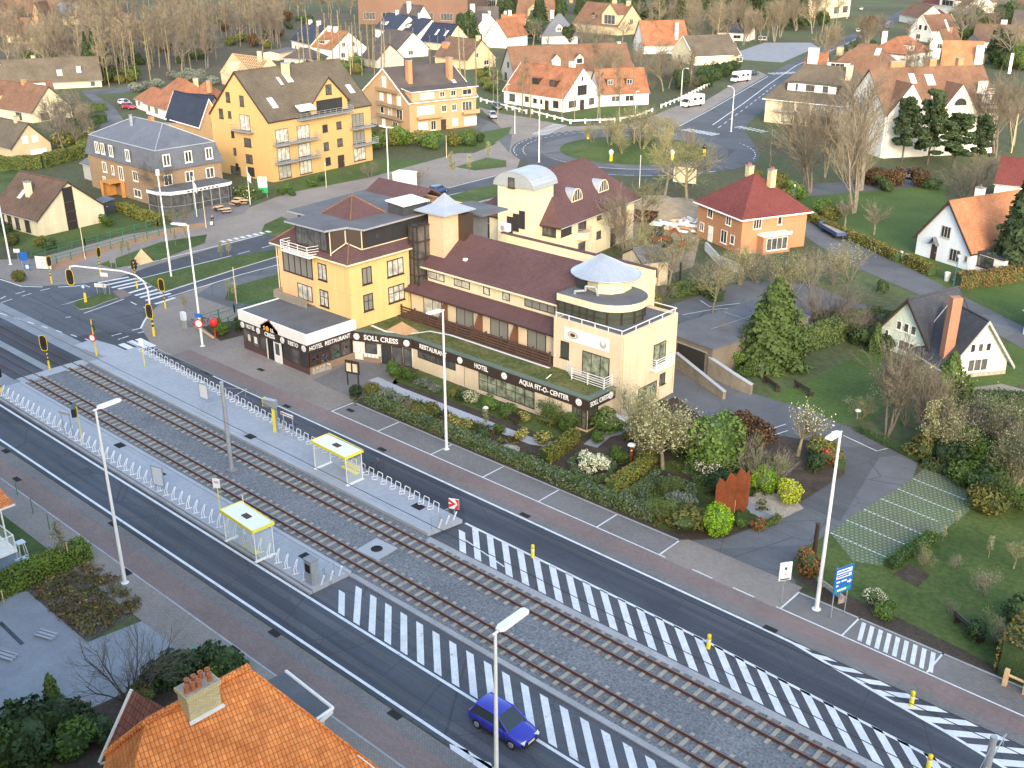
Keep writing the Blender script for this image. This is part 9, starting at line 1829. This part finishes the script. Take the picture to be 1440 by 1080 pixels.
scatter([(700,30),(760,48),(800,30),(880,40),(960,60),(1000,45),(1090,50),(1160,42),(1160,8),(690,4)],90,[bOv,conD,pineA,conD],'dark evergreen tree in the belt at the top of the picture','dark evergreens at the top',14,.8,1.3,[(720,20,780,40),(800,30,875,55)],5)
scatter([(880,78),(940,70),(1000,80),(1100,58),(1180,40),(1160,15),(880,20)],55,[oakB,tallB,brB,oakA],'bare tree in the belt left of the far road','bare trees left of the far road',15,.9,1.3,[(885,45,910,80)],4)
scatter([(820,130),(880,128),(960,132),(1000,112),(960,98),(900,92),(830,100)],34,[oakB,shL,shA,oakA,tallC],'bare tree in the brown thicket behind the corner house','brown thicket behind the corner house',16,.6,.95,[(700,60,828,122),(860,108,890,122)],3)
scatter([(690,135),(706,128),(690,100),(665,105)],8,[bD,bO],'dark bush between the tan block and the corner house','dark bushes beside the tan block',17,1.2,2.0)
for px,py,s in((957,128,1.1),(962,122,1.0),(985,118,.9)):putp(bOv,px,py,'dark evergreen beside the first curved lamp',sc=s*.8,group='dark evergreens beside the far road')
for i,(px,py)in enumerate(((1000,112),(1012,108),(1025,104),(990,122))):putp(bD,px,py,'dark rounded hedge bush along the far road',sc=2.2,group='dark hedge bushes along the far road')
for i,px in enumerate((1046,1054,1062,1070,1078)):putp(brB,px,58+(i%2)*2,'upright tan poplar in the row behind the small square',sc=1.0,sx=.55,group='upright tan poplars behind the square')
scatter([(1310,95),(1440,100),(1440,30),(1345,35),(1330,60)],90,[bOv,bD,bG,oakA,bBig,bO],'garden tree or bush among the houses at the upper right','garden greenery at the upper right',18,.9,1.7,[(1310,70,1400,125),(1366,48,1440,78),(1290,18,1350,32)],4)
scatter([(1130,128),(1200,142),(1260,150),(1320,165),(1330,130),(1240,120)],20,[brB,oakA,shL],'bare tree between the flats and the villas on the right','bare trees between the right hand flats',19,.7,1.0,[(1240,195,1300,225)],4)
for i,(px,py)in enumerate(((1282,115),(1296,112),(1272,118))):putp(tallC,px,py,'dark bare trunk in front of the tall white villa',sc=.9,group='dark trunks before the white villa')
putp(bP,1224,45,'large reddish round tree by the far road',sc=2.2)
scatter([(640,60),(700,70),(760,58),(800,62),(790,50),(700,50),(640,45)],18,[bOv,bD,bG],'garden bush among the white houses at the top','garden bushes among the white houses',20,1.0,1.6,[(680,40,745,70)],4)
scatter([(400,96),(520,108),(690,128),(700,110),(640,96),(520,92)],24,[bD,bO,bG],'dark garden bush between the ochre and tan blocks','dark bushes behind the two blocks',22,1.0,1.8,[(512,78,680,190)],4)
scatter([(1130,100),(1300,60),(1300,30),(1240,40)],20,[bO,oakA,bD,brB],'bare tree or bush along the right side of the far road','greenery along the right of the far road',24,.7,1.1,[(1140,90,1310,150),(1200,20,1262,60),(1264,14,1340,60)],4)
scatter([(0,225),(0,150),(100,150),(140,190),(110,220)],22,[bO,bD,shA,oakA,bG],'garden shrub or bare tree in the left gardens','shrubs of the left gardens',25,.6,1.0,[(0,165,78,226),(0,98,100,175)],3)
scatter([(150,170),(190,165),(300,215),(300,180),(230,160)],8,[bD,bO,shA],'shrub behind the mansard building','shrubs behind the mansard building',26,.8,1.1,[(190,140,320,215)],3)
scatter([(620,60),(700,60),(900,95),(900,60),(780,40),(640,30)],26,[oakA,bO,shL,bD],'bare tree among the houses at the top','bare trees among the top houses',27,.7,1.1,[(640,30,745,72),(755,45,815,66),(800,30,872,52),(885,60,910,80)],4)
scatter([(1090,300),(1060,250),(1080,245),(1120,262)],6,[bO,bG],'olive shrub at the roundabout corner of the lane','shrubs at the lane corner',28,.8,1.2)
scatter([(1250,500),(1240,470),(1130,465),(1140,455),(1230,445),(1265,480)],12,[shA,bD,shL,bO],'tangled shrub between the car park and the chalet','tangle by the chalet',29,.6,1.0,(),2)
scatter([(1290,655),(1440,720),(1440,600),(1340,600),(1290,620)],22,[bD,bO,shA,bG,shB],'dense shrub in the tangled corner right of the birch','tangled corner right of the birch',30,.7,1.2,(),2)
scatter([(110,105),(420,70),(500,30),(300,25),(120,60)],50,[bD,bP,bO,bD],'brush under the trees of the upper left wood','brush inside the upper left wood',41,1.2,2.2,AV,4)
scatter([(530,30),(1000,20),(1000,4),(530,4)],40,[conD,bOv,oakA,tallC],'tree in the farthest belt at the top edge','farthest trees at the top edge',42,1.0,1.4,(),6)
putp(shL,182,985,'large bare many stemmed shrub on the grey forecourt',sc=.95);putp(young,92,795,'staked olive tree in the dark planting bed',sc=1.1)
for dx in(-.45,0,.45):x,y=G(92,795);g=MB();g.tube((0,0,0),(0,0,1.9),.05,.05,6);o=g.build('tree_stake',m_woodl);o.location=(x+dx,y+.3*abs(dx),.04);tag(o,'pale timber stake supporting the olive tree','stake','stakes of the olive tree')
putp(bOv,0,0,'x')if False else None
for i,(px,py,p,s,lb)in enumerate(((240,965,bD,1.1,'dark shrub in the bed behind the chimney, left'),(262,948,bD,1.0,'dark shrub in the bed behind the chimney, middle'),(318,945,bD,1.0,'dark shrub right of the rubbish bins'),(300,955,bG,.6,'small green shrub by the rubbish bins'),(205,990,bO,.8,'olive shrub under the bare shrub'),(80,1030,bD,1.3,'dark green shrub at the lower left corner'),(40,1060,bD,1.4,'dark green shrub at the left bottom edge'),(110,1060,bG,1.0,'green shrub right of the dark ones at the bottom'),(80,1010,conS,.75,'small upright conifer at the edge of the forecourt'),(5,1075,bG,1.2,'green shrub at the very bottom left'),(140,1040,bD,.9,'dark shrub beside the red side roof'))):putp(p,px,py,lb,sc=s)
def tufts(name,poly_px,n,size,mats,seed,z=.05,hgt=.25):
 P=GP(poly_px);xs=[p[0]for p in P];ys=[p[1]for p in P];rng=np.random.default_rng(seed);C=[]
 while len(C)<n:
  x,y=rng.uniform(min(xs),max(xs)),rng.uniform(min(ys),max(ys))
  if inpoly(x,y,P):C.append((x,y,z+.05))
 C=np.array(C);k_=26;Q=np.repeat(C,k_,0);D=rng.normal(size=(len(Q),3))*np.array([.18,.18,.10]);D[:,2]=np.abs(D[:,2]);Q=Q+D*size;V,F=leaves(Q,.10*size,rng,None,2.2);mi=np.repeat(rng.integers(0,len(mats),n),k_)
 return tag(obj(name,raw_mesh(name,V,F,mats,mi)),kind='stuff')
tufts('bed_ground_cover',[(42,830),(125,792),(165,815),(200,852),(123,900)],240,1.0,[l_olive,l_brown,l_straw,l_soft],51)
tufts('hotel_bed_ground_cover',[(510,560),(545,550),(640,585),(740,625),(760,650),(740,662),(600,605)],160,1.2,[l_olive,l_dark,l_brown,l_green],52)
tufts('garden_ground_cover',[(860,690),(900,640),(1000,630),(1100,690),(1060,735),(1000,750),(930,745)],150,1.3,[l_green,l_dark,l_olive],53)
def grass(name,poly_px,n,seed,m=None,h=.16):
 P=GP(poly_px);xs=[p[0]for p in P];ys=[p[1]for p in P];rng=np.random.default_rng(seed);X=rng.uniform(min(xs),max(xs),n*2);Y=rng.uniform(min(ys),max(ys),n*2);K=np.array([inpoly(a,b,P)for a,b in zip(X,Y)]);X,Y=X[K],Y[K];n=len(X);a=rng.uniform(0,6.28,n);w=.05;hh=h*rng.uniform(.5,1.3,n)
 V=np.stack([np.stack([X-w*np.cos(a),Y-w*np.sin(a),np.full(n,.03)],1),np.stack([X+w*np.cos(a),Y+w*np.sin(a),np.full(n,.03)],1),np.stack([X+hh*.6*np.sin(a),Y-hh*.6*np.cos(a),.03+hh],1)],1).reshape(-1,3)
 return tag(obj(name,raw_mesh(name,V,np.arange(3*n).reshape(-1,3),m or l_green)),kind='stuff')
t=thing('unseen_shading_flats','unseen long row of tall flats behind the viewpoint, added to shade the foreground','apartment block',(-50,-28,0))  # out of view; added and sized so its shadow covers the coast road
g=MB();g.box(-110,0,0,190,16,36.5);g.build('wall',m_cream,t);g=MB();g.box(-110.4,-.4,36.5,190.4,16.4,37.2);g.build('roof',m_felt,t)
for fl in range(12):g=MB();g.box(-109,16,3+fl*2.8,189,17.2,3.2+fl*2.8);g.build('balcony',m_conc2,t)
cam=bpy.data.cameras.new('Camera');co=bpy.data.objects.new('Camera',cam);COL.objects.link(co)
cam.sensor_width=36.0;cam.lens=36.0*F_/1440.0;cam.clip_start=.5;cam.clip_end=6000
co.location=(0,0,CH);co.rotation_euler=(math.pi/2-TH,0,math.atan2(-TY,TX));SC.camera=co
SUN=Vector((.72,-.69,0)).normalized();EL=R(18)
w=bpy.data.worlds.new('World');SC.world=w;w.use_nodes=True;nt=w.node_tree
bg=nt.nodes['Background'];sky=nt.nodes.new('ShaderNodeTexSky');sky.sky_type='NISHITA';sky.sun_disc=False
sky.sun_elevation=EL;sky.sun_rotation=math.atan2(SUN.x,SUN.y);sky.air_density=1.2;sky.dust_density=4.0;sky.ozone_density=1.2
nt.links.new(sky.outputs[0],bg.inputs[0]);bg.inputs[1].default_value=.60
sl=bpy.data.lights.new('Sun','SUN');sl.energy=.85;sl.angle=R(.5);sl.color=(1.0,.90,.75)
so=bpy.data.objects.new('Sun',sl);COL.objects.link(so)
d=Vector((SUN.x*math.cos(EL),SUN.y*math.cos(EL),math.sin(EL)));so.rotation_euler=(-d).to_track_quat('-Z','Y').to_euler();so.location=(0,-30,80)
SC.view_settings.view_transform='Standard';SC.view_settings.look='None';SC.view_settings.exposure=0;SC.view_settings.gamma=1
SC.render.engine='CYCLES'
try:SC.cycles.use_denoising=True
except Exception:pass
SC.cycles.max_bounces=6;SC.cycles.transparent_max_bounces=8
for o in list(COL.objects):
 if '_h' in o:del o['_h']
